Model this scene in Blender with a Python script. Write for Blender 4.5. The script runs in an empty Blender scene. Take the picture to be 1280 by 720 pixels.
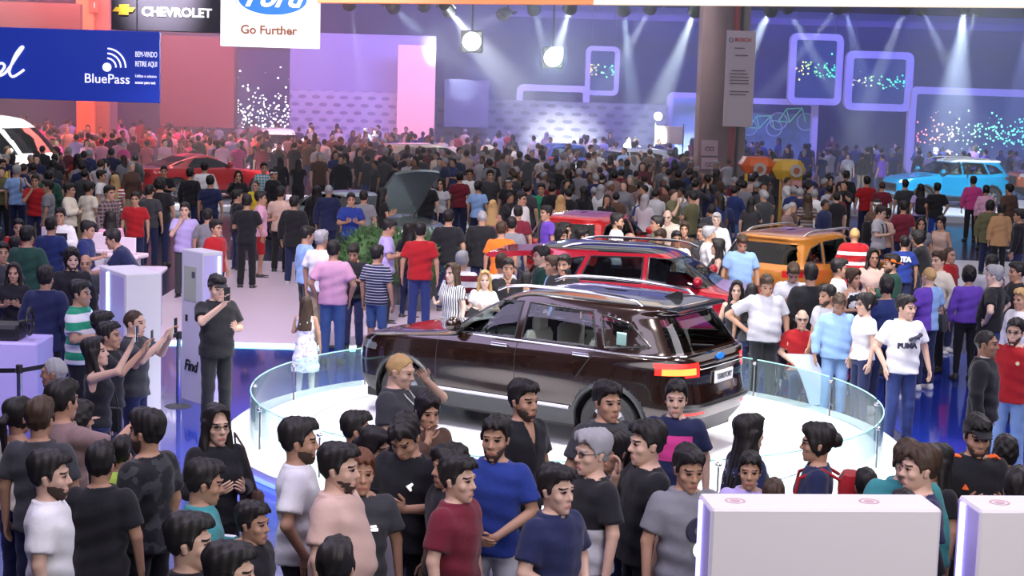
import bpy, math, random
import numpy as np
from mathutils import Matrix, Vector
random.seed(7); np.random.seed(7)
COL = bpy.context.scene.collection; SC = bpy.context.scene
R_ = math.radians
# ---------------------------------------------------------------- camera
FPX, PITCH, ROLL, HC = 2100., math.atan(270/2100.), .030, 4.25
cam = bpy.data.cameras.new('camera'); cam_o = bpy.data.objects.new('camera', cam); COL.objects.link(cam_o); SC.camera = cam_o
cam.sensor_width = 36.; cam.lens = FPX/1280*36.; cam.clip_end = 400
FW = np.array((0, math.cos(PITCH), -math.sin(PITCH))); U0 = np.array((0, math.sin(PITCH), math.cos(PITCH))); X0 = np.array((1., 0, 0))
RT = math.cos(ROLL)*X0+math.sin(ROLL)*U0; UP = math.cos(ROLL)*U0-math.sin(ROLL)*X0
cam_o.matrix_world = Matrix([[RT[i], UP[i], -FW[i], (0, 0, HC)[i]] for i in range(3)]+[[0, 0, 0, 1]])
def ray(u, v): return FW+RT*((u-640)/FPX)-UP*((v-360)/FPX)
def at(u, v, z=0.):
    """the point at height z that shows at pixel u, v of the 1280 x 720 picture"""
    d = ray(u, v); k = (z-HC)/d[2]; return np.array((d[0]*k, d[1]*k, z))
def atY(u, v, Y): d = ray(u, v); k = Y/d[1]; return np.array((d[0]*k, Y, HC+d[2]*k))
# ---------------------------------------------------------------- world, lights, exposure
SC.view_settings.view_transform = 'Standard'; SC.view_settings.look = 'None'; SC.view_settings.gamma = 1.; SC.view_settings.use_curve_mapping = False
SC.view_settings.exposure = .35
world = bpy.data.worlds.new('hall_air'); SC.world = world; world.use_nodes = True
world.node_tree.nodes['Background'].inputs[0].default_value = (.46, .40, .62, 1); world.node_tree.nodes['Background'].inputs[1].default_value = .20
cy = SC.cycles; cy.max_bounces = 6; cy.diffuse_bounces = 2; cy.glossy_bounces = 3; cy.transmission_bounces = 3; cy.transparent_max_bounces = 24; cy.volume_bounces = 0; cy.use_denoising = True
cy.volume_step_rate = 4.; cy.sample_clamp_indirect = 4.; cy.blur_glossy = .5
def lamp(kind, name, loc, tgt, energy, col=(1, 1, 1), size=1., size_y=None, spot=None, blend=.4, spread=None):
    l = bpy.data.lights.new(name, kind); l.energy = energy; l.color = col
    if kind == 'AREA':
        l.shape = 'RECTANGLE'; l.size = size; l.size_y = size_y or size
        if spread: l.spread = R_(spread)
    else: l.shadow_soft_size = size
    if kind == 'SPOT': l.spot_size = R_(spot); l.spot_blend = blend
    o = bpy.data.objects.new(name, l); COL.objects.link(o); o.location = loc; o.rotation_euler = (Vector(tgt)-Vector(loc)).to_track_quat('-Z', 'Y').to_euler(); return o
CT = (.65, 18.95)     # middle of the turntable
for i, (dx, dy) in enumerate(((-3, -2.5), (3.2, -1.5), (-2.2, 3.5), (2.8, 3.2), (0, -4.5))):
    lamp('SPOT', 'stand_spot', (CT[0]+dx, CT[1]+dy, 7.5), (CT[0]+dx*.22, CT[1]+dy*.25, .2), 1500, (1., .98, .96), .12, spot=66, blend=.5)
lamp('AREA', 'aisle_light', (-1., 9., 8.5), (0, 11.5, 0), 620, (.86, .78, 1.), 12, 5)
lamp('AREA', 'kiosk_light', (4., 1.5, 6.5), (4.2, 9., 1.2), 420, (1., .96, .90), 4, 2)
lamp('AREA', 'aisle_light', (9., 17., 8.), (6.5, 19, 0), 620, (.95, .90, 1.), 5, 8)
lamp('AREA', 'aisle_light', (-7., 19., 8.), (-6, 21, 0), 420, (.72, .62, 1.), 5, 8)
lamp('AREA', 'hall_light', (0., 33., 10.), (0, 34, 0), 1350, (1., .93, .97), 34, 14)
lamp('AREA', 'hall_light', (2., 52., 11.), (2, 50, 0), 800, (.80, .80, 1.), 44, 12)
lamp('SPOT', 'stand_spot', (-3., 20., 8.), (-3.4, 30, 0), 2600, (1., .85, .95), .3, spot=50)
lamp('SPOT', 'stand_spot', (3.5, 20., 8.), (3., 27, 1), 3000, (1., .97, .95), .2, spot=48)
lamp('SPOT', 'stand_spot', (4., 24., 8.), (4.8, 31, 1), 2600, (1., .95, .9), .2, spot=48)
lamp('AREA', 'red_wash', (-15., 60., 9.), (-14, 66, 0), 2600, (1., .22, .20), 10, 6)
lamp('AREA', 'blue_wash', (13., 66., 13.), (12, 84, 3), 9000, (.12, .16, 1.), 30, 5)
lamp('AREA', 'blue_wash', (-6., 66., 13.), (-6, 84, 5), 6500, (.46, .40, 1.), 24, 5)
lamp('SPOT', 'blue_car_spot', (13., 46., 11.), (14.5, 57, .5), 14000, (.85, .95, 1.), .3, spot=34)
lamp('SPOT', 'crowd_spot', (4., 50., 12.), (3.5, 62, .5), 3500, (.95, .95, 1.), .3, spot=40)
lamp('SPOT', 'coupe_spot', (-10., 43., 11.), (-9.4, 50.8, .8), 24000, (1., .95, .92), .3, spot=26)
lamp('SPOT', 'van_spot', (-14., 43.5, 11.), (-16., 51.5, 1.5), 14000, (1., 1., 1.), .3, spot=26)
lamp('SPOT', 'car_spot', (-8., 60., 11.), (-9.4, 67., .8), 6000, (1., 1., 1.), .3, spot=30)
GLOWS = [((691, 72), 63, 420, (.7, .9, 1.)), ((590, 52), 61, 260, (.9, .95, 1.))]
for (a, Y, en, c) in GLOWS: lamp('POINT', 'flood_lamp', atY(*a, Y)-np.array((0, .35, 0)), (0, 0, 0), en, c, .15)
# moving heads on the far lighting rig: lamp position and where each one points (pixels and distance)
BEAMS = [((437, 8), (452, 95), 68, 9, 2000, (.75, .9, 1)), ((492, 10), (515, 32), 66, 10, 2500, (.6, .75, 1)), ((530, 8), (545, 40), 68, 7, 1200, (.6, .75, 1)), ((562, 14), (598, 58), 60, 15, 9000, (.9, .97, 1)), ((628, 18), (600, 30), 66, 12, 1500, (.8, .9, 1)),
 ((668, 14), (690, 90), 66, 12, 3000, (.7, .85, 1)), ((712, 12), (690, 85), 60, 13, 9000, (.85, .97, 1)), ((780, 16), (790, 120), 66, 12, 5200, (.65, .85, 1)), ((812, 12), (780, 70), 66, 11, 4200, (.75, .85, 1)), ((868, 16), (835, 100), 60, 14, 9000, (.8, .95, 1)),
 ((963, 14), (938, 60), 60, 12, 8000, (.8, .95, 1)), ((986, 12), (1040, 110), 66, 10, 3800, (.7, .85, 1)), ((1046, 12), (990, 80), 66, 9, 3200, (.7, .8, 1)), ((1056, 10), (1075, 90), 68, 14, 2800, (.5, .6, 1)), ((1131, 12), (1105, 75), 62, 9, 5200, (.75, .85, 1)),
 ((1153, 14), (1200, 110), 64, 12, 3600, (.6, .7, 1)), ((1205, 12), (1195, 110), 60, 20, 9000, (.6, .75, 1)), ((1222, 12), (1190, 90), 64, 10, 3200, (.7, .85, 1)), ((1285, 30), (1275, 110), 66, 14, 3000, (.4, .5, 1))]
BEAMS = [(a, b, min(Y, 64), sp, en, c) for a, b, Y, sp, en, c in BEAMS]
for (a, b, Y, sp, en, c) in BEAMS:
    p, q = atY(a[0], a[1], Y), atY(b[0], b[1], Y+4); lamp('SPOT', 'beam_light', p, q, en*12., c, .08, spot=sp*.85, blend=1.)
# ---------------------------------------------------------------- helpers
def unit(v):
    v = np.asarray(v, float); return v/(np.linalg.norm(v)+1e-12)
MATS = {}
def mat(name, rgb=(.5, .5, .5), rough=.6, metal=0., emit=0., ecol=None, spec=.5, coat=0., sheen=0.):
    if name in MATS: return MATS[name]
    m = bpy.data.materials.new(name); m.use_nodes = True
    b = m.node_tree.nodes['Principled BSDF']
    b.inputs['Base Color'].default_value = (*rgb, 1); b.inputs['Roughness'].default_value = rough
    b.inputs['Metallic'].default_value = metal; b.inputs['Specular IOR Level'].default_value = spec
    b.inputs['Coat Weight'].default_value = coat; b.inputs['Coat Roughness'].default_value = .04
    if sheen: b.inputs['Sheen Weight'].default_value = sheen
    if emit:
        b.inputs['Emission Color'].default_value = (*(ecol or rgb), 1); b.inputs['Emission Strength'].default_value = emit
    MATS[name] = m
    return m
def noisy(m, scale=8., amount=.25, bump=0.):
    """break up the base colour with procedural noise"""
    nt = m.node_tree; b = nt.nodes['Principled BSDF']; c = list(b.inputs['Base Color'].default_value)
    tc = nt.nodes.new('ShaderNodeTexCoord'); n = nt.nodes.new('ShaderNodeTexNoise'); n.inputs['Scale'].default_value = scale
    n.inputs['Detail'].default_value = 4
    r = nt.nodes.new('ShaderNodeValToRGB')
    r.color_ramp.elements[0].position = .3; r.color_ramp.elements[1].position = .7
    r.color_ramp.elements[0].color = (*[x*(1-amount) for x in c[:3]], 1); r.color_ramp.elements[1].color = (*[min(1, x*(1+amount)) for x in c[:3]], 1)
    nt.links.new(tc.outputs['Object'], n.inputs['Vector']); nt.links.new(n.outputs['Fac'], r.inputs['Fac']); nt.links.new(r.outputs['Color'], b.inputs['Base Color'])
    if bump:
        bp = nt.nodes.new('ShaderNodeBump'); bp.inputs['Strength'].default_value = bump; bp.inputs['Distance'].default_value = .01
        nt.links.new(n.outputs['Fac'], bp.inputs['Height']); nt.links.new(bp.outputs['Normal'], b.inputs['Normal'])
    return m
def glass(name, tint=(.8, .9, .9), refl=.12, body=.0, bcol=(.5, .6, .6)):
    """thin glass: tinted see-through, mirror reflection by angle, an optional milky body"""
    if name in MATS: return MATS[name]
    m = bpy.data.materials.new(name); m.use_nodes = True; nt = m.node_tree; nt.nodes.clear()
    o = nt.nodes.new('ShaderNodeOutputMaterial'); t = nt.nodes.new('ShaderNodeBsdfTransparent'); t.inputs[0].default_value = (*tint, 1)
    g = nt.nodes.new('ShaderNodeBsdfGlossy'); g.inputs['Roughness'].default_value = .02
    f0 = nt.nodes.new('ShaderNodeLayerWeight'); f0.inputs[0].default_value = .5; f = nt.nodes.new('ShaderNodeMath'); f.operation = 'POWER'; f.inputs[1].default_value = 4.; nt.links.new(f0.outputs['Facing'], f.inputs[0])
    a = nt.nodes.new('ShaderNodeMath'); a.operation = 'MULTIPLY_ADD'; a.inputs[1].default_value = .7; a.inputs[2].default_value = refl; a.use_clamp = True
    mx = nt.nodes.new('ShaderNodeMixShader')
    nt.links.new(f.outputs[0], a.inputs[0]); nt.links.new(a.outputs[0], mx.inputs[0]); nt.links.new(g.outputs[0], mx.inputs[2])
    if body:
        d = nt.nodes.new('ShaderNodeBsdfDiffuse'); d.inputs[0].default_value = (*bcol, 1); m2 = nt.nodes.new('ShaderNodeMixShader'); m2.inputs[0].default_value = body
        nt.links.new(t.outputs[0], m2.inputs[1]); nt.links.new(d.outputs[0], m2.inputs[2]); nt.links.new(m2.outputs[0], mx.inputs[1])
    else: nt.links.new(t.outputs[0], mx.inputs[1])
    nt.links.new(mx.outputs[0], o.inputs[0]); MATS[name] = m
    return m
def mk_mesh(name, V, polys, mi=None, smooth=True):
    """polys: (N,k) array or a list of index lists"""
    me = bpy.data.meshes.new(name)
    V = np.asarray(V, np.float32).reshape(-1, 3)
    if isinstance(polys, np.ndarray):
        n, k = polys.shape; loops = polys.astype(np.int32).ravel(); starts = np.arange(0, n*k, k, dtype=np.int32); tot = np.full(n, k, np.int32)
    else:
        n = len(polys); tot = np.array([len(p) for p in polys], np.int32); loops = np.array([i for p in polys for i in p], np.int32); starts = np.concatenate([[0], np.cumsum(tot)[:-1]]).astype(np.int32)
    me.vertices.add(len(V)); me.vertices.foreach_set('co', V.ravel())
    me.loops.add(len(loops)); me.loops.foreach_set('vertex_index', loops)
    me.polygons.add(n); me.polygons.foreach_set('loop_start', starts); me.polygons.foreach_set('loop_total', tot)
    if mi is not None: me.polygons.foreach_set('material_index', np.asarray(mi, np.int32))
    me.polygons.foreach_set('use_smooth', np.full(n, smooth)); me.update(calc_edges=True)
    return me
def link(name, me, mats=(), parent=None, loc=(0, 0, 0), rot=(0, 0, 0)):
    o = bpy.data.objects.new(name, me); COL.objects.link(o)
    if me is not None and not len(me.materials):
        for m in (mats if isinstance(mats, (list, tuple)) else [mats]): me.materials.append(m)
    o.parent = parent; o.location = loc; o.rotation_euler = rot
    return o
def tag(o, label=None, cat=None, group=None, kind=None):
    for k, v in (('label', label), ('category', cat), ('group', group), ('kind', kind)):
        if v: o[k] = v
    return o
def empty(name, loc=(0, 0, 0), rz=0., label=None, cat=None, group=None):
    o = bpy.data.objects.new(name, None); COL.objects.link(o); o.location = loc; o.rotation_euler = (0, 0, rz); o.empty_display_size = .1
    return tag(o, label, cat, group)
class MB:
    """collects shapes into one mesh"""
    def __init__(s): s.v = []; s.f = []; s.m = []; s.mi = 0
    def add(s, V, F):
        n = len(s.v); s.v += [tuple(map(float, v)) for v in V]; s.f += [[n+i for i in f] for f in F]; s.m += [s.mi]*len(F); return s
    def box(s, lo, hi, bev=0.):
        (a, b, c), (d, e, f) = lo, hi
        if bev <= 0:
            V = [(a, b, c), (d, b, c), (d, e, c), (a, e, c), (a, b, f), (d, b, f), (d, e, f), (a, e, f)]
            return s.add(V, [(0, 3, 2, 1), (4, 5, 6, 7), (0, 1, 5, 4), (1, 2, 6, 5), (2, 3, 7, 6), (3, 0, 4, 7)])
        r = bev
        def ring(z, i): return [(a+i, b+r+0*i, z), (a+r, b+i, z), (d-r, b+i, z), (d-i, b+r, z), (d-i, e-r, z), (d-r, e-i, z), (a+r, e-i, z), (a+i, e-r, z)]
        R = [ring(c, r*.6), ring(c+r, 0), ring(f-r, 0), ring(f, r*.6)]
        V = sum(R, []); F = []
        for k in range(3):
            for i in range(8): j = (i+1) % 8; F.append((k*8+i, k*8+j, k*8+8+j, k*8+8+i))
        F.append(tuple(range(7, -1, -1))); F.append(tuple(range(24, 32)))
        return s.add(V, F)
    def tube(s, pts, r, n=8, closed=False, caps=True):
        P = np.array(pts, float); m = len(P); R = np.broadcast_to(np.asarray(r, float), (m,)); V = []; up = None
        for i in range(m):
            t = P[(i+1) % m]-P[i-1] if closed else P[min(i+1, m-1)]-P[max(i-1, 0)]
            t = unit(t)
            if up is None: up = unit(np.cross(t, (0, 0, 1) if abs(t[2]) < .9 else (1, 0, 0)))
            up = unit(up-t*np.dot(up, t)); w = np.cross(t, up)
            for k in range(n): a = 2*math.pi*k/n; V.append(P[i]+R[i]*(math.cos(a)*up+math.sin(a)*w))
        F = []
        for i in range(m if closed else m-1):
            for k in range(n): j = (k+1) % n; i2 = (i+1) % m; F.append((i*n+k, i*n+j, i2*n+j, i2*n+k))
        if caps and not closed: F.append(tuple(range(n-1, -1, -1))); F.append(tuple((m-1)*n+k for k in range(n)))
        return s.add(V, F)
    def lathe(s, prof, n=24, c=(0, 0, 0), axis='z', caps=True):
        V = []
        for r, z in prof:
            for k in range(n):
                a = 2*math.pi*k/n; x, y = r*math.cos(a), r*math.sin(a)
                V.append({'z': (c[0]+x, c[1]+y, c[2]+z), 'y': (c[0]+x, c[1]+z, c[2]-y), 'x': (c[0]+z, c[1]+x, c[2]+y)}[axis])
        F = [(i*n+k, i*n+(k+1) % n, (i+1)*n+(k+1) % n, (i+1)*n+k) for i in range(len(prof)-1) for k in range(n)]
        if caps:
            if prof[0][0] > 1e-5: F.append(tuple(range(n-1, -1, -1)))
            if prof[-1][0] > 1e-5: F.append(tuple((len(prof)-1)*n+k for k in range(n)))
        return s.add(V, F)
    def prism(s, poly, y0, y1, axes='xz'):
        n = len(poly); ar = sum(poly[i][0]*poly[(i+1) % n][1]-poly[(i+1) % n][0]*poly[i][1] for i in range(n))
        if ar < 0: poly = poly[::-1]
        def P(p, y): return (p[0], y, p[1]) if axes == 'xz' else (p[0], p[1], y) if axes == 'xy' else (y, p[0], p[1])
        V = [P(p, y0) for p in poly]+[P(p, y1) for p in poly]
        F = [tuple(range(n)), tuple(range(2*n-1, n-1, -1))]+[(i, n+i, n+(i+1) % n, (i+1) % n) for i in range(n)]
        return s.add(V, F)
    def ell(s, c, r, n=12, m=8):
        prof = []
        V = [(c[0], c[1], c[2]-r[2])]
        for i in range(1, m):
            t = math.pi*i/m
            for k in range(n): a = 2*math.pi*k/n; V.append((c[0]+r[0]*math.sin(t)*math.cos(a), c[1]+r[1]*math.sin(t)*math.sin(a), c[2]-r[2]*math.cos(t)))
        V.append((c[0], c[1], c[2]+r[2])); F = []
        for k in range(n):
            j = (k+1) % n; F.append((0, 1+j, 1+k)); F.append((1+(m-2)*n+k, 1+(m-2)*n+j, len(V)-1))
            for i in range(m-2): F.append((1+i*n+k, 1+i*n+j, 1+(i+1)*n+j, 1+(i+1)*n+k))
        return s.add(V, F)
    def build(s, name, mats, parent=None, smooth=False, loc=(0, 0, 0), rot=(0, 0, 0)):
        me = mk_mesh(name, s.v, s.f, s.m, smooth)
        for m in (mats if isinstance(mats, (list, tuple)) else [mats]): me.materials.append(m)
        if smooth:
            try: me.set_sharp_from_angle(angle=math.radians(38))
            except Exception: pass
        return link(name, me, [], parent, loc, rot)
def rrect(x0, z0, x1, z1, r, n=5):
    P = []
    for cx, cz, a0 in ((x1-r, z0+r, -90), (x1-r, z1-r, 0), (x0+r, z1-r, 90), (x0+r, z0+r, 180)):
        for k in range(n+1): a = math.radians(a0+90*k/n); P.append((cx+r*math.cos(a), cz+r*math.sin(a)))
    return P
def text(name, s, size, m, parent=None, loc=(0, 0, 0), rot=(math.pi/2, 0, 0), depth=.004, align='CENTER', shear=0., bold=0., sx=1.):
    c = bpy.data.curves.new(name, 'FONT'); c.body = s; c.size = size; c.extrude = depth; c.align_x = align; c.align_y = 'CENTER'; c.shear = shear; c.offset = bold
    c.resolution_u = 3
    o = bpy.data.objects.new(name+'_tmp', c); COL.objects.link(o)
    dg = bpy.context.evaluated_depsgraph_get(); me = bpy.data.meshes.new_from_object(o.evaluated_get(dg))
    bpy.data.objects.remove(o); bpy.data.curves.remove(c); me.materials.clear(); me.materials.append(m)
    r = link(name, me, [], parent, loc, rot); r.scale = (sx, 1, 1)
    return r

# ---------------------------------------------------------------- signed-distance bodies
class Field:
    def __init__(s, lo, hi, h):
        s.h = h; s.lo = np.array(lo, np.float32)
        s.ax = [np.arange(int(math.ceil((hi[i]-lo[i])/h))+2, dtype=np.float32)*h+lo[i] for i in range(3)]
        s.F = np.full([len(a) for a in s.ax], 1., np.float32)
    def _sub(s, lo, hi):
        sl = []
        for i in range(3):
            a = max(0, int((lo[i]-s.lo[i])/s.h)); b = min(len(s.ax[i]), int((hi[i]-s.lo[i])/s.h)+2)
            if b <= a: return None
            sl.append(slice(a, b))
        X, Y, Z = np.meshgrid(*[s.ax[i][sl[i]] for i in range(3)], indexing='ij', sparse=True)
        return tuple(sl), X, Y, Z
    def add(s, prim, k=.02):
        fn, lo, hi = prim; m = .03+k
        q = s._sub([a-m for a in lo], [a+m for a in hi])
        if q is None: return
        sl, X, Y, Z = q; d = fn(X, Y, Z); F = s.F[sl]
        if k <= 0: s.F[sl] = np.minimum(F, d)
        else:
            h = np.clip(.5+.5*(d-F)/k, 0, 1); s.F[sl] = d+(F-d)*h-k*h*(1-h)
    def cut(s, prim):
        fn, lo, hi = prim
        q = s._sub([a-.02 for a in lo], [a+.02 for a in hi])
        if q is None: return
        sl, X, Y, Z = q; s.F[sl] = np.maximum(s.F[sl], -fn(X, Y, Z))
    def clip(s, fn):
        X, Y, Z = np.meshgrid(*s.ax, indexing='ij', sparse=True); s.F = np.maximum(s.F, fn(X, Y, Z)).astype(np.float32)
    def net(s):
        F = s.F; S = F < 0
        n = np.zeros([d-1 for d in F.shape], np.int8)
        for i in (0, 1):
            for j in (0, 1):
                for k in (0, 1): n += S[i:F.shape[0]-1+i, j:F.shape[1]-1+j, k:F.shape[2]-1+k]
        act = (n > 0) & (n < 8); I = np.argwhere(act); N = len(I)
        if N == 0: return np.zeros((0, 3)), np.zeros((0, 4), int)
        idx = np.full(act.shape, -1, np.int32); idx[act] = np.arange(N)
        C = {}
        for i in (0, 1):
            for j in (0, 1):
                for k in (0, 1): C[i, j, k] = F[I[:, 0]+i, I[:, 1]+j, I[:, 2]+k]
        acc = np.zeros((N, 3), np.float32); cnt = np.zeros(N, np.float32)
        for a in C:
            for ax in range(3):
                if a[ax]: continue
                b = list(a); b[ax] = 1; b = tuple(b); va, vb = C[a], C[b]; m = (va < 0) != (vb < 0)
                t = np.where(m, va/np.where(m, va-vb, 1), 0); p = np.tile(np.array(a, np.float32), (N, 1)); p[:, ax] = t
                acc += p*m[:, None]; cnt += m
        V = (I+acc/cnt[:, None])*s.h+s.lo
        Q = []
        for ax in range(3):
            sh = list(F.shape); a = [slice(1, -1)]*3; a[ax] = slice(0, -1); b = [slice(1, -1)]*3; b[ax] = slice(1, None)
            sa, sb = S[tuple(a)], S[tuple(b)]; E = np.argwhere(sa != sb)
            if not len(E): continue
            inv = sa[E[:, 0], E[:, 1], E[:, 2]]
            off = np.ones(3, int); off[ax] = 0; E = E+off; u, w = (ax+1) % 3, (ax+2) % 3
            def cell(du, dw):
                e = E.copy(); e[:, u] -= du; e[:, w] -= dw; return idx[e[:, 0], e[:, 1], e[:, 2]]
            q = np.stack([cell(1, 1), cell(0, 1), cell(0, 0), cell(1, 0)], 1); q[~inv] = q[~inv][:, ::-1]; Q.append(q)
        Q = np.concatenate(Q); return V, Q[(Q >= 0).all(1)]
class Frame:
    """rigid frame: columns of R are the local axes"""
    def __init__(s, R=np.eye(3), o=(0, 0, 0)): s.R = np.array(R, float); s.o = np.array(o, float)
    def w(s, p): return s.R@np.asarray(p, float)+s.o
    def l(s, X, Y, Z):
        x, y, z = X-s.o[0], Y-s.o[1], Z-s.o[2]; R = s.R
        if abs(R[0, 0]-1)+abs(R[1, 1]-1) < 1e-9: return x+0*y+0*z, y+0*x+0*z, z+0*x+0*y
        return (R[0, 0]*x+R[1, 0]*y+R[2, 0]*z, R[0, 1]*x+R[1, 1]*y+R[2, 1]*z, R[0, 2]*x+R[1, 2]*y+R[2, 2]*z)
def rotx(a): c, s = math.cos(a), math.sin(a); return np.array([[1, 0, 0], [0, c, -s], [0, s, c]])
def rotz(a): c, s = math.cos(a), math.sin(a); return np.array([[c, -s, 0], [s, c, 0], [0, 0, 1]])
def cone(a, b, ra, rb, cutf=None, cut0=None):
    a, b = np.array(a, float), np.array(b, float); r = max(ra, rb); ba = b-a; L = float(ba@ba)+1e-9
    def f(X, Y, Z):
        x, y, z = X-a[0], Y-a[1], Z-a[2]; t = (x*ba[0]+y*ba[1]+z*ba[2])/L; tc = np.clip(t, 0, 1)
        d = np.sqrt((x-tc*ba[0])**2+(y-tc*ba[1])**2+(z-tc*ba[2])**2)-(ra+(rb-ra)*tc)
        if cutf is not None: d = np.maximum(d, (t-cutf)*math.sqrt(L))
        if cut0 is not None: d = np.maximum(d, (cut0-t)*math.sqrt(L))
        return d
    return f, np.minimum(a, b)-r, np.maximum(a, b)+r
def ecap(a, b, ra, rb, side):
    """elliptic capsule: ra, rb = (half-width along side, half-thickness)"""
    a, b = np.array(a, float), np.array(b, float); ba = b-a; L = float(ba@ba)+1e-9; d = unit(ba); sd = unit(np.array(side, float)-d*np.dot(side, d)); n = np.cross(d, sd); r = max(*ra, *rb)
    def f(X, Y, Z):
        x, y, z = X-a[0], Y-a[1], Z-a[2]; t = np.clip((x*ba[0]+y*ba[1]+z*ba[2])/L, 0, 1); x, y, z = x-t*ba[0], y-t*ba[1], z-t*ba[2]
        u = x*sd[0]+y*sd[1]+z*sd[2]; v = x*n[0]+y*n[1]+z*n[2]; w = x*d[0]+y*d[1]+z*d[2]; ru = ra[0]+(rb[0]-ra[0])*t; rv = ra[1]+(rb[1]-ra[1])*t
        return (np.sqrt((u/ru)**2+(v/rv)**2+(w/rv)**2)-1)*np.minimum(ru, rv)
    return f, np.minimum(a, b)-r, np.maximum(a, b)+r
def loft(fr, P, infl=0., p=2.3, z0=None, z1=None, wr=0.):
    """stack of (super)ellipses z, cy, rx, ry in frame fr"""
    P = np.array(P, float); zz = P[:, 0]; zs = np.linspace(zz[0], zz[-1], 60)
    def sm(c):
        y = np.interp(zs, zz, P[:, c]); k = np.ones(5)/5; yp = np.pad(y, 2, mode='edge'); return np.convolve(yp, k, 'valid')
    cy, rx, ry = sm(1), sm(2), sm(3); a0 = zz[0]-infl if z0 is None else z0; a1 = zz[-1]+infl if z1 is None else z1
    def f(X, Y, Z):
        x, y, z = fr.l(X, Y, Z); A = np.interp(z, zs, rx)+infl; B = np.interp(z, zs, ry)+infl; Cc = np.interp(z, zs, cy)
        d = ((np.abs(x/A)**p+np.abs((y-Cc)/B)**p)**(1/p)-1)*np.minimum(A, B)
        if wr: d = d+wr*(np.sin(26*x+15*z+9*y)*np.sin(19*z-11*x+3)+.6*np.sin(47*z+14*x))
        return np.maximum(np.maximum(d, a0-z), z-a1)
    m = float(max(P[:, 2].max(), P[:, 3].max()+abs(P[:, 1]).max())+infl); c = np.array([fr.w((sx*m, sy*m, z)) for sx in (-1, 1) for sy in (-1, 1) for z in (a0, a1)])
    return f, c.min(0), c.max(0)
# ---------------------------------------------------------------- people
ARMS = {  # elbow, wrist, hand direction, thumb hint, curl   (x is multiplied by the side)
 'down': ((.245, .02, 1.145), (.262, -.03, .895), (.0, -.15, -1), (0, -1, 0), .35),
 'loose': ((.27, .04, 1.15), (.30, -.05, .91), (.05, -.2, -1), (0, -1, 0), .45),
 'hip': ((.41, .09, 1.18), (.205, -.02, 1.0), (-.5, -.7, -.35), (.2, .3, 1), .5),
 'pocket': ((.28, .06, 1.15), (.215, -.05, .94), (-.1, -.1, -1), (0, -1, 0), .2),
 'hold': ((.245, -.03, 1.15), (.10, -.25, 1.18), (-.35, -.8, .45), (.2, -.3, 1), .8),
 'photo': ((.24, -.19, 1.27), (.075, -.36, 1.48), (-.1, -.35, 1), (-1, 0, .2), .8),
 'high': ((.23, -.25, 1.47), (.10, -.35, 1.70), (-.1, -.3, 1), (-1, 0, .2), .8),
 'chin': ((.21, -.17, 1.18), (.06, -.17, 1.40), (-.25, .1, 1), (-1, 0, .3), .9),
 'brow': ((.30, -.25, 1.36), (.10, -.185, 1.53), (-.55, .22, .62), (-.5, 0, .8), .5),
 'cross': ((.255, -.06, 1.16), (.0, -.215, 1.17), (-1, -.05, .1), (0, 0, 1), .3),
 'back': ((.28, .12, 1.17), (.07, .17, 1.0), (-1, .1, -.3), (0, 0, 1), .4),
 'front': ((.265, .0, 1.15), (.07, -.20, 1.01), (-.8, -.3, -.3), (0, -.3, 1), .6),
 'point': ((.22, -.25, 1.28), (.14, -.48, 1.36), (-.1, -1, .2), (0, 0, 1), .9),
 'nape': ((.30, -.10, 1.58), (.12, .06, 1.62), (-1, .3, .2), (0, .3, 1), .4),
 'side': ((.40, -.08, 1.22), (.52, -.28, 1.20), (.3, -1, .0), (0, 0, 1), .3),
}
POSES = {'stand': ('down', 'down'), 'loose': ('loose', 'loose'), 'hips': ('hip', 'hip'), 'hipl': ('hip', 'down'), 'pock': ('pocket', 'pocket'), 'pockl': ('pocket', 'loose'), 'hold': ('hold', 'hold'), 'hold1': ('hold', 'down'),
 'photo': ('photo', 'photo'), 'photo1': ('photo', 'hold'), 'high': ('high', 'high'), 'high1': ('high', 'down'), 'chin': ('chin', 'down'), 'chinx': ('chin', 'cross'), 'chinr': ('down', 'chin'), 'brow': ('brow', 'down'), 'browr': ('hold', 'brow'), 'cross': ('cross', 'cross'),
 'back': ('back', 'back'), 'front': ('front', 'front'), 'point': ('point', 'down'), 'pointr': ('down', 'point'), 'nape': ('nape', 'loose'), 'side': ('side', 'down'), 'walk': ('loose', 'loose'), 'reach': ('point', 'point'), 'holdr': ('down', 'hold')}
MALE = [(.84, .0, .135, .105), (.93, .0, .172, .122), (1.03, .0, .160, .112), (1.14, -.003, .158, .112), (1.27, .0, .180, .122), (1.37, .008, .188, .112), (1.425, .012, .150, .088), (1.47, .015, .075, .065)]
FEMA = [(.84, .0, .145, .110), (.92, .005, .176, .125), (1.03, .0, .142, .105), (1.12, -.003, .132, .100), (1.24, -.018, .158, .128), (1.30, -.010, .162, .122), (1.37, .006, .162, .098), (1.42, .012, .125, .078), (1.46, .015, .062, .056)]
HEAD = [(.0, -.052, .026, .026), (.015, -.045, .042, .045), (.04, -.028, .053, .066), (.08, -.010, .064, .086), (.12, .0, .071, .094), (.16, .004, .073, .096), (.19, .007, .069, .088), (.215, .009, .055, .068), (.23, .01, .034, .042), (.238, .01, .012, .015)]
def crown(G, t, k=.0, hp=None, p=2.15, zlo=None):
    G.add(loft(Frame(), hp or HEAD, t, p=p, z0=zlo, z1=.15), 0)
    def f(X, Y, Z): a, b, c = .073+t, .097+t, .1045+t; return np.maximum((np.sqrt((X/a)**2+((Y-.006)/b)**2+((Z-.134)/c)**2)-1)*a, .12-Z)
    G.add((f, np.array((-.1, -.13, .1)), np.array((.1, .14, .28))), .004)
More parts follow.
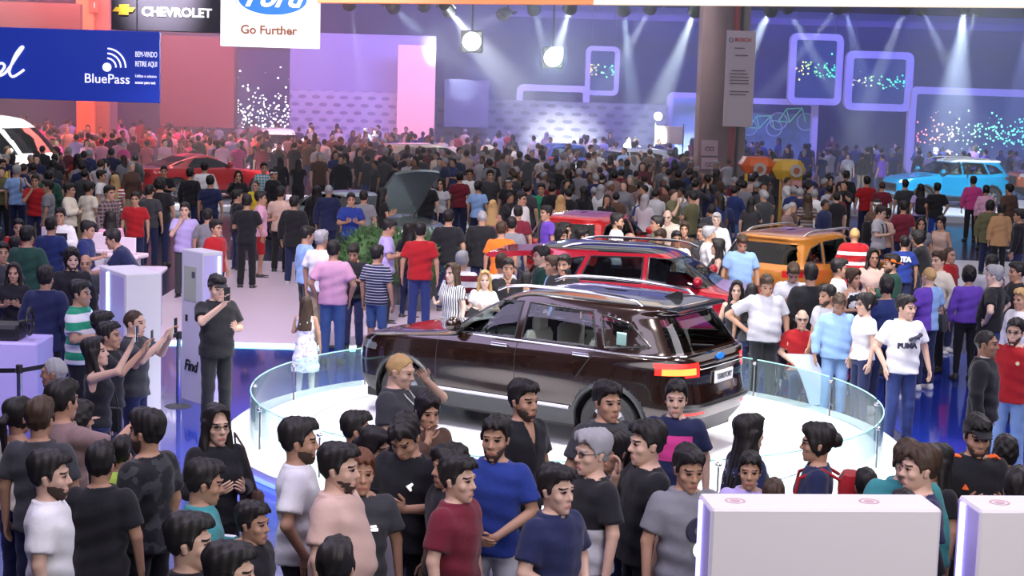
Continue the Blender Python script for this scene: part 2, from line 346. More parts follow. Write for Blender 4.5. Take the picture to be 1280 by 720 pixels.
def torso_prof(sp):
    P = [list(r) for r in (FEMA if sp['fem'] else MALE)]; f = sp['fat']
    for r in P:
        w = math.exp(-((r[0]-1.06)/.16)**2); r[1] -= .045*f*w; r[2] += f*(.035*w+.02); r[3] += f*(.06*w+.015)
    return P
def rig(sp):
    """joint positions for one pose"""
    J = {}; bend = math.radians(sp['bend']); U = Frame(rotx(bend), np.array([0, 0, .95])-rotx(bend)@np.array([0, 0, .95])); J['U'] = U
    sw = .925 if sp['fem'] else 1.; sw += .10*sp['fat']
    for s, k in ((-1, 0), (1, 1)):
        e, w, hd, th, cu = ARMS[POSES[sp['pose']][k]]
        wx = sp['fat']*.03
        J['sh', s] = U.w((s*.168*sw, .012, 1.385)); J['el', s] = U.w((s*(e[0]*sw+wx), e[1], e[2])); J['wr', s] = U.w((s*(w[0]*sw+(wx if w[0] > .15 else 0)), w[1]-(0 if w[1] > -.1 else wx), w[2]))
        J['hd', s] = unit(U.R@np.array((s*hd[0], hd[1], hd[2]))); J['th', s] = U.R@np.array((s*th[0], th[1], th[2])); J['cu', s] = cu
        st = {'walk': (-.19, .17)}.get(sp['legs'], (0, 0))[0 if s < 0 else 1]
        sit = sp['legs'] == 'sit'
        J['hip', s] = np.array((s*.088, 0, .90)); lift = .07 if st > 0 else .0
        J['kn', s] = np.array((s*.10, -.42 if sit else st*.5-.02-(.04 if st else 0), .86 if sit else .49)); J['an', s] = np.array((s*.112, -.44 if sit else st+.015, .44 if sit else .085+lift*.5))
        J['toe', s] = J['an', s]+np.array((s*.02, -.15, -.045-lift*.3))
    hy, ht = math.radians(sp['hd']), math.radians(sp['ti']); nb = U.w((0, .012, 1.43))
    hR = U.R@rotz(hy)@rotx(ht-bend*.6); piv = nb+U.R@np.array((0, 0, .07))
    J['H'] = Frame(hR, piv-hR@np.array((0, .012, .02))); J['nb'] = nb
    return J
def fold(X, Y, Z, a=.0035): return a*(np.sin(26*X+15*Z+9*Y)*np.sin(19*Z-11*X+3)+.6*np.sin(47*Z+14*X))
def fingers(J, s, mb, n=6):
    """palm direction d, thumb side T, palm normal N"""
    w = J['wr', s]; d = J['hd', s]; T = unit(J['th', s]-d*np.dot(J['th', s], d)); N = np.cross(d, T)*(-s); N = unit(N); cu = J['cu', s]
    if np.dot(N, np.array((-s, -.3, -.3))) < 0: N = -N
    k0 = w+d*.082
    for i, (o, L) in enumerate(((.030, .068), (.010, .078), (-.010, .072), (-.029, .056))):
        a = cu*(.5+.12*i); p = k0+T*o*.95-d*abs(o)*.12; P = [p-d*.02, p]; di = d
        for q, l in enumerate((.45, .32, .25)):
            an = a*(q+.6); di = d*math.cos(an)+N*math.sin(an)+T*o*.8; P.append(P[-1]+unit(di)*L*l*1.05)
        mb.tube(P, [.0085, .0092, .0088, .0078, .006], n)
    p = w+d*.028+T*.024; d1 = unit(d*.6+T*.75+N*.25*cu); d2 = unit(d*.95+T*.25+N*.4*cu)
    mb.tube([p-T*.014, p, p+d1*.036, p+d1*.036+d2*.030, p+d1*.036+d2*.052], [.013, .0125, .0108, .0098, .0072], n)
def body_mesh(sp, J, h, hh):
    fat = sp['fat']; P = np.array([J[k, s] for k in ('sh', 'el', 'wr', 'hip', 'kn', 'an', 'toe') for s in (-1, 1)]+[J['H'].o]); lo = P.min(0)-.17; hi = P.max(0)+.17; lo[2] = -.02; hi[2] = max(P[:, 2].max()+.13, J['H'].o[2]+.02)
    lo[:2] = np.minimum(lo[:2], (-.24-fat*.1, -.2-fat*.12)); hi[:2] = np.maximum(hi[:2], (.24+fat*.1, .2))
    G = Field(lo, hi, h); sw = 1+.15*fat; f = .9 if sp['fem'] else 1.
    G.add(loft(J['U'], torso_prof(sp)), .0)
    for s in (-1, 1):
        G.add(cone(J['sh', s], J['el', s], .052*sw*f, .041*sw*f), .03); G.add(cone(J['el', s], J['wr', s], .040*sw*f, .027*f), .012)
        d = J['hd', s]; T = J['th', s]; G.add(ecap(J['wr', s]-d*.005, J['wr', s]+d*.075, (.028, .019), (.040*f, .0135), T), .012)
        G.add(cone(J['hip', s], J['kn', s], .088*sw, .055*sw), .04); G.add(cone(J['kn', s], J['an', s], .054*sw, .037), .015)
        G.add(ecap(J['an', s]+np.array((0, .02, -.035)), J['toe', s], (.036, .034), (.038, .022), (1, 0, 0)), .02)
    G.add(cone(J['nb']-J['U'].R@np.array((0, 0, .03)), J['H'].w((0, .02, .075)), .062*f+.01*fat, .053*f+.008*fat), .03)
    V, Q = G.net(); nb = len(V)
    # head on a finer grid
    H = Frame(np.eye(3), (0, 0, 0)); G = Field((-.1, -.135, -.055), (.1, .125, .255), hh)
    hp = HEAD if not fat else [(a, b, c+.006*fat*(1 if a < .12 else .3), d+.003*fat) for a, b, c, d in HEAD]
    crown(G, 0, hp=hp, zlo=-.004)
    G.add(cone((0, .015, -.05), (0, .02, .06), .050*f+.01*fat, .052), .02)
    G.add(cone((0, -.090, .128), (0, -.108, .088), .008, .0135), .010); G.add(cone((-.012, -.094, .084), (.012, -.094, .084), .009, .009), .008)
    G.add(cone((-.036, -.083, .145), (.036, -.083, .145), .013, .013), .012); G.add(cone((-.016, -.088, .043), (.016, -.088, .043), .0095, .0095), .010); G.add(cone((-.004, -.080, .008), (.004, -.080, .008), .012, .012), .014)
    for s in (-1, 1):
        G.cut(cone((s*.034, -.108, .125), (s*.034, -.108, .125), .0165, .0165)); G.add(cone((s*.033, -.080, .124), (s*.033, -.080, .124), .0135, .0135), .003)
        G.add(ecap((s*.073, .008, .088), (s*.078, .016, .125), (.014, .007), (.017, .008), (0, 1, 0)), .004)
        G.add(cone((s*.046, -.06, .09), (s*.046, -.06, .09), .018, .018), .02)
    Vh, Qh = G.net(); x, y, z = Vh.T; Lx = Vh[:, 0]
    c = Vh[Qh].mean(1); mi = np.zeros(len(Q)+len(Qh), int); hm = np.zeros(len(Qh), int); fr = c[:, 1] < -.06
    hm[fr & (np.abs(c[:, 2]-.043) < .0085) & (np.abs(c[:, 0]) < .026) & (c[:, 1] < -.08)] = 1
    hm[fr & (np.abs(np.abs(c[:, 0])-.034) < .021) & (np.abs(c[:, 2]-.147+.06*(np.abs(c[:, 0])-.034)**1*1) < .0042)] = 2
    hm[fr & (((np.abs(c[:, 0])-.033)/.0165)**2+((c[:, 2]-.125)/.0078)**2 < 1)] = 3
    mi[len(Q):] = hm
    VH = (Vh*HS)@J['H'].R.T+J['H'].o
    mb = MB()
    for s in (-1, 1): fingers(J, s, mb, 6 if h < .016 else 4)
    F = np.array([f if len(f) == 4 else list(f) for f in mb.f if len(f) == 4]); FV = np.array(mb.v)
    V = np.concatenate([V, VH, FV]); Q = np.concatenate([Q, Qh+nb, F+nb+len(VH)]); mi = np.concatenate([mi, np.zeros(len(F), int)])
    me = mk_mesh('body', V, Q, mi); return me
def shirt_mesh(sp, J, h):
    kind = sp['top']; fat = sp['fat']; P = np.array([J[k, s] for k in ('sh', 'el', 'wr') for s in (-1, 1)]+[J['nb'], (0, 0, .95)]); lo = P.min(0)-.2; hi = P.max(0)+.12; hem = .86
    if kind == 'dress': hem = .48
    elif kind in ('suit', 'coat'): hem = .78
    elif kind == 'tank' or (sp['fem'] and kind != 'suit'): hem = .90
    lo[:2] = np.minimum(lo[:2], (-.29-fat*.1, -.24-fat*.12)); hi[:2] = np.maximum(hi[:2], (.29+fat*.1, .24))
    lo[2] = hem-.05-abs(math.sin(math.radians(sp['bend'])))*.05; hi[2] = J['nb'][2]+.14
    G = Field(lo, hi, h); inf = {'tee': .015, 'polo': .016, 'long': .018, 'tank': .012, 'suit': .026, 'coat': .03, 'dress': .013}.get(kind, .014)
    TP = torso_prof(sp); low = TP[1]
    TP = [(.84, low[1], low[2]+.008, low[3]+.006)]+[tuple(r) for r in TP[1:]]
    if kind == 'dress': TP = [(.46, 0, .235, .19)]+TP[1:]
    if kind in ('suit', 'coat'): TP = [(.74, 0, low[2]+.022, low[3]+.02)]+TP
    TP[-1] = (TP[-1][0]-.01, *TP[-1][1:])
    G.add(loft(J['U'], TP, inf, z0=hem, wr=.0022), 0); sw = 1+.15*fat; f = .9 if sp['fem'] else 1.
    for s in (-1, 1):
        a, e, w = J['sh', s], J['el', s], J['wr', s]; ri = inf+.006
        if kind in ('tee', 'polo', 'short'):
            G.add(cone(a, e, (.054*sw*f+ri), (.046*sw*f+ri*1.5), cutf=.74 if not sp['fem'] else .6), .03)
        elif kind in ('long', 'suit', 'coat'):
            G.add(cone(a, e, (.054*sw*f+ri), (.043*sw*f+ri)), .03)
            G.add(cone(e, w, (.043*sw*f+ri), (.031*f+ri*.8), cutf=.94), .015)
    X, Y, Z = np.meshgrid(*G.ax, indexing='ij', sparse=True)
    if sp['bend'] == 0: G.F += fold(X, Y, Z, .0042).astype(np.float32)*(G.F < .03)
    H = J['H']; nb = J['nb']; up = J['U'].R@np.array((0, 0, 1.)); r0 = .058*f+.012*fat
    if kind in ('tank', 'dress'):
        for s in (-1, 1): G.cut(cone(J['sh', s]+J['U'].R@np.array((s*.055, 0, .03)), J['sh', s]+J['U'].R@np.array((s*.04, 0, -.10)), .085, .055))
        G.cut(ecap(nb-up*.0, nb+up*.15, (.105, .085), (.12, .10), (1, 0, 0)))
    else: G.cut(ecap(nb+J['U'].R@np.array((0, -.012, -.012)), nb+up*.2, (r0+.012, r0+.008), (r0+.012, r0+.012), (1, 0, 0)))
    if kind in ('suit', 'vneck') or sp.get('vn'): G.cut(ecap(nb+J['U'].R@np.array((0, -.14, -.11)), nb+J['U'].R@np.array((0, -.07, .02)), (.008, .05), (.05, .06), (1, 0, 0)))
    if kind in ('polo', 'long', 'suit', 'coat'):   # turned-down collar
        c0 = nb+J['U'].R@np.array((0, -.008, -.004)); Fr = Frame(J['U'].R@rotx(.22), c0)
        def col(X, Y, Z):
            x, y, z = Fr.l(X, Y, Z); rr = np.sqrt(x*x+(y*1.02)**2); R = r0+.026-z*.35; d = np.maximum(np.abs(rr-R)-.0075, np.abs(z-.012)-.026); return np.maximum(d, np.minimum(.012-np.abs(x), y+.02))
        G.add((col, c0-.13, c0+.13), .004)
    return mk_mesh('shirt', *G.net())
def pants_mesh(sp, J, h):
    kind = sp['bot']; P = np.array([J[k, s] for k in ('hip', 'kn', 'an') for s in (-1, 1)]); lo = P.min(0)-.16; hi = P.max(0)+.2; lo[:2] = np.minimum(lo[:2], (-.3, -.27)); hi[:2] = np.maximum(hi[:2], (.3, .24)); lo[2] = .02; hi[2] = 1.07
    G = Field(lo, hi, h); TP = torso_prof(sp); sw = 1+.15*sp['fat']
    if kind == 'skirt':
        G.add(loft(Frame(), [(.5, 0, .20, .17)]+[(z, c, a+.01, b+.01) for z, c, a, b in TP[1:4]], 0, z0=.5, z1=1.05, wr=.004), 0)
    else:
        G.add(loft(Frame(), [(z, c, a, b) for z, c, a, b in TP[:4]], .006, z1=.955), 0)
        for s in (-1, 1):
            G.add(cone(J['hip', s]-np.array((0, 0, .02)), J['kn', s], .092*sw, .072*sw, cutf=.97 if kind == 'shorts' else None), .03)
            if kind != 'shorts': G.add(cone(J['kn', s], J['an', s], .071*sw if not sp['fem'] else .062, .062 if not sp['fem'] else .045, cutf=.96), .01)
        X, Y, Z = np.meshgrid(*G.ax, indexing='ij', sparse=True); G.F += (fold(X, Y, Z, .003)*(Z < .84)).astype(np.float32)*(G.F < .03)
        if kind == 'shorts': G.clip(lambda X, Y, Z: .50-Z+0*X+0*Y)
    return mk_mesh('trousers', *G.net())
def shoe_mesh(J, s, h):
    a, t = J['an', s], J['toe', s]; lo = np.minimum(a, t)-.1; hi = np.maximum(a, t)+.08; G = Field(lo, hi, h)
    G.add(ecap(a+np.array((0, .025, -.045)), t+np.array((0, -.02, -.01)), (.047, .046), (.049, .036), (1, 0, 0)), 0); G.add(cone(a+np.array((0, .01, .0)), a+np.array((0, .0, -.03)), .048, .052), .03)
    zb = min(a[2]-.083, t[2]-.04); G.clip(lambda X, Y, Z: zb-Z+0*X+0*Y); return mk_mesh('shoe', *G.net())
def hair_mesh(sp, h):
    k = sp['hair']; fr = Frame(); G = Field((-.16, -.16, -.36 if k in ('long', 'pony', 'veil') else -.06), (.16, .2, .30), h); t = {'short': .013, 'buzz': .006, 'curly': .028, 'long': .014, 'pony': .012, 'bun': .012, 'quiff': .014, 'ring': .010, 'under': .010}.get(k, .012)
    crown(G, t)
    if k not in ('ring', 'buzz'):
        G.add(cone((0, -.045, .195), (0, .045, .19), .066+t*.5, .072+t*.5), .02); G.add(cone((-.02, -.07, .20+t*.5), (.03, -.065, .205+t*.5), .036, .034), .02)
    if k == 'quiff': G.add(cone((0, -.06, .215), (0, -.085, .235), .05, .032), .02)
    line = lambda X, Y, Z: np.interp(Y, [-.12, -.068, -.05, -.034, -.022, -.012, .02, .035, .10, .14], [.203, .196, .168, .150, .098, .128, .132, .085, .048, .04])+.006*np.sin(160*X)*(Y < -.05)+0*X+0*Z
    if k in ('long', 'pony', 'bun', 'curly') or sp['fem']: G.clip(lambda X, Y, Z: np.minimum(np.maximum((.196-Z)*.7, (-.055-Y)*.8)+0*X, (.20-.25*np.abs(X)*4*.5-(Y+.09)*1.5-Z)*.6))
    else: G.clip(lambda X, Y, Z: (line(X, Y, Z)-Z)*.8)
    X, Y, Z = np.meshgrid(*G.ax, indexing='ij', sparse=True)
    if k == 'ring': G.clip(lambda X, Y, Z: (Z-.172)+0*X+0*Y)
    if k == 'long':
        G.add(ecap((0, .035, .12), (0, .095, -.25), (.088, .06), (.125, .035), (1, 0, 0)), .02)
        for s in (-1, 1): G.add(cone((s*.076, .005, .14), (s*.10, -.025, -.17), .026, .030), .02)
        G.cut(ecap((0, -.09, .19), (0, -.06, -.02), (.055, .05), (.058, .075), (1, 0, 0)))
    if k == 'pony': G.add(cone((0, .10, .15), (0, .15, .10), .028, .035), .01); G.add(cone((0, .15, .10), (0, .12, -.14), .034, .018), .01)
    if k == 'bun': G.add(cone((0, .12, .15), (0, .12, .15), .048, .048), .01)
    if k == 'curly': G.F += (.008*np.sin(70*X)*np.sin(66*Y)*np.sin(72*Z)).astype(np.float32)
    elif k != 'ring': G.F += ((.0032 if k not in ('long', 'pony', 'buzz') else .002)*(np.sin(120*X+50*Y+30*Z)+.7*np.sin(140*Y-60*X+20*Z))).astype(np.float32)
    return mk_mesh('hair', *G.net())
def cap_mesh(sp, h):
    G = Field((-.14, -.24, .06), (.14, .24, .30), h); crown(G, .019)
    bk = sp['cap'].startswith('b'); G.clip(lambda X, Y, Z: (.150-(Y)*.25-Z)*.95+0*X)
    if sp['cap'] not in ('beanie', 'bbeanie'):
        s = 1 if bk else -1; G.add(ecap((0, s*.085, .172-(.03 if bk else -.01)), (0, s*.175, .158-(.04 if bk else -.005)), (.070, .008), (.052, .006), (1, 0, 0)), .008)
    return mk_mesh('cap', *G.net())
def beard_mesh(sp, h):
    G = Field((-.1, -.14, -.04), (.1, .08, .12), h); G.add(loft(Frame(), HEAD, .0055, p=2.15, z0=-.010), 0)
    G.clip(lambda X, Y, Z: np.maximum(Z-.056-.75*np.clip(np.abs(X)-.034, 0, .05)+0*Y, Y-.005+0*X)); G.cut(ecap((-.018, -.10, .043), (.018, -.10, .043), (.008, .03), (.008, .03), (0, 0, 1))); return mk_mesh('beard', *G.net())
SKIN = {'m': (.50, .285, .19), 'l': (.68, .44, .33), 'p': (.78, .55, .43), 'd': (.22, .115, .07), 'b': (.36, .195, .125)}
CLR = {'black': (.014, .014, .018), 'charcoal': (.045, .047, .055), 'white': (.80, .80, .82), 'navy': (.016, .022, .075), 'blue': (.02, .045, .26), 'sky': (.28, .46, .80), 'denim': (.06, .12, .30), 'paledenim': (.22, .36, .62), 'red': (.38, .012, .018), 'maroon': (.16, .015, .03),
 'pink': (.74, .40, .56), 'hotpink': (.70, .06, .30), 'beige': (.62, .43, .36), 'khaki': (.36, .30, .20), 'grey': (.22, .22, .25), 'lightgrey': (.50, .50, .55), 'green': (.02, .30, .16), 'darkgreen': (.02, .07, .05), 'olive': (.12, .12, .06), 'orange': (.80, .18, .02), 'yellow': (.85, .62, .04), 'lime': (.55, .80, .12), 'teal': (.05, .28, .30),
 'cyan': (.03, .48, .62), 'purple': (.14, .06, .45), 'lilac': (.50, .42, .78), 'brown': (.10, .055, .04), 'cream': (.82, .76, .62), 'mauve': (.26, .17, .17), 'darkblue': (.02, .035, .14), 'tan': (.45, .26, .13), 'rose': (.60, .20, .25)}
HAIRC = {'k': (.012, .010, .010), 'n': (.05, .028, .016), 'g': (.32, .32, .34), 'w': (.62, .60, .58), 'y': (.50, .32, .13), 'r': (.13, .045, .02)}
def fabric(c, pat=None, c2=None):
    key = 'fabric_'+c+('_'+pat+'_'+c2 if pat else '')
    if key in MATS: return MATS[key]
    m = mat(key, CLR[c], .85, sheen=.15, spec=.25); nt = m.node_tree; b = nt.nodes['Principled BSDF']
    tc = nt.nodes.new('ShaderNodeTexCoord'); N = nt.nodes.new
    nz = N('ShaderNodeTexNoise'); nz.inputs['Scale'].default_value = 9; nz.inputs['Detail'].default_value = 3; bp = N('ShaderNodeBump'); bp.inputs['Strength'].default_value = .6; bp.inputs['Distance'].default_value = .02
    nt.links.new(tc.outputs['Object'], nz.inputs['Vector']); nt.links.new(nz.outputs['Fac'], bp.inputs['Height']); nt.links.new(bp.outputs['Normal'], b.inputs['Normal'])
    if pat:
        mx = N('ShaderNodeMix'); mx.data_type = 'RGBA'; mx.inputs[6].default_value = (*CLR[c], 1); mx.inputs[7].default_value = (*CLR[c2], 1); sep = N('ShaderNodeSeparateXYZ'); nt.links.new(tc.outputs['Object'], sep.inputs[0])
        def M(op, a, bv=None, c_=None):
            n = N('ShaderNodeMath'); n.operation = op
            for i, v in enumerate((a, bv, c_)):
                if v is None: continue
                if hasattr(v, 'default_value') or hasattr(v, 'links'): nt.links.new(v, n.inputs[i])
                else: n.inputs[i].default_value = v
            return n.outputs[0]
        x, y, z = sep.outputs
        if pat == 'h': f = M('GREATER_THAN', M('FRACT', M('MULTIPLY', z, 13.)), .55)
        elif pat == 'hw': f = M('GREATER_THAN', M('FRACT', M('MULTIPLY', z, 6.)), .5)
        elif pat == 'hf': f = M('GREATER_THAN', M('FRACT', M('MULTIPLY', z, 24.)), .7)
        elif pat == 'v': f = M('GREATER_THAN', M('FRACT', M('MULTIPLY', M('ADD', x, M('MULTIPLY', y, .6)), 26.)), .55)
        elif pat == 'check': f = M('MAXIMUM', M('GREATER_THAN', M('FRACT', M('MULTIPLY', z, 14.)), .7), M('GREATER_THAN', M('FRACT', M('MULTIPLY', x, 14.)), .7))
        elif pat == 'camo' or pat == 'floral':
            n2 = N('ShaderNodeTexNoise'); n2.inputs['Scale'].default_value = 11 if pat == 'camo' else 16; nt.links.new(tc.outputs['Object'], n2.inputs['Vector']); f = M('GREATER_THAN', n2.outputs['Fac'], .55 if pat == 'camo' else .60)
        elif pat == 'lower': f = M('LESS_THAN', z, 1.16)
        elif pat == 'band': f = M('LESS_THAN', M('ABSOLUTE', M('SUBTRACT', z, 1.24)), .018)
        elif pat == 'chest': f = M('MULTIPLY', M('MULTIPLY', M('LESS_THAN', M('ABSOLUTE', x), .14), M('LESS_THAN', y, 0.)), M('LESS_THAN', M('ABSOLUTE', M('SUBTRACT', z, 1.24)), .10))
        elif pat == 'side': f = M('GREATER_THAN', x, .03)
        elif pat == 'safety': f = M('MAXIMUM', M('LESS_THAN', M('ABSOLUTE', M('SUBTRACT', z, 1.31)), .03), M('LESS_THAN', M('ABSOLUTE', M('SUBTRACT', z, 1.14)), .03))
        nt.links.new(f, mx.inputs[0]); nt.links.new(mx.outputs[2], b.inputs['Base Color'])
    return m
def skinm(k): return mat('skin_'+k, SKIN[k], .5, spec=.35)
def hairm(k): return mat('hair_'+k, HAIRC[k], .55, spec=.4)
CACHE = {}; HS = 1.07
def cached(key, fn):
    if key not in CACHE: CACHE[key] = fn()
    return CACHE[key]
def slots(o, ms):
    while len(o.data.materials) < len(ms): o.data.materials.append(None)
    for i, m in enumerate(ms): o.material_slots[i].link = 'OBJECT'; o.material_slots[i].material = m
DEF = dict(fem=0, fat=0., hd=0, ti=0, bend=0, legs='st', skin='m', h=1.74, glasses=0, beard=0, cap='', capc='black', hair='short', hc='k', top='tee', tc='black', bot='trousers', bc='navy', pat=None, c2=None, vn=0)
def person(sp, loc, rz, lod, label, group=None):
    sp = {**DEF, **sp}
    if sp['pose'] == 'walk': sp['legs'] = 'walk'
    J = rig(sp); t = empty('person', loc, rz, label, 'person', group); k = sp['h']/1.74; t.scale = (k, k, k)
    pk = (sp['pose'], sp['fem'], round(sp['fat'], 1), sp['bend'], sp['legs'], lod); hk = pk+(sp['hd'], sp['ti'])
    hb, hh, hs, hp, hr = ((.014, .0058, .0125, .015, .0075), (.022, .0105, .020, .022, .013))[lod]
    b = link('body', cached(('b',)+hk, lambda: body_mesh(sp, J, hb, hh)), [], t)
    sk = skinm(sp['skin']); lip = mat('lips_'+sp['skin'], tuple(a*b_ for a, b_ in zip(SKIN[sp['skin']], (.85, .55, .6))), .4); slots(b, [sk, lip, hairm(sp['hc'] if sp['hc'] not in 'w' else 'g'), mat('eyes', (.03, .02, .02), .2)])
    s = link({'suit': 'jacket', 'coat': 'jacket', 'dress': 'dress', 'tank': 'tank_top'}.get(sp['top'], 'shirt'), cached(('s', sp['top'], sp['vn'])+pk, lambda: shirt_mesh(sp, J, hs)), [], t); slots(s, [fabric(sp['tc'], sp['pat'], sp['c2'])])
    if sp['top'] != 'dress' or True:
        q = link({'skirt': 'skirt', 'shorts': 'shorts'}.get(sp['bot'], 'trousers'), cached(('p', sp['bot'])+pk, lambda: pants_mesh(sp, J, hp)), [], t); slots(q, [fabric(sp['bc'])])
    for sd in (-1, 1): sh = link('shoe', cached(('f', sd, sp['legs'], lod), lambda: shoe_mesh(J, sd, .013 if lod == 0 else .02)), [], t); slots(sh, [mat('shoe_dark' if (int(loc[0]*10)) % 3 else 'shoe_white', (.03, .03, .035) if (int(loc[0]*10)) % 3 else (.6, .6, .62), .5)])
    H = J['H']; M4 = Matrix([[*(H.R[i]*HS), H.o[i]] for i in range(3)]+[[0, 0, 0, 1]])
    def onhead(name, me, m, par=t):
        o = link(name, me, [], par); o.matrix_local = M4; slots(o, [m]); return o
    hairo = None
    if sp['hair'] != 'bald': hairo = onhead('hair', cached(('h', sp['hair'], sp['fem'], lod), lambda: hair_mesh(sp, hr)), hairm(sp['hc']))
    if sp['cap']: onhead('cap', cached(('c', sp['cap'], lod), lambda: cap_mesh(sp, hr)), fabric(sp['capc']))
    if sp['beard']: onhead('beard', cached(('d', lod), lambda: beard_mesh(sp, hr)), mat('beard_grey', (.16, .14, .13), .8) if sp['hc'] in 'gw' else mat('beard_dark', (.055, .032, .024), .8))
    if sp['glasses'] and lod == 0:
        mb = MB()
        for s_ in (-1, 1):
            mb.tube([(s_*.034+.023*math.cos(a), -.104+.006*abs(math.cos(a)), .124+.017*math.sin(a)) for a in np.linspace(0, 2*math.pi, 13)[:-1]], .0026, 5, closed=True); mb.tube([(s_*.057, -.098, .127), (s_*.078, .01, .128)], .0025, 5)
        mb.tube([(-.012, -.106, .127), (.012, -.106, .127)], .0025, 5); onhead('glasses', mk_mesh('glasses', mb.v, mb.f), mat('glasses_frame', (.02, .02, .02), .3))
    t['_p'] = 1; del t['_p']
    return t, J, b, s
# far figures: one small mesh per pose, slots: skin, hair, shirt, trousers
def tiny_mesh(pose, fem, hairk, top, bot):
    sp = {**DEF, 'pose': pose, 'fem': fem, 'hair': hairk, 'top': top, 'bot': bot}; J = rig(sp); out = []
    lo = (-.55, -.56, -.01); hi = (.55, .34, 1.95)
    G = Field(lo, hi, .03); f = .9 if fem else 1
    for s in (-1, 1):
        G.add(cone(J['el', s], J['wr', s], .042, .03), .01); G.add(cone(J['sh', s], J['el', s], .05, .042), .02); G.add(cone(J['wr', s], J['wr', s]+J['hd', s]*.12, .032, .03), .01); G.add(cone(J['kn', s], J['an', s], .055, .045), .01); G.add(cone(J['an', s]-np.array((0, 0, .03)), J['toe', s], .045, .038), .01)
    G.add(cone(J['nb'], J['H'].w((0, .01, .08)), .06, .06), .01); G.add(loft(J['H'], HEAD, .004), .01); out.append(G.net())
    G = Field((-.13, -.13, -.3), (.13, .17, .28), .025); crown(G, .018); G.clip(lambda X, Y, Z: (.17-(Y+.07)*.85-Z)*.8+0*X)
    if hairk == 'long': G.add(ecap((0, .04, .12), (0, .09, -.2), (.09, .06), (.11, .04), (1, 0, 0)), .02)
    V, Q = G.net(); out.append((V@J['H'].R.T+J['H'].o, Q))
    G = Field(lo, hi, .03); TP = torso_prof(sp); G.add(loft(J['U'], [(.84, 0, TP[1][2], TP[1][3])]+TP[1:], .018), 0)
    for s in (-1, 1):
        G.add(cone(J['sh', s], J['el', s], .068*f, .062*f, cutf=None if top == 'long' else .75), .03)
        if top == 'long': G.add(cone(J['el', s], J['wr', s], .058*f, .045*f), .01)
    out.append(G.net()); G = Field(lo, hi, .03)
    for s in (-1, 1):
        G.add(cone(J['hip', s], J['kn', s], .098, .075, cutf=.95 if bot == 'shorts' else None), .02)
        if bot != 'shorts': G.add(cone(J['kn', s], J['an', s], .07, .058), .01)
    out.append(G.net()); V = []; Q = []; mi = []; n = 0
    for i, (v, q) in enumerate(out): V.append(v); Q.append(q+n); mi += [i]*len(q); n += len(v)
    return np.concatenate(V), np.concatenate(Q), np.array(mi)
# ---------------------------------------------------------------- cars
SUVP = [  # rear x, rear z, front x, front z, half width, squareness
 (.16, .27, 4.40, .24, .84, 5), (.10, .36, 4.47, .30, .90, 5.5), (.03, .46, 4.53, .42, .945, 5.5), (.00, .58, 4.565, .55, .962, 5.2), (.02, .70, 4.575, .66, .966, 5), (.05, .82, 4.56, .78, .968, 5), (.04, .93, 4.53, .86, .962, 5), (.06, 1.02, 4.47, .92, .955, 5.2),
 (.075, 1.06, 4.36, .965, .948, 6), (.10, 1.085, 4.05, 1.01, .935, 7), (.12, 1.105, 3.65, 1.05, .918, 8), (.135, 1.12, 3.36, 1.085, .905, 7), (.15, 1.135, 3.22, 1.115, .895, 6), (.24, 1.27, 3.00, 1.27, .845, 5.5), (.33, 1.40, 2.76, 1.42, .785, 5.5), (.43, 1.52, 2.52, 1.55, .725, 5.5),
 (.40, 1.565, 2.43, 1.59, .70, 6), (.36, 1.59, 2.36, 1.615, .68, 6), (.42, 1.625, 2.22, 1.645, .62, 6), (.62, 1.655, 2.05, 1.668, .46, 5), (.95, 1.668, 1.85, 1.678, .26, 4), (1.25, 1.672, 1.55, 1.680, .05, 3)]
CARS = []
def scaled(P, L, H, W, L0=4.58, H0=1.68, W0=.968): return [(a*L/L0, b*H/H0, c*L/L0, d*H/H0, w*W/W0, n) for a, b, c, d, w, n in P]
COUPE = [(.16, .25, 4.55, .22, .84, 5), (.06, .36, 4.68, .32, .91, 5), (.0, .52, 4.76, .48, .95, 4.5), (.02, .68, 4.75, .60, .955, 4.5), (.04, .84, 4.70, .70, .945, 5), (.07, .93, 4.55, .78, .93, 5), (.12, .955, 4.2, .84, .915, 6), (.40, .985, 3.6, .90, .90, 7), (.58, .99, 3.15, .945, .88, 7),
 (.72, 1.02, 2.98, .975, .85, 5), (1.05, 1.13, 2.72, 1.10, .77, 5), (1.42, 1.25, 2.45, 1.23, .69, 5), (1.68, 1.315, 2.22, 1.31, .60, 5), (1.80, 1.35, 2.10, 1.35, .40, 4), (1.92, 1.36, 2.0, 1.36, .05, 3)]
SEDAN = [(.16, .25, 4.55, .22, .84, 5), (.06, .36, 4.68, .32, .89, 5), (.0, .55, 4.76, .50, .925, 4.5), (.03, .78, 4.74, .66, .93, 4.6), (.06, .92, 4.62, .76, .925, 5), (.12, 1.0, 4.3, .84, .91, 6), (.45, 1.03, 3.8, .92, .895, 7), (.70, 1.04, 3.45, .96, .88, 7),
 (.82, 1.07, 3.30, .995, .85, 5), (1.10, 1.22, 3.0, 1.15, .77, 5), (1.38, 1.35, 2.7, 1.30, .69, 5), (1.6, 1.41, 2.45, 1.40, .60, 5), (1.85, 1.45, 2.25, 1.45, .38, 4), (2.0, 1.46, 2.1, 1.46, .05, 3)]
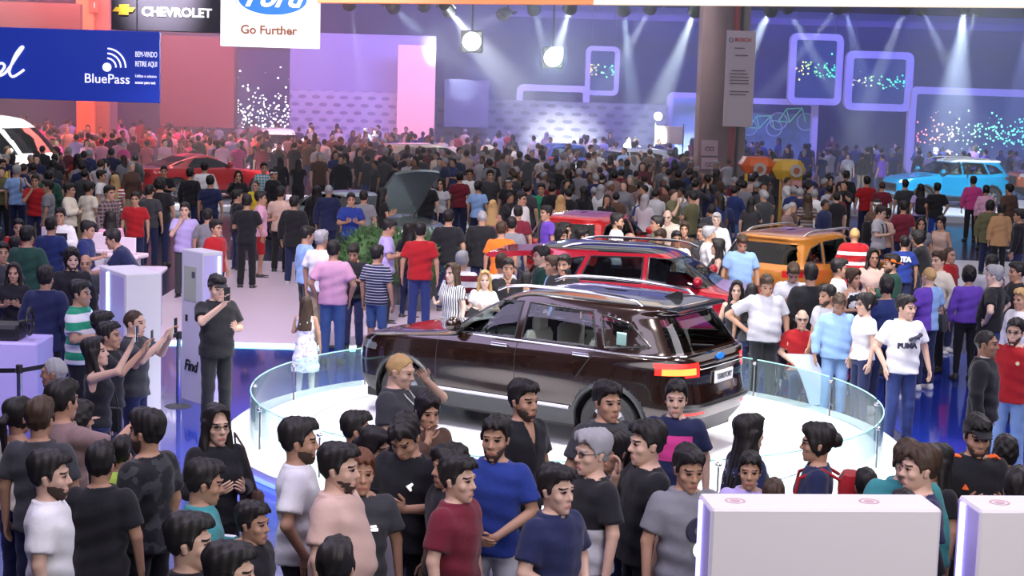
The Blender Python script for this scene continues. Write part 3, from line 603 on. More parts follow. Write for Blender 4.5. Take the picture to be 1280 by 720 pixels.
VAN = [(.05, .35, 5.35, .32, .90, 6), (.0, .6, 5.46, .55, .97, 6), (.0, .9, 5.44, .85, .985, 6), (.0, 1.1, 5.28, 1.05, .985, 6), (.0, 1.25, 5.0, 1.22, .98, 7), (.0, 1.33, 4.75, 1.34, .97, 6), (.02, 1.6, 4.45, 1.62, .95, 6), (.04, 1.9, 4.12, 1.92, .92, 6), (.08, 2.2, 3.75, 2.2, .88, 6), (.15, 2.38, 3.4, 2.38, .80, 6), (.5, 2.46, 3.0, 2.46, .5, 5), (1.2, 2.5, 2.4, 2.5, .05, 3)]
def in_poly(px, pz, poly):
    r = np.zeros(px.shape, bool); n = len(poly)
    for i in range(n):
        (x0, z0), (x1, z1) = poly[i], poly[(i+1) % n]
        if z0 == z1: continue
        r ^= ((z0 > pz) != (z1 > pz)) & (px < (x1-x0)*(pz-z0)/(z1-z0)+x0)
    return r
def snap_poly(px, pz, poly, tol):
    ox, oz = px.copy(), pz.copy(); best = np.full(px.shape, tol)
    for i in range(len(poly)):
        (x0, z0), (x1, z1) = poly[i], poly[(i+1) % len(poly)]; dx, dz = x1-x0, z1-z0; L = dx*dx+dz*dz
        t = np.clip(((px-x0)*dx+(pz-z0)*dz)/L, 0, 1); qx, qz = x0+t*dx, z0+t*dz; d = np.hypot(px-qx, pz-qz); m = d < best; ox[m], oz[m], best[m] = qx[m], qz[m], d[m]
    return ox, oz
def car(name, prof, paint, wheels, wr, wins, label, loc, yaw, nlev=110, nc=170, group=None, lights=(), rim='silver', roof=None, hide=(), clad=.36, arch=1.10, seats=True, front_glass=None, rear_glass=None, rails=True, tint=(.32, .38, .40), handles=(), wz=None, white_seats=False):
    P = np.array(prof, float); L = P[:, 2].max(); T = empty(name, loc, yaw, label, 'car' if name != 'van' else 'van', group)
    seg = np.sqrt((np.diff(P[:, 0])**2)*.5+(np.diff(P[:, 2])**2)*.5+np.diff(P[:, 1])**2+np.diff(P[:, 4])**2)+.01; ts = np.concatenate([[0], np.cumsum(seg)]); tt = np.linspace(0, ts[-1], nlev)
    Q = np.stack([np.interp(tt, ts, P[:, i]) for i in range(6)], 1)
    for _ in range(2): Q[1:-1] = .25*Q[:-2]+.5*Q[1:-1]+.25*Q[2:]
    rows = []
    th = np.linspace(0, math.pi, 1200)
    for xr, zr, xf, zf, w, n in Q:
        xc, a = (xr+xf)/2, (xf-xr)/2; c, s = np.cos(th), np.sin(th); x = xc-a*np.sign(c)*np.abs(c)**(2/n); y = w*np.abs(s)**(2/n)
        d = np.concatenate([[0], np.cumsum(np.hypot(np.diff(x), np.diff(y)))]); u = np.linspace(0, d[-1], nc); x = np.interp(u, d, x); y = np.interp(u, d, y); k = (x-xr)/(xf-xr+1e-9)
        # doors tuck in a little below the shoulder, the front fenders swell
        z = zr+(zf-zr)*k
        hollow = .018*np.exp(-((z-.62)/.12)**2)*np.clip(1-np.abs(x-L*.5)/(L*.28), 0, 1)*(y > w*.9); rows.append(np.stack([x, y-hollow, z], 1))
    A = np.array(rows); B = A[:, ::-1][:, 1:-1].copy(); B[..., 1] *= -1; G = np.concatenate([A, B], 1); nl, m = G.shape[:2]
    # side test
    sx = np.gradient(G[..., 0], axis=1); sy = np.roll(G[..., 1], -1, 1)-np.roll(G[..., 1], 1, 1); sx = np.roll(G[..., 0], -1, 1)-np.roll(G[..., 0], 1, 1); side = np.abs(sx) > np.abs(sy)*1.1
    X, Z = G[..., 0], G[..., 2]; tol = .016
    wz = wz or wr; RA = wr*arch+.015
    for xw in wheels:
        d = np.hypot(X-xw, Z-wz); q = side & (np.abs(d-RA) < tol); k = RA/d; X[q] = (xw+(X-xw)*k)[q]; Z[q] = (wz+(Z-wz)*k)[q]
    zb = P[-8][1]*.9
    for w in wins:
        ax, az = snap_poly(X, Z, w, tol); q = side & (Z > .8); X[q], Z[q] = ax[q], az[q]
    G[..., 0], G[..., 2] = X, Z; V = G.reshape(-1, 3)
    i, j = np.meshgrid(np.arange(nl-1), np.arange(m), indexing='ij'); j2 = (j+1) % m
    F = np.stack([i*m+j, (i+1)*m+j, (i+1)*m+j2, i*m+j2], -1).reshape(-1, 4); C = V[F].mean(1); fs = (side[i, j] & side[i, j2]).ravel()
    cx, cy, cz = C.T; cls = np.zeros(len(F), int); names = ['body_shell']; mats = [paint]
    cls[fs & (cz < clad)] = -2
    cls[(cz < clad*1.02)] = -2
    for xw in wheels: d = np.hypot(cx-xw, cz-wz); cls[fs & (d < RA)] = -1; cls[fs & (d >= RA) & (d < RA+.055) & (clad > .3)] = -2
    gm = glass('car_glass_'+'_'.join('%02d' % int(t*100) for t in tint), tint, .055)
    for w in wins: q = fs & in_poly(cx, cz, w); names.append('side_window'); cls[q & (cy > 0)] = len(names)-1; mats.append(gm); names.append('side_window'); cls[q & (cy < 0)] = len(names)-1; mats.append(gm)
    if front_glass:
        z0, z1, yw = front_glass; q = ~fs & (cx > L*.5) & (cz > z0) & (cz < z1) & (np.abs(cy) < yw-(cz-z0)*.32); names.append('windshield'); mats.append(gm); cls[q] = len(names)-1
    if rear_glass:
        z0, z1, yw = rear_glass; q = (~fs | (np.abs(cy) < yw*.8)) & (cx < L*.5) & (cz > z0) & (cz < z1) & (np.abs(cy) < yw-(cz-z0)*.32); names.append('rear_window'); mats.append(gm); cls[q] = len(names)-1
    for nm, pred, lm in lights:
        for s in ((-1, 1) if nm not in ('grille', 'skid_plate') else (0,)): q = pred(cx, cy, cz) & (cls > -1) & (cy*s >= 0); names.append(nm); mats.append(lm); cls[q] = len(names)-1
    if roof: q = (cz > roof[0]) & (cls == 0); names.append('roof_panel'); mats.append(roof[1]); cls[q] = len(names)-1
    names.append('cladding'); mats.append(mat('car_cladding', (.03, .033, .036), .45)); cls[cls == -2] = len(names)-1
    off = np.array((L/2, 0, 0))
    for k, nm in enumerate(names):
        q = F[cls == k]
        if not len(q) or nm in hide: continue
        u, inv = np.unique(q, return_inverse=True); link(nm, mk_mesh(nm, V[u]-off, inv.reshape(-1, 4)), mats[k], T)
    Vg = V[np.abs(V[:, 1]) > 0]; Vp = V[(V[:, 1] > 0.02)]
    def sy_(x, z, o=.0):
        d = (Vp[:, 0]-x)**2+(Vp[:, 2]-z)**2; ii = np.argsort(d)[:5]; w = 1/(d[ii]+1e-6); return float((Vp[ii, 1]*w).sum()/w.sum())+o
    blk = mat('car_black_plastic', (.012, .012, .013), .35); chrome = mat('chrome', (.75, .76, .78), .12, 1.)
    # underbody and wheel wells
    CARS.append((loc[0], loc[1], yaw, L, P[:, 4].max()))
    u = MB(); u.box((L*.06-L/2, -.72, .20), (L*.95-L/2, .72, .30)); u.build('underbody', blk, T)
    for xw in wheels:
        for s in (-1, 1):
            yo = P[3][4]*.985; u = MB(); n = 20; an = [math.pi*(-.08+1.16*k/n) for k in range(n+1)]; V0 = []; 
            for a in an: V0 += [(xw-L/2+RA*math.cos(a), s*(yo-.02), wz+RA*math.sin(a)), (xw-L/2+RA*math.cos(a), s*(yo-.34), wz+RA*math.sin(a))]
            V0.append((xw-L/2, s*(yo-.34), wz)); u.add(V0, [(2*k, 2*k+1, 2*k+3, 2*k+2) for k in range(n)]+[(2*k+1, len(V0)-1, 2*k+3) for k in range(n)]); u.build('wheel_well', blk, T)
            u = MB(); c = (xw-L/2, s*(yo-.115), wr); u.lathe([(wr*.64, -.10), (wr*.9, -.115), (wr*.985, -.09), (wr, -.04), (wr, .04), (wr*.985, .09), (wr*.9, .115), (wr*.66, .10), (wr*.64, .06)], 40, c, 'y', caps=False)
            wh = u.build('wheel', mat('tyre', (.02, .02, .02), .8), T, smooth=True)
            u = MB(); e = s*.075; u.lathe([(wr*.66, -.09), (wr*.66, .09)], 32, c, 'y', caps=False); u.lathe([(wr*.66, e), (wr*.60, e*1.1), (wr*.60, e*.8)], 32, c, 'y', caps=False)
            for k in range(10):
                a = 2*math.pi*k/10+(.1 if k % 2 else -.1); d = np.array((math.cos(a), 0, math.sin(a))); t = np.array((-math.sin(a), 0, math.cos(a))); b0 = np.array(c)+np.array((0, e, 0))
                pts = [b0+d*wr*.1-t*.022, b0+d*wr*.1+t*.022, b0+d*wr*.63+t*.03, b0+d*wr*.63-t*.03]; bk = np.array((0, -s*.03, 0)); u.add([*pts, *[p+bk for p in pts]], [(0, 1, 2, 3), (7, 6, 5, 4), (0, 4, 5, 1), (1, 5, 6, 2), (2, 6, 7, 3), (3, 7, 4, 0)])
            u.lathe([(.001, e*1.25), (wr*.16, e*1.2), (wr*.18, e*.6)], 16, c, 'y', caps=False)
            u.build('rim', mat('rim_dark', (.10, .10, .11), .3, .8) if rim == 'dark' else mat('rim_silver', (.6, .6, .62), .25, .9), wh)
            u = MB(); u.lathe([(.001, s*.01), (wr*.5, s*.01), (wr*.5, -s*.01)], 28, c, 'y', caps=False); u.build('brake_disc', mat('brake', (.25, .25, .25), .4, .8), wh)
    # window surrounds
    for w in wins:
        for s in (-1, 1):
            u = MB(); pts = []
            for k in range(len(w)):
                (x0, z0), (x1, z1) = w[k], w[(k+1) % len(w)]; n = max(2, int(math.hypot(x1-x0, z1-z0)/.08))
                for q in range(n): x, z = x0+(x1-x0)*q/n, z0+(z1-z0)*q/n; pts.append((x-L/2, s*(sy_(x, z)+.002), z))
            u.tube(pts, .012, 6, closed=True); u.build('window_frame', blk, T, smooth=True)
    if seats:
        sm = mat('seat_light', (.55, .50, .45), .7) if white_seats else mat('seat_dark', (.05, .05, .055), .7)
        hz = P[:, 1].max(); fx = L*.50; zs = hz*.34
        for sx_, ys in ((fx, (-.36, .36)), (fx-.85, (-.36, .36))):
            for y in ys:
                u = MB(); u.box((sx_-L/2-.05, y-.25, zs-.05), (sx_-L/2+.45, y+.25, zs+.12), .06); u.box((sx_-L/2-.18, y-.24, zs), (sx_-L/2-.02, y+.24, min(zs+.62, hz-.42)), .06); se = u.build('seat', sm, T, smooth=True)
                u = MB(); u.box((sx_-L/2-.17, y-.12, min(zs+.60, hz-.44)), (sx_-L/2-.06, y+.12, min(zs+.78, hz-.22)), .04); u.build('headrest', sm, se, smooth=True)
        u = MB(); u.box((fx+.72-L/2, -.66, hz*.45), (fx+1.15-L/2, .66, hz*.60), .05); u.build('dashboard', blk, T)
        u = MB(); u.tube([(fx+.60-L/2-.05*math.sin(a), .36+.18*math.cos(a), hz*.60+.18*math.sin(a)) for a in np.linspace(0, 2*math.pi, 17)[:-1]], .016, 6, closed=True); u.tube([(fx+.6-L/2, .20, hz*.6), (fx+.6-L/2, .52, hz*.6)], .014, 6); u.build('steering_wheel', blk, T)
    # mirrors
    for s in (-1, 1):
        x = wins[-1][-1][0] if False else max(p[0] for w in wins for p in w)-.16; z = min(p[1] for w in wins for p in w)+.04; y = sy_(x, z-.02)
        u = MB(); u.ell((x-L/2+.02, s*(y+.13), z+.06), (.075, .12, .085), 14, 10); mr = u.build('mirror', paint, T, smooth=True); u = MB(); u.box((x-.03-L/2, min(s*(y-.03), s*(y+.08)), z-.03), (x+.04-L/2, max(s*(y-.03), s*(y+.08)), z+.02), .01); u.build('mirror_arm', blk, mr)
    for hx, hz_ in handles:
        for s in (-1, 1): y = sy_(hx, hz_); u = MB(); u.box((hx-.11-L/2, min(s*(y+.012), s*(y+.036)), hz_-.016), (hx+.11-L/2, max(s*(y+.012), s*(y+.036)), hz_+.016), .008); u.build('door_handle', chrome, T, smooth=True)
    return T, L, sy_, V
# ---------------------------------------------------------------- structure
def struct(o): o['kind'] = 'structure'; return o
gloss = mat('floor_gloss', (.045, .045, .075), .22, spec=.5); noisy(gloss, 1.5, .35)
struct(MB().box((-60, -6, -.2), (60, 130, 0)).build('floor', gloss))
pinkf = mat('floor_pale', (.66, .55, .66), .32)
struct(MB().box((-6.3, 25.2, 0), (-1.2, 36., .05)).build('floor_pale', pinkf))
struct(MB().box((-1.2, 26.3, 0), (5.2, 36., .05)).build('floor_pale', mat('floor_pale2', (.50, .46, .56), .35)))
bluef = mat('floor_blue', (.01, .03, .30), .12, coat=.5)
struct(MB().box((-7.2, 12., 0), (-1., 25.2, .012)).build('floor_blue', bluef)); struct(MB().box((4.8, 14., 0), (11., 26.5, .012)).build('floor_blue', bluef))
struct(MB().box((-1., 22.6, 0), (4.8, 25.2, .014)).build('floor_blue', bluef))
ledb = mat('led_blue', (.05, .1, 1), .4, emit=5., ecol=(.06, .10, 1.)); ledc = mat('led_cyan', (.3, .7, 1), .4, emit=5, ecol=(.25, .75, 1.)); ledv = mat('led_violet', (.4, .3, 1), .4, emit=2.2, ecol=(.30, .22, 1.))
struct(MB().box((-6.3, 25.14, .0), (-1.2, 25.2, .05)).build('trim_1', ledc)); struct(MB().box((-1.2, 26.24, .0), (-.6, 26.3, .12)).build('trim_2', ledb))
p = at(1160, 345); struct(MB().box((9.2, 33., 0), (13.5, 40.5, .05)).build('floor_white', mat('floor_white', (.85, .85, .9), .3)))
struct(MB().box((9.2, 32.92, 0), (13.5, 33., .06)).build('trim_3', ledb))
# low blue stage for the far blue car
struct(MB().lathe([(5.2, 0), (5.2, .2), (0.001, .2)], 48, (14.6, 57.2, 0)).build('floor_stage', mat('stage_white', (.75, .78, .9), .3)))
# far halls: walls
YW = 88.
def wallp(name, u0, v0, u1, v1, Y, m, th=.4):
    a, b = atY(u0, v0, Y), atY(u1, v1, Y); x0, x1 = sorted((a[0], b[0])); z0, z1 = sorted((a[2], b[2])); return MB().box((x0, Y, max(0, z0)), (x1, Y+th, z1)).build(name, m)
wall_m = mat('wall_dark_blue', (.03, .035, .16), .8)
struct(MB().box((-60, YW, 0), (60, YW+.5, 16)).build('wall_far', wall_m))
struct(MB().box((-60, 20, 13.5), (60, YW, 14)).build('ceiling', mat('ceiling_black', (.02, .02, .035), .9)))
struct(MB().box((-60, 20, 0), (-59.5, YW, 14)).build('wall_left', wall_m)); struct(MB().box((59.5, 20, 0), (60, YW, 14)).build('wall_right', wall_m))
def scales(name, base, dash, sx, sz):
    m = mat(name, base, .7); nt = m.node_tree; N = nt.nodes.new; b = nt.nodes['Principled BSDF']
    tc = N('ShaderNodeTexCoord'); mp = N('ShaderNodeMapping'); mp.inputs['Rotation'].default_value = (math.pi/2, 0, 0); mp.inputs['Scale'].default_value = (1, 1, 1)
    br = N('ShaderNodeTexBrick'); br.offset = .5; br.inputs['Scale'].default_value = 1; br.inputs['Brick Width'].default_value = sx; br.inputs['Row Height'].default_value = sz; br.inputs['Mortar Size'].default_value = sz*.26; br.inputs['Mortar Smooth'].default_value = .5
    sep = N('ShaderNodeSeparateXYZ'); cmb = N('ShaderNodeCombineXYZ'); nt.links.new(tc.outputs['Object'], sep.inputs[0]); nt.links.new(sep.outputs[0], cmb.inputs[0]); nt.links.new(sep.outputs[2], cmb.inputs[1])
    wv = N('ShaderNodeMath'); wv.operation = 'FRACT'; fx = N('ShaderNodeMath'); fx.operation = 'MULTIPLY'; fx.inputs[1].default_value = 1/sx
    row = N('ShaderNodeMath'); row.operation = 'FLOOR'; rz = N('ShaderNodeMath'); rz.operation = 'MULTIPLY'; rz.inputs[1].default_value = 1/sz; nt.links.new(sep.outputs[2], rz.inputs[0]); nt.links.new(rz.outputs[0], row.inputs[0])
    hf = N('ShaderNodeMath'); hf.operation = 'MULTIPLY_ADD'; hf.inputs[1].default_value = .5; nt.links.new(row.outputs[0], hf.inputs[0]); nt.links.new(sep.outputs[0], fx.inputs[0]); nt.links.new(fx.outputs[0], hf.inputs[2]); nt.links.new(hf.outputs[0], wv.inputs[0])
    fz = N('ShaderNodeMath'); fz.operation = 'FRACT'; nt.links.new(rz.outputs[0], fz.inputs[0])
    def el(src, c, r):
        a = N('ShaderNodeMath'); a.operation = 'SUBTRACT'; a.inputs[1].default_value = c; nt.links.new(src, a.inputs[0]); d = N('ShaderNodeMath'); d.operation = 'DIVIDE'; d.inputs[1].default_value = r; nt.links.new(a.outputs[0], d.inputs[0]); p = N('ShaderNodeMath'); p.operation = 'POWER'; p.inputs[1].default_value = 2
        q = N('ShaderNodeMath'); q.operation = 'ABSOLUTE'; nt.links.new(d.outputs[0], q.inputs[0]); nt.links.new(q.outputs[0], p.inputs[0]); return p.outputs[0]
    s = N('ShaderNodeMath'); s.operation = 'ADD'; nt.links.new(el(wv.outputs[0], .5, .30), s.inputs[0]); nt.links.new(el(fz.outputs[0], .5, .26), s.inputs[1]); g = N('ShaderNodeMath'); g.operation = 'LESS_THAN'; g.inputs[1].default_value = 1; nt.links.new(s.outputs[0], g.inputs[0])
    mx = N('ShaderNodeMix'); mx.data_type = 'RGBA'; mx.inputs[6].default_value = (*base, 1); mx.inputs[7].default_value = (*dash, 1); nt.links.new(g.outputs[0], mx.inputs[0]); nt.links.new(mx.outputs[2], b.inputs['Base Color']); return m
struct(wallp('wall_violet', 363, 40, 541, 215, 76, mat('wall_violet', (.40, .38, .62), .7)))
struct(wallp('wall_violet_pattern', 363, 112, 498, 215, 75.4, scales('scales_violet', (.52, .49, .70), (.28, .26, .46), .62, .34)))
struct(wallp('wall_grey_pattern', 496, 121, 832, 215, 80, scales('scales_grey', (.26, .26, .31), (.10, .11, .15), .80, .36)))
struct(wallp('wall_grey_panel', 556, 99, 610, 160, 79, mat('grey_panel', (.30, .28, .38), .7)))
struct(wallp('wall_red', 200, 44, 292, 160, 70, mat('wall_red', (.22, .06, .08), .7)))
struct(wallp('wall_dark', 292, 40, 364, 215, 84, mat('wall_dark', (.05, .05, .08), .8)))
struct(wallp('wall_mauve', -60, 0, 100, 60, 60, mat('wall_mauve', (.20, .15, .18), .8)))
struct(wallp('beam_rig', 395, -4, 1300, 10, 66, mat('rig_black', (.02, .02, .04), .8)))
struct(wallp('wall_mauve_frieze', 620, 12, 1290, 40, 83, mat('mauve_frieze', (.20, .16, .34), .8)))
sparkm = None
pk = wallp('lit_panel', 498, 56, 541, 215, 74.7, mat('panel_pink', (.80, .50, .52), .5, emit=.55, ecol=(.95, .36, .38))); tag(pk, 'tall rounded pink lit panel beside the violet patterned wall', 'panel')
# concrete pillars
def pillar(u0, u1, v, Y, m, lab=None):
    a, b = atY(u0, v, Y), atY(u1, v, Y); return struct(MB().box((a[0], Y, 0), (b[0], Y+1.3, 13.5), .03).build('pillar', m))
pm = noisy(mat('pillar_mauve', (.30, .20, .20), .85), .8, .18); pillar(876, 921, 100, 56, pm); pillar(921, 935, 100, 56.3, mat('pillar_edge', (.36, .29, .26), .85))
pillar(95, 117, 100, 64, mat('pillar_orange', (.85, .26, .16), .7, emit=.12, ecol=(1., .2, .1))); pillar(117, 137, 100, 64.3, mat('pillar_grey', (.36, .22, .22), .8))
a = atY(918, 100, 55.9); tag(MB().lathe([(.09, .0), (.09, 13.4)], 10, (a[0], 55.85, 0)).build('fire_pipe', mat('pipe_red', (.42, .05, .06), .5)), 'red fire pipe running up the mauve concrete pillar', 'pipe')
a = atY(926, 100, 55.9); tag(MB().lathe([(.05, .0), (.05, 13.4)], 10, (a[0], 56.1, 0)).build('drain_pipe', mat('pipe_dark', (.06, .05, .05), .5)), 'thin dark pipe beside the red one on the pillar', 'pipe')
# overhead lit fascia along the top of the picture
Yb = 27.; a, b = atY(396, 2, Yb), atY(1290, 2, Yb); c = atY(742, 2, Yb)
dz = .0034*13.333; lo = [atY(396, 3, Yb), atY(742, 5, Yb), atY(1300, 9, Yb)]
def fascia(p, q, z, nm, m): struct(MB().prism([(p[0], p[2]), (q[0], q[2]), (q[0], z), (p[0], z)], Yb, Yb+.4).build(nm, m))
fascia(lo[0], lo[1], 6.2, 'beam_orange', mat('fascia_orange', (.9, .3, .12), .5, emit=.6, ecol=(1., .28, .10)))
fascia(lo[1], lo[2], 6.2, 'beam_cream', mat('fascia_cream', (.95, .85, .68), .5, emit=.7, ecol=(1., .82, .60)))
#, mat('fascia_orange', (.9, .3, .12), .5, emit=.9, ecol=(1., .28, .10))))
#, Yb+.4, a[2]+.8)).build('beam_cream', mat('fascia_cream', (.95, .85, .68), .5, emit=1.1, ecol=(1., .82, .60))))
# ---------------------------------------------------------------- hanging signs
wl = mat('sign_white', (.92, .92, .95), .5, emit=.5, ecol=(.95, .93, 1.)); ink_w = mat('ink_white', (.95, .95, .97), .5, emit=.55, ecol=(1, 1, 1)); ink_b = mat('ink_black', (.02, .02, .02), .6); ink_g = mat('ink_grey', (.12, .11, .15), .6); ink_o = mat('ink_rust', (.45, .13, .05), .6); ink_r = mat('ink_red', (.6, .04, .05), .6)
def board(name, u0, v0, u1, v1, Y, m, label, cat, th=.12):
    a, b = atY(u0, v0, Y), atY(u1, v1, Y); x0, x1 = a[0], b[0]; z0, z1 = b[2], a[2]
    t = empty(name, ((x0+x1)/2, Y, z0), 0, label, cat); w, h = x1-x0, z1-z0; MB().box((-w/2, 0, 0), (w/2, th, h), .01).build('panel', m, t)
    def put(u, v): p = atY(u, v, Y); return (p[0]-(x0+x1)/2, -.012, p[2]-z0)
    return t, w, h, put, Y
def wires(t, w, h):
    for s in (-1, 1): MB().tube([(s*w*.4, .05, h), (s*w*.4, .05, 13.5-t.location.z)], .012, 5).build('hanging_wire', mat('wire', (.1, .1, .1), .5), t)
# blue banner
t, w, h, put, Y = board('blue_banner', -90, 31, 199, 129, 30, mat('banner_blue', (.012, .045, .42), .35, emit=.10, ecol=(.01, .06, .60)), 'long blue hanging banner with white lettering above the crowd', 'sign'); wires(t, w, h)
px = Y/FPX
text('lettering', 'BluePass', 16.5*px, ink_w, t, put(134, 99), bold=.0008)
text('lettering', 'BEM-VINDO', 9.5*px, ink_w, t, put(169, 68), align='LEFT', sx=.54); text('lettering', 'RETIRE AQUI', 9.5*px, ink_w, t, put(169, 80), align='LEFT', sx=.50)
text('lettering', 'Utilize o adesivo', 5*px, ink_w, t, put(169, 95), align='LEFT', sx=.8); text('lettering', 'acesso para test', 5*px, ink_w, t, put(169, 103), align='LEFT', bold=.001, sx=.78)
u = MB(); c = put(134, 84)
for r in (11, 17, 23): u.tube([(c[0]+r*px*math.cos(R_(q)), c[1], c[2]+r*px*math.sin(R_(q))) for q in range(0, 91, 8)], 1.1*px, 5)
u.lathe([(.001, -.012), (5.5*px, -.012), (5.5*px, .0)], 20, (c[0], c[1], c[2]), 'y', caps=False); u.build('signal_emblem', ink_w, t)
u = MB(); d = put(0, 0)
scr = [(-14, 88), (-8, 94), (-1, 92), (6, 84), (3, 79), (-4, 82), (-8, 90), (-3, 95), (6, 92), (14, 82), (22, 70), (29, 60), (27, 59), (20, 68), (15, 80), (12, 90), (16, 96), (24, 92), (32, 86)]
P0 = [np.array(put(*q))+np.array((0, -.01, 0)) for q in scr]; P1 = []
for i in range(len(P0)-1):
    p0, p1, p2, p3 = P0[max(i-1, 0)], P0[i], P0[i+1], P0[min(i+2, len(P0)-1)]
    for k in range(4): q = k/4; P1.append(.5*((2*p1)+(-p0+p2)*q+(2*p0-5*p1+4*p2-p3)*q*q+(-p0+3*p1-3*p2+p3)*q**3))
u.tube(P1, 1.7*px, 6); u.build('script_letter', ink_w, t, smooth=True)
# white board with the blue oval
t, w, h, put, Y = board('white_signboard', 276, -34, 396, 61, 28, wl, 'white hanging light box with blue oval badge and slogan', 'sign', .45); wires(t, w, h); px = Y/FPX
text('lettering', 'Go Further', 15*px, mat('ink_brown', (.26, .10, .03), .6), t, put(336, 38), bold=.006, depth=.01); c = put(341, -1)
def oval(m_, rx, rz, y, nm): u = MB(); u.lathe([(.001, 0), (1, 0), (1, .02)], 48, (0, 0, 0), 'y', caps=False); o = u.build(nm, m_, t, loc=(c[0], c[1]-y, c[2])); o.scale = (rx*px, 1, rz*px); return o
oval(mat('ink_silver', (.7, .72, .8), .3), 47, 23, .0, 'badge_rim'); oval(ink_w, 45, 21.4, .006, 'badge_ring'); oval(mat('badge_blue', (.01, .10, .45), .3, emit=.5, ecol=(.01, .22, .85)), 42.5, 19.2, .012, 'badge_oval')
text('lettering', 'Ford', 36*px, ink_w, t, (c[0], c[1]-.035, c[2]+2*px), shear=.45, bold=.012)
# chevrolet board
t, w, h, put, Y = board('dark_signboard', 139, -14, 275, 41, 46, mat('sign_dark', (.05, .045, .07), .4), 'dark hanging fascia with white capital lettering and gold bowtie emblem', 'sign', .8); px = Y/FPX
text('lettering', 'CHEVROLET', 15*px, ink_w, t, put(221, 16), bold=.010, sx=1.04); c = put(155, 12)
u = MB(); g = 1.*px; bow = [(-13, -2.4), (-9, 2.6), (-5.2, 2.6), (-5.2, 6), (6.2, 6), (5.2, 2.6), (13, 2.6), (9.5, -2.4), (5.2, -2.4), (5.2, -6), (-6.2, -6), (-5.2, -2.4)]
u.prism([(c[0]+x*g*1.1, c[2]+z*g*1.05) for x, z in bow], c[1]-.02, c[1]+.02); u.build('bowtie_emblem', mat('gold', (.9, .55, .06), .3, .3, emit=.3, ecol=(1, .6, .05)), t)
# small sign on the orange pillar
t, w, h, put, Y = board('pillar_sign', 111, -3, 124, 16, 63.9, mat('sign_rust', (.45, .12, .10), .6), 'small square sign at the top of the orange pillar', 'sign', .05); text('lettering', '1', 9*Y/FPX, ink_w, t, put(118, 7))
# white banner on the pillar
t, w, h, put, Y = board('pillar_banner', 909, 38, 940, 159, 54.8, mat('banner_pale', (.78, .66, .72), .6), 'tall pale printed banner hanging in front of the mauve pillar', 'sign', .08); px = Y/FPX
text('lettering', 'BOSCH', 6.2*px, ink_r, t, put(929, 50), bold=.006); u = MB(); c = put(914, 50); u.tube([(c[0]+2.6*px*math.cos(q), c[1], c[2]+2.6*px*math.sin(q)) for q in np.linspace(0, 6.28, 13)[:-1]], .5*px, 4, closed=True); u.build('ring_emblem', ink_g, t)
for v, x0, x1 in ((60, 918, 931), (69, 919, 935), (88, 914, 932), (92, 912, 935), (96, 912, 936), (100, 912, 936), (104, 912, 936), (114, 912, 936), (118, 912, 932)):
    a, b = put(x0, v), put(x1, v); MB().box((a[0], a[1]-.01, a[2]-.6*px), (b[0], a[1]+.01, a[2]+.6*px)).build('text_line', ink_g, t)
for i, (v0, v1) in enumerate(((175, 195), (197, 212))):
    t, w, h, put, Y = board('notice', 877, v0, 897, v1, 55.9, mat('notice_pale', (.70, .48, .56), .6), ('upper' if i == 0 else 'lower')+' square notice with knot sign on the mauve pillar', 'sign', .05); px = Y/FPX
    u = MB()
    for dx in (-2.6, 2.6): c = put(887+dx, (v0+v1)/2+1); u.tube([(c[0]+2.8*px*math.cos(q), c[1], c[2]+2.2*px*math.sin(q)) for q in np.linspace(0, 6.28, 13)[:-1]], .55*px, 4, closed=True)
    u.build('knot_emblem', ink_g, t)
# ---------------------------------------------------------------- stage frames and screens
fm = mat('frame_lilac', (.66, .60, .82), .5, emit=.16, ecol=(.55, .48, .95))
def sparks(name, c0, c1, c2, zc, spread, scale):
    """a dark screen showing a band of coloured sparks"""
    m = bpy.data.materials.new(name); m.use_nodes = True; nt = m.node_tree; b = nt.nodes['Principled BSDF']; b.inputs['Base Color'].default_value = (.01, .02, .08, 1); b.inputs['Roughness'].default_value = .3; N = nt.nodes.new
    tc = N('ShaderNodeTexCoord'); v = N('ShaderNodeTexVoronoi'); v.inputs['Scale'].default_value = scale; v.inputs['Randomness'].default_value = 1; nt.links.new(tc.outputs['Object'], v.inputs['Vector'])
    sep = N('ShaderNodeSeparateXYZ'); nt.links.new(tc.outputs['Generated'], sep.inputs[0])
    def M(op, a, b_=None):
        n = N('ShaderNodeMath'); n.operation = op
        for i, q in enumerate((a, b_)):
            if q is None: continue
            if isinstance(q, (int, float)): n.inputs[i].default_value = q
            else: nt.links.new(q, n.inputs[i])
        return n.outputs[0]
    z = M('DIVIDE', M('ABSOLUTE', M('SUBTRACT', sep.outputs[2], zc)), spread); fall = M('POWER', 2.718, M('MULTIPLY', M('MULTIPLY', z, z), -1.))
    sc = N('ShaderNodeSeparateColor'); nt.links.new(v.outputs['Color'], sc.inputs[0]); on = M('LESS_THAN', sc.outputs[0], M('MULTIPLY', fall, 1.05)); size = M('LESS_THAN', v.outputs['Distance'], M('ADD', M('MULTIPLY', sc.outputs[1], .34), .08))
    r = N('ShaderNodeValToRGB'); e = r.color_ramp.elements; e[0].position = 0; e[0].color = (*c0, 1); e[1].position = 1; e[1].color = (*c2, 1); k = e.new(.5); k.color = (*c1, 1); nt.links.new(sep.outputs[0], r.inputs['Fac'])
    mx = N('ShaderNodeMix'); mx.data_type = 'RGBA'; mx.inputs[6].default_value = (.012, .03, .16, 1); nt.links.new(M('MULTIPLY', on, size), mx.inputs[0]); nt.links.new(r.outputs['Color'], mx.inputs[7])
    st = M('ADD', M('MULTIPLY', M('MULTIPLY', on, size), 3.4), .9); nt.links.new(mx.outputs[2], b.inputs['Emission Color']); nt.links.new(st, b.inputs['Emission Strength']); return m
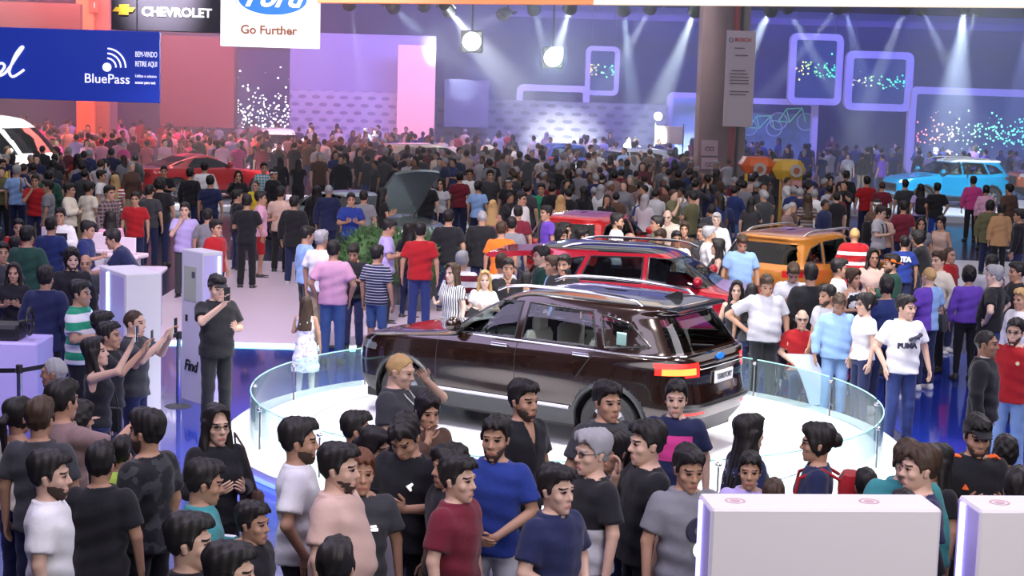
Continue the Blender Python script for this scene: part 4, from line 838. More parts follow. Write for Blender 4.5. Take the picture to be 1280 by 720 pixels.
def frame(u0, v0, u1, v1, Y, label, th=8, screen=None, gap=0):
    px = Y/FPX; a, b = atY(u0, v0, Y), atY(u1, v1, Y); x0, x1, z0, z1 = a[0], b[0], b[2], a[2]; cx, cz = (x0+x1)/2, (z0+z1)/2; stand = v1 > 170; cz = cz if not stand else (z1+0.)/2; z0 = z0 if not stand else 0.; t = empty('stage_portal', (cx, Y, cz), 0, label, 'portal'); r = 5*px; w = th*px
    O = rrect(x0-cx, z0-cz, x1-cx, z1-cz, r+w*.5); I = rrect(x0-cx+w, z0-cz+w, x1-cx-w, z1-cz-w, r*.5+.01); n = len(O)
    V = [(p[0], y, p[1]) for y in (0, .5) for P in (O, I) for p in P]; F = []
    for k in range(n): j = (k+1) % n; F += [(k, j, n+j, n+k), (2*n+k, 3*n+k, 3*n+j, 2*n+j), (k, 2*n+k, 2*n+j, j), (n+k, n+j, 3*n+j, 3*n+k)]
    u = MB(); u.add(V, F); u.build('frame_bar', fm, t)
    if not stand:
        for s in (-1, 1): MB().tube([(s*(x1-cx)*.7, .25, z1-cz-.02), (s*(x1-cx)*.7, .25, 13.5-cz)], .03, 6).build('hanging_wire', mat('wire', (.1, .1, .1), .5), t)
    if screen: MB().box((x0-cx+w, .2, z0-cz+w), (x1-cx-w, .3, z1-cz-w)).build('screen', screen, t)
    return t
wd = wallp('far_display', 298, 62, 361, 190, 83.6, sparks('sparks_w', (1., .95, .9), (.9, .95, 1.), (1., .9, 1.), .30, .30, 8.)); tag(wd, 'dark bay full of small white lights left of the violet wall'.replace(' left of', ' next to'), 'display')
G1, G2 = ((1., .60, .10), (.2, 1., .25), (.0, .85, .45)), ((1., .75, .15), (.25, 1., .35), (.0, .65, .9))
frame(733, 57, 773, 120, 82, 'small upright lilac frame with a screen of yellow and green sparks', 6, sparks('sparks_a', *G1, .5, .13, 9.))
frame(646, 105, 735, 178, 81, 'wide lilac frame standing on the crowd below the small upright frame')
frame(835, 115, 905, 178, 81, 'lilac portal frame beside the mauve pillar', 7)
frame(921, 122, 1020, 200, 81, 'lilac portal frame with bicycles behind it', 7)
frame(989, 41, 1051, 132, 80, 'tall lilac frame with sparks hung highest above the stage', 8, sparks('sparks_b', *G1, .48, .13, 8.))
frame(1059, 63, 1139, 140, 80, 'nearly square lilac frame with white to green sparks', 9, sparks('sparks_c', (1., .8, .5), (.2, 1., .4), (.0, .75, .8), .48, .11, 8.))
frame(1138, 108, 1330, 215, 80, 'broad lilac frame behind the blue car with red to cyan sparks', 9, sparks('sparks_d', (1., .12, .2), (.2, 1., .6), (.0, .5, 1.), .5, .15, 9.))
tag(wallp('photo_panel', 930, 141, 1012, 225, 82, noisy(mat('photo_panel', (.10, .16, .30), .5, emit=.12, ecol=(.2, .4, .6)), 1.2, .8)), 'blue-green picture wall with bicycle shapes inside the portal frame', 'panel')
tag(wallp('photo_panel', 842, 122, 872, 225, 82.5, mat('panel_sky', (.30, .42, .70), .5, emit=.25, ecol=(.3, .45, .9))), 'light blue panel inside the portal frame beside the pillar', 'panel')
def bicycle(u, v, Y, k, lab):
    p = atY(u, v, Y); t = empty('bicycle', p, 0, lab, 'bicycle'); bm_ = mat('bike_white', (.6, .75, .75), .4)
    for s in (-1, 1):
        b = MB(); b.tube([(s*.55*k+.34*k*math.cos(q), 0, .34*k*math.sin(q)) for q in np.linspace(0, 6.28, 25)[:-1]], .03*k, 5, closed=True); b.build('wheel', bm_, t)
    b = MB(); P_ = {'r': (-.55, 0), 'f': (.55, 0), 'b': (-.1, -.02), 's': (-.25, .5), 'h': (.38, .55)}
    for a_, c_ in ('rb', 'rs', 'bs', 'bh', 'sh', 'hf'): b.tube([(P_[a_][0]*k, 0, P_[a_][1]*k), (P_[c_][0]*k, 0, P_[c_][1]*k)], .025*k, 5)
    b.build('bicycle_frame', mat('bike_green', (.2, .8, .4), .4, emit=.2, ecol=(.2, .9, .4)), t)
bicycle(952, 160, 81.8, 1.1, 'pale bicycle hanging upper on the picture wall'); bicycle(990, 152, 81.8, 1.2, 'green bicycle hanging beside the pale one on the picture wall')
# moving heads: lamp bodies where the beams start
lens = mat('lens_glow', (.9, .95, 1), .3, emit=26., ecol=(.85, .95, 1.)); blk = mat('lamp_black', (.02, .02, .02), .5)
for i, (a, b, Y, sp, en, c) in enumerate(BEAMS):
    if a[0] > 1270: continue
    p, q = atY(a[0], a[1], Y), atY(b[0], b[1], Y+4); d = unit(q-p); t = empty('stage_light', tuple(p-d*.02), 0, 'black moving-head spotlight throwing a pale beam, one of the row along the far rig', 'spotlight', 'moving-head spotlights along the far rig')
    t.rotation_euler = Vector(d).to_track_quat('-Z', 'Y').to_euler(); u = MB(); u.lathe([(.10, .75), (.20, .7), (.22, .3), (.26, .05), (.26, .03)], 16, (0, 0, 0)); u.build('housing', blk, t, smooth=True)
    u = MB(); u.lathe([(.001, .035), (.22, .035)], 16, (0, 0, 0), caps=False); u.build('lens', lens, t)
    u = MB(); u.tube([(-.32, 0, .4), (-.32, 0, .95), (.32, 0, .95), (.32, 0, .4)], .04, 6); u.build('yoke', blk, t)
    bpy.context.view_layer.update(); iv = t.matrix_world.inverted(); e = iv@(t.matrix_world@Vector((0, 0, .95))); zt = t.matrix_world@Vector((0, 0, .95)); MB().tube([tuple(e), tuple(iv@Vector((zt[0], zt[1], 13.5)))], .03, 6).build('hanging_rod', blk, t)
for i, (a, Y, en, c) in enumerate(GLOWS):
    p = atY(*a, Y); t = empty('floodlight', tuple(p), 0, ('glaring round floodlight hanging above the wide lilac portal', 'glaring floodlight hanging over the grey panel beside the pink one')[i], 'floodlight'); g = MB(); g.ell((0, -.1, 0), (.32, .12, .32), 18, 12); g.build('lens', lens, t, smooth=True); MB().box((-.4, -.02, -.4), (.4, .3, .4), .05).build('housing', blk, t); MB().tube([(0, .15, .38), (0, .15, 13.5-p[2])], .04, 6).build('hanging_rod', blk, t)
# haze hanging under the far rig
hz = bpy.data.materials.new('haze'); hz.use_nodes = True; nt = hz.node_tree; nt.nodes.clear(); o = nt.nodes.new('ShaderNodeOutputMaterial'); vs = nt.nodes.new('ShaderNodeVolumeScatter'); vs.inputs['Density'].default_value = .018; vs.inputs['Color'].default_value = (.92, .94, 1, 1); vs.inputs['Anisotropy'].default_value = .2
nt.links.new(vs.outputs[0], o.inputs['Volume'])
tag(MB().box((-40, 44, .02), (40, 87.5, 13.2)).build('haze', hz), kind='stuff')
# ---------------------------------------------------------------- turntable and its glass ring
wm = mat('platform_white', (.88, .88, .90), .25, coat=.3)
t = empty('display_platform', (*CT, 0), 0, 'round glossy white display platform under the dark brown car', 'platform')
MB().lathe([(3.86, 0), (3.86, .14), (3.82, .17), (2.98, .17), (2.98, .12)], 96).build('base', wm, t, smooth=True); MB().lathe([(2.955, .10), (2.955, .172), (.001, .172)], 96, caps=False).build('turntable', wm, t, smooth=True)
MB().lathe([(3.87, .02), (3.875, .06), (3.87, .06)], 96, caps=False).build('edge_light', ledb, t)
gt = glass('ring_glass', (.84, .95, .94), .05, .035, (.55, .75, .78)); t = empty('glass_railing', (*CT, .17), 0, 'low curved glass railing around the round white platform', 'railing')
ge = mat('glass_edge', (.35, .70, .66), .2); NP = 16
for k in range(NP):
    a0, a1 = 2*math.pi*(k+.03)/NP, 2*math.pi*(k+.97)/NP; ns = 10; V = []; F = []
    for i in range(ns+1):
        a = a0+(a1-a0)*i/ns
        for r in (3.56, 3.576):
            for z in (0, .48): V.append((r*math.cos(a), r*math.sin(a), z))
    for i in range(ns): b = 4*i; F += [(b, b+4, b+5, b+1), (b+2, b+3, b+7, b+6)]
    g = MB(); g.add(V, F); pn = g.build('glass_pane', gt, t, smooth=True)
    g = MB(); g.tube([(3.568*math.cos(a0+(a1-a0)*i/ns), 3.568*math.sin(a0+(a1-a0)*i/ns), .482) for i in range(ns+1)], .008, 5); g.build('glass_edge', ge, pn)
    a = 2*math.pi*k/NP; g = MB(); g.lathe([(.010, 0), (.010, .43)], 8, (3.568*math.cos(a), 3.568*math.sin(a), 0)); po = g.build('post', mat('post_dark', (.12, .14, .15), .4), t)
    g = MB(); g.ell((3.568*math.cos(a), 3.568*math.sin(a), .43), (.032, .032, .026), 10, 8); g.build('clamp', mat('chrome', (.75, .76, .78), .12, 1.), po, smooth=True)
# white curved panel standing beyond the ring
P = [(984, 443), (1016, 444), (1028, 464), (1035, 487), (1039, 520), (1040, 552), (1014, 552), (1012, 512), (1008, 490), (1000, 468)]; Yp = 20.98; W3 = [atY(u_, v_, Yp) for u_, v_ in P]; zb = min(w[2] for w in W3)
x0 = W3[0][0]; t = empty('curved_panel', (x0, Yp, 0), 0, 'white curved panel standing behind the glass ring near the seated elder', 'panel'); u = MB(); LE = [(984, 443), (993, 455), (1000, 468), (1008, 490), (1012, 512), (1014, 540)]; RE = [(1016, 444), (1023, 454), (1028, 464), (1035, 487), (1039, 512), (1040, 540)]; V = []
for l_, r_ in zip(LE, RE):
    for q_ in (l_, r_):
        w = atY(q_[0], q_[1], Yp); w[2] = max(w[2], .172); V += [(w[0]-x0, 0, w[2]), (w[0]-x0, .06, w[2])]
for i in range(5): k = 4*i; u.add([V[j] for j in range(k, k+8)], [(0, 4, 6, 2), (1, 3, 7, 5), (0, 1, 5, 4), (2, 6, 7, 3)])
u.build('panel_sheet', mat('panel_white', (.62, .68, .85), .35), t)
# ---------------------------------------------------------------- kiosks
kw = mat('kiosk_white', (.78, .77, .80), .4); kv = mat('kiosk_lilac', (.62, .55, .90), .35)
def kiosk(loc, rz, w, d, h, label, strip_face='x', poster=False, seal=False):
    t = empty('kiosk', loc, rz, label, 'kiosk'); MB().box((0, 0, .0), (w, d, h), .012).build('cabinet', kw, t); MB().box((.02, .02, .0), (w-.02, d-.02, .05)).build('plinth', mat('plinth', (.1, .1, .12), .5), t)
    if strip_face == 'r': MB().box((w-.002, d*.10, .08), (w+.004, d*.90, h-.05)).build('side_recess', kv, t); MB().box((w+.002, d*.74, .06), (w+.014, d*.80, h-.03)).build('light_strip', mat('strip_glow', (.5, .7, 1), .3, emit=6, ecol=(.35, .6, 1.)), t)
    if strip_face == 'l': MB().box((-.004, d*.10, .08), (.002, d*.90, h-.05)).build('side_recess', kv, t); MB().box((-.014, d*.30, .06), (-.002, d*.40, h-.03)).build('light_strip', mat('strip_glow', (.5, .7, 1), .3, emit=6, ecol=(.35, .6, 1.)), t)
    return t
def corner_kiosk(uf, vf, ul, ur, h, label, side, top_z=None, dv=4):
    """front corner at pixel uf, vf (top edge); the two faces run back to columns ul and ur"""
    f = at(uf, vf, h); 
    def back(uu, sgn):
        best = None
        for ang in np.linspace(5, 85, 161):
            for L in (.1,): pass
        return None
    return f
def face_len(f, uu, ang, h):
    """length of a face that leaves corner f in direction ang and ends on pixel column uu"""
    lo, hi = .02, 3.
    def col(L): p = np.array((f[0]+L*math.cos(ang), f[1]+L*math.sin(ang), h-HC)); r = p-np.zeros(3); return 640+FPX*(r@RT)/(r@FW)
    s = 1 if col(3.) > col(.02) else -1
    for _ in range(40):
        m = (lo+hi)/2
        if (col(m)-uu)*s < 0: lo = m
        else: hi = m
    return (lo+hi)/2
def kiosk_at(uf, vf, ul, ur, h, rz, label, side):
    f = at(uf, vf, h); w = face_len(f, ur, rz, h); d = face_len(f, ul, rz+math.pi/2, h)
    return kiosk((f[0], f[1], 0), rz, w, d, h, label), w, d, f
t, w, d, f = kiosk_at(254, 316, 227, 279, 1.92, R_(42), 'slim white kiosk with small poster and blue light strip by the black-capped person', 'r')
MB().box((-.006, d*.30, 1.28), (.002, d*.86, 1.72)).build('poster', mat('poster_map', (.50, .56, .42), .6), t); MB().box((-.008, d*.35, 1.58), (-.004, d*.50, 1.66)).build('poster_flag', ink_g, t); MB().box((-.008, d*.22, 1.20), (-.004, d*.30, 1.27)).build('red_seal', ink_r, t)
MB().box((-.01, d*.70, 1.02), (.0, d*.78, 1.10)).build('socket', ink_b, t); MB().box((w*.04, -.004, .05), (w*.96, .002, 1.88)).build('side_recess', kv, t); MB().box((w*.74, -.014, .62), (w*.84, -.002, 1.86)).build('light_strip', mat('strip_glow', (.5, .7, 1), .3, emit=6, ecol=(.35, .6, 1.)), t)
text('lettering', 'Find', .20, ink_b, t, (-.012, d*.52, .46), rot=(math.pi/2, 0, -math.pi/2), shear=.3, bold=.002, sx=.9)
t, w, d, f = kiosk_at(157, 343, 124, 202, 1.92, R_(34), 'broad white kiosk with a cyan light strip behind the filming people', 'l')
MB().box((-.004, d*.05, .05), (.002, d*.95, 1.88)).build('side_recess', kv, t); MB().box((-.014, d*.60, .05), (-.002, d*.68, 1.88)).build('light_strip', mat('strip_glow', (.5, .7, 1), .3, emit=6, ecol=(.35, .6, 1.)), t)
f = at(890, 636, 1.92); f2 = at(1178, 637, 1.92); rz = math.atan2(f2[1]-f[1], f2[0]-f[0])
def big_kiosk(f, w, rz, label):
    d = .34; t = empty('kiosk', (f[0], f[1], 0), rz, label, 'kiosk'); MB().box((0, 0, 0), (w, d, 1.92), .015).build('cabinet', mat('kiosk_cream', (.80, .76, .78), .45), t)
    MB().box((-.004, d*.04, .02), (.002, d*.96, 1.90)).build('side_recess', kv, t); MB().box((-.016, d*.62, .02), (-.002, d*.80, 1.90)).build('light_strip', mat('strip_violet', (.45, .4, 1), .3, emit=3.0, ecol=(.30, .28, 1.)), t)
    for q in (.13, .72): u = MB(); u.lathe([(.045, 0), (.058, .002), (.058, .0)], 28, (w*q, d*.5, 1.921), caps=False); u.lathe([(.001, .001), (.030, .001)], 20, (w*q, d*.5, 1.921), caps=False); u.build('round_mark', mat('mark_rose', (.62, .40, .42), .6), t)
    return t
big_kiosk(f, float(np.hypot(*(f2-f)[:2])), rz, 'broad cream-fronted kiosk with violet light strip, its whole front in view')
f3 = at(1226, 638, 1.92); big_kiosk(f3, 1.35, rz, 'cream-fronted kiosk cut by the frame edge, next to the whole one')
# desk and demo stands
def desk(u0, u1, v, z, dpt, label, name='desk'):
    a, b = at(u0, v, z), at(u1, v, z); w = b[0]-a[0]; t = empty(name, (a[0], a[1], 0), R_(4), label, 'desk'); MB().box((0, 0, z-.06), (w, dpt, z), .015).build('desk_top', mat('desk_white', (.72, .62, .80), .3), t); MB().box((.08, .06, 0), (w-.08, dpt-.05, z-.06)).build('desk_body', kv, t); MB().box((.06, .04, z-.10), (w-.06, .058, z-.07)).build('light_strip', ledv, t); return t
desk(112, 205, 338, 1.0, .75, 'long white desk with violet light behind the broad kiosk')
def demo(u, v, label):
    a = at(u, v, 1.15); t = empty('demo_stand', (a[0], a[1], 0), R_(-15), label, 'stand'); MB().box((-.30, 0, 1.08), (.30, .42, 1.15), .02).build('top', mat('demo_white', (.85, .72, .80), .3), t); MB().box((-.20, .08, 0), (.20, .34, 1.08), .02).build('pedestal', kw, t); MB().box((-.22, .10, 1.15), (.22, .14, 1.42), .01).build('tablet_back', mat('demo_white', (.85, .72, .80), .3), t)
demo(62, 305, 'white demo stand between the two people in dark blue'); demo(122, 312, 'white demo stand before the person in the pink blouse'); demo(150, 318, 'white demo stand nearest the long desk')
# driving rig
a = at(0, 425, 1.05); t = empty('driving_rig', (a[0]-.3, a[1], 0), 0, 'white lit driving rig with black steering wheel at the frame edge', 'simulator'); MB().box((-.5, 0, 0), (.72, .7, 1.02), .02).build('stand', mat('rig_lilac', (.66, .58, .95), .4, emit=.12, ecol=(.4, .3, 1)), t)
MB().box((.05, .1, 1.02), (.48, .5, 1.20), .04).build('wheel_base', blk, t); u = MB(); u.tube([(.58+.0*q, .22+.15*math.cos(q), 1.24+.15*math.sin(q)) for q in np.linspace(0, 6.28, 25)[:-1]], .02, 8, closed=True); u.tube([(.58, .08, 1.24), (.58, .36, 1.24)], .018, 6); u.tube([(.46, .22, 1.22), (.58, .22, 1.24)], .03, 8); o = u.build('steering_wheel', mat('wheel_black', (.02, .02, .025), .35), t, smooth=True)
# belt barriers
def post(u, v, z, label, by_base=False):
    a = at(u, v, 0 if by_base else z); t = empty('barrier_post', (a[0], a[1], 0), 0, label, 'barrier post'); MB().lathe([(.17, 0), (.17, .012), (.14, .03), (.03, .045)], 28).build('base', mat('post_base', (.05, .05, .055), .4), t, smooth=True)
    MB().lathe([(.028, .03), (.028, z-.08)], 16).build('pole', mat('chrome_dark', (.45, .45, .50), .2, 1.), t, smooth=True); MB().lathe([(.036, z-.09), (.036, z), (.001, z)], 16).build('belt_head', blk, t, smooth=True); return a
def belt(a, b, z, label):
    u = MB(); d = unit(b-a); n = np.array((-d[1], d[0], 0))*.002; m = 10; V = []
    for i in range(m+1):
        q = i/m; p = a+(b-a)*q; s = -.03*4*q*(1-q)
        for zz in (z-.05+s, z+s): V += [(p[0]-n[0], p[1]-n[1], zz), (p[0]+n[0], p[1]+n[1], zz)]
    F = []
    for i in range(m): k = 4*i; F += [(k, k+4, k+6, k+2), (k+1, k+3, k+7, k+5), (k+2, k+6, k+7, k+3), (k, k+1, k+5, k+4)]
    u.add(V, F); tag(u.build('belt', mat('belt_black', (.012, .012, .015), .7)), label, 'belt')
pa = post(24, 456, .98, 'chrome barrier post in front of the driving rig'); pb = post(223, 509, .95, 'chrome barrier post between the two tall white kiosks', True)
pc = np.array((pa[0]-1.4, pa[1]+.3, 0)); belt(pa+(pc-pa)*.03, pc, .94, 'black belt running from the post to the frame edge below the driving rig'); belt(pa, pb, .94, 'black belt stretched between the two chrome posts')
pd = at(588, 681, .93); pe = at(812, 684, .93); pd[2] = pe[2] = 0
for i, q in enumerate((pd, pe)): 
    t = empty('barrier_post', tuple(q), 0, ('barrier post hidden behind the maroon t-shirt', 'barrier post behind the person with a hand at the chin')[i], 'barrier post'); MB().lathe([(.17, 0), (.17, .012), (.03, .045)], 24).build('base', mat('post_base', (.05, .05, .055), .4), t); MB().lathe([(.028, .03), (.028, .90)], 14).build('pole', blk, t, smooth=True)
belt(pd, pe, .93, 'black belt across the legs of the people in front of the platform')
# planting by the silver car
gm = noisy(mat('leaf_green', (.05, .13, .035), .7), 9, .6)
def bush(u, v, z, r, label):
    a = at(u, v, z); rs = random.Random(int(u)); t = empty('shrub', (a[0], a[1], 0), 0, label, 'shrub'); m = MB()
    for k in range(420):
        th_, ph = rs.uniform(0, 6.283), math.acos(rs.uniform(-.3, 1)); rr = r*rs.uniform(.75, 1.08); c = np.array((rr*math.sin(ph)*math.cos(th_), rr*math.sin(ph)*math.sin(th_), z-r*.8+rr*.85*math.cos(ph))); d = unit(c-np.array((0, 0, z-r))+np.array([rs.uniform(-.4, .4) for _ in range(3)])*r); w = unit(np.cross(d, (rs.uniform(-1, 1), rs.uniform(-1, 1), rs.uniform(-1, 1))))*.02
        m.add([c, c+d*.05+w, c+d*.12, c+d*.05-w], [(0, 1, 2, 3)])
    m.ell((0, 0, z-r*.9), (r*.85, r*.85, r*.85), 14, 10); m.build('foliage', gm, t); MB().lathe([(r*.5, 0), (r*.6, .45), (r*.55, .45)], 16).build('planter', mat('planter', (.1, .1, .11), .6), t)
for i, (u, v, r) in enumerate(((455, 291, .55), (478, 284, .6), (500, 296, .55), (520, 302, .5), (548, 292, .45))): bush(u, v, 1.25, r, ['round green shrub behind the pink polo shirt', 'green shrub with the highest crown beside the silver car', 'green shrub behind the lilac-white t-shirt', 'green shrub between the lilac-white t-shirt and the red polo shirt', 'green shrub just behind the red polo shirt'][i])
# lamp post board and globe light
a = at(834, 228, 0); t = empty('info_board', tuple(a), 0, 'framed beige board on two thin posts with a bright globe lamp', 'sign'); px = a[1]/FPX
MB().box((-17*px, -.05, 1.55), (17*px, .05, 1.55+22*px), .02).build('board', mat('board_beige', (.62, .50, .38), .6), t)
for s in (-1, 1): MB().tube([(s*17.5*px, 0, 0), (s*17.5*px, 0, 1.6+24*px)], .03, 6).build('post', mat('post_dark', (.12, .14, .15), .4), t)
g = MB(); g.ell((-15*px, -.1, 1.55+34*px), (5*px, 5*px, 5*px), 16, 12); g.build('globe_lamp', mat('globe_glow', (1, 1, .9), .4, emit=14, ecol=(1, 1, .85)), t, smooth=True)
# yellow and orange rounded booth
a = at(966, 290, 0); t = empty('promo_stand', tuple(a), 0, 'orange and yellow rounded promotional stand with round emblems', 'stand'); px = a[1]/FPX; ym = mat('booth_yellow', (.85, .52, .05), .4); om = mat('booth_orange', (.85, .16, .03), .4)
MB().box((-42*px, 0, 72*px), (0, 1.2, 92*px), .22).build('canopy', om, t, smooth=True); MB().box((-4*px, -.2, 66*px), (38*px, 1.1, 90*px), .25).build('canopy', ym, t, smooth=True)
for x in (-20, 24):
    u = MB(); u.lathe([(.001, -.02), (8*px, -.02), (8*px, .04)], 24, (x*px, -.22 if x > 0 else -.02, 78*px), 'y', caps=False); d = u.build('emblem', mat('emblem_grey', (.55, .52, .50), .5), t); u = MB(); u.lathe([(.001, -.02), (4*px, -.02)], 20, (x*px, -.25 if x > 0 else -.05, 78*px), 'y', caps=False); u.build('emblem_centre', ink_o, d)
MB().box((8*px, -.1, 44*px), (32*px, .0, 66*px)).build('poster', noisy(mat('poster_pink', (.62, .30, .30), .6), 5, .6), t)
for x in (8, 32, -36): MB().tube([(x*px, .1, 0), (x*px, .1, 72*px)], .05, 6).build('post', ym, t)
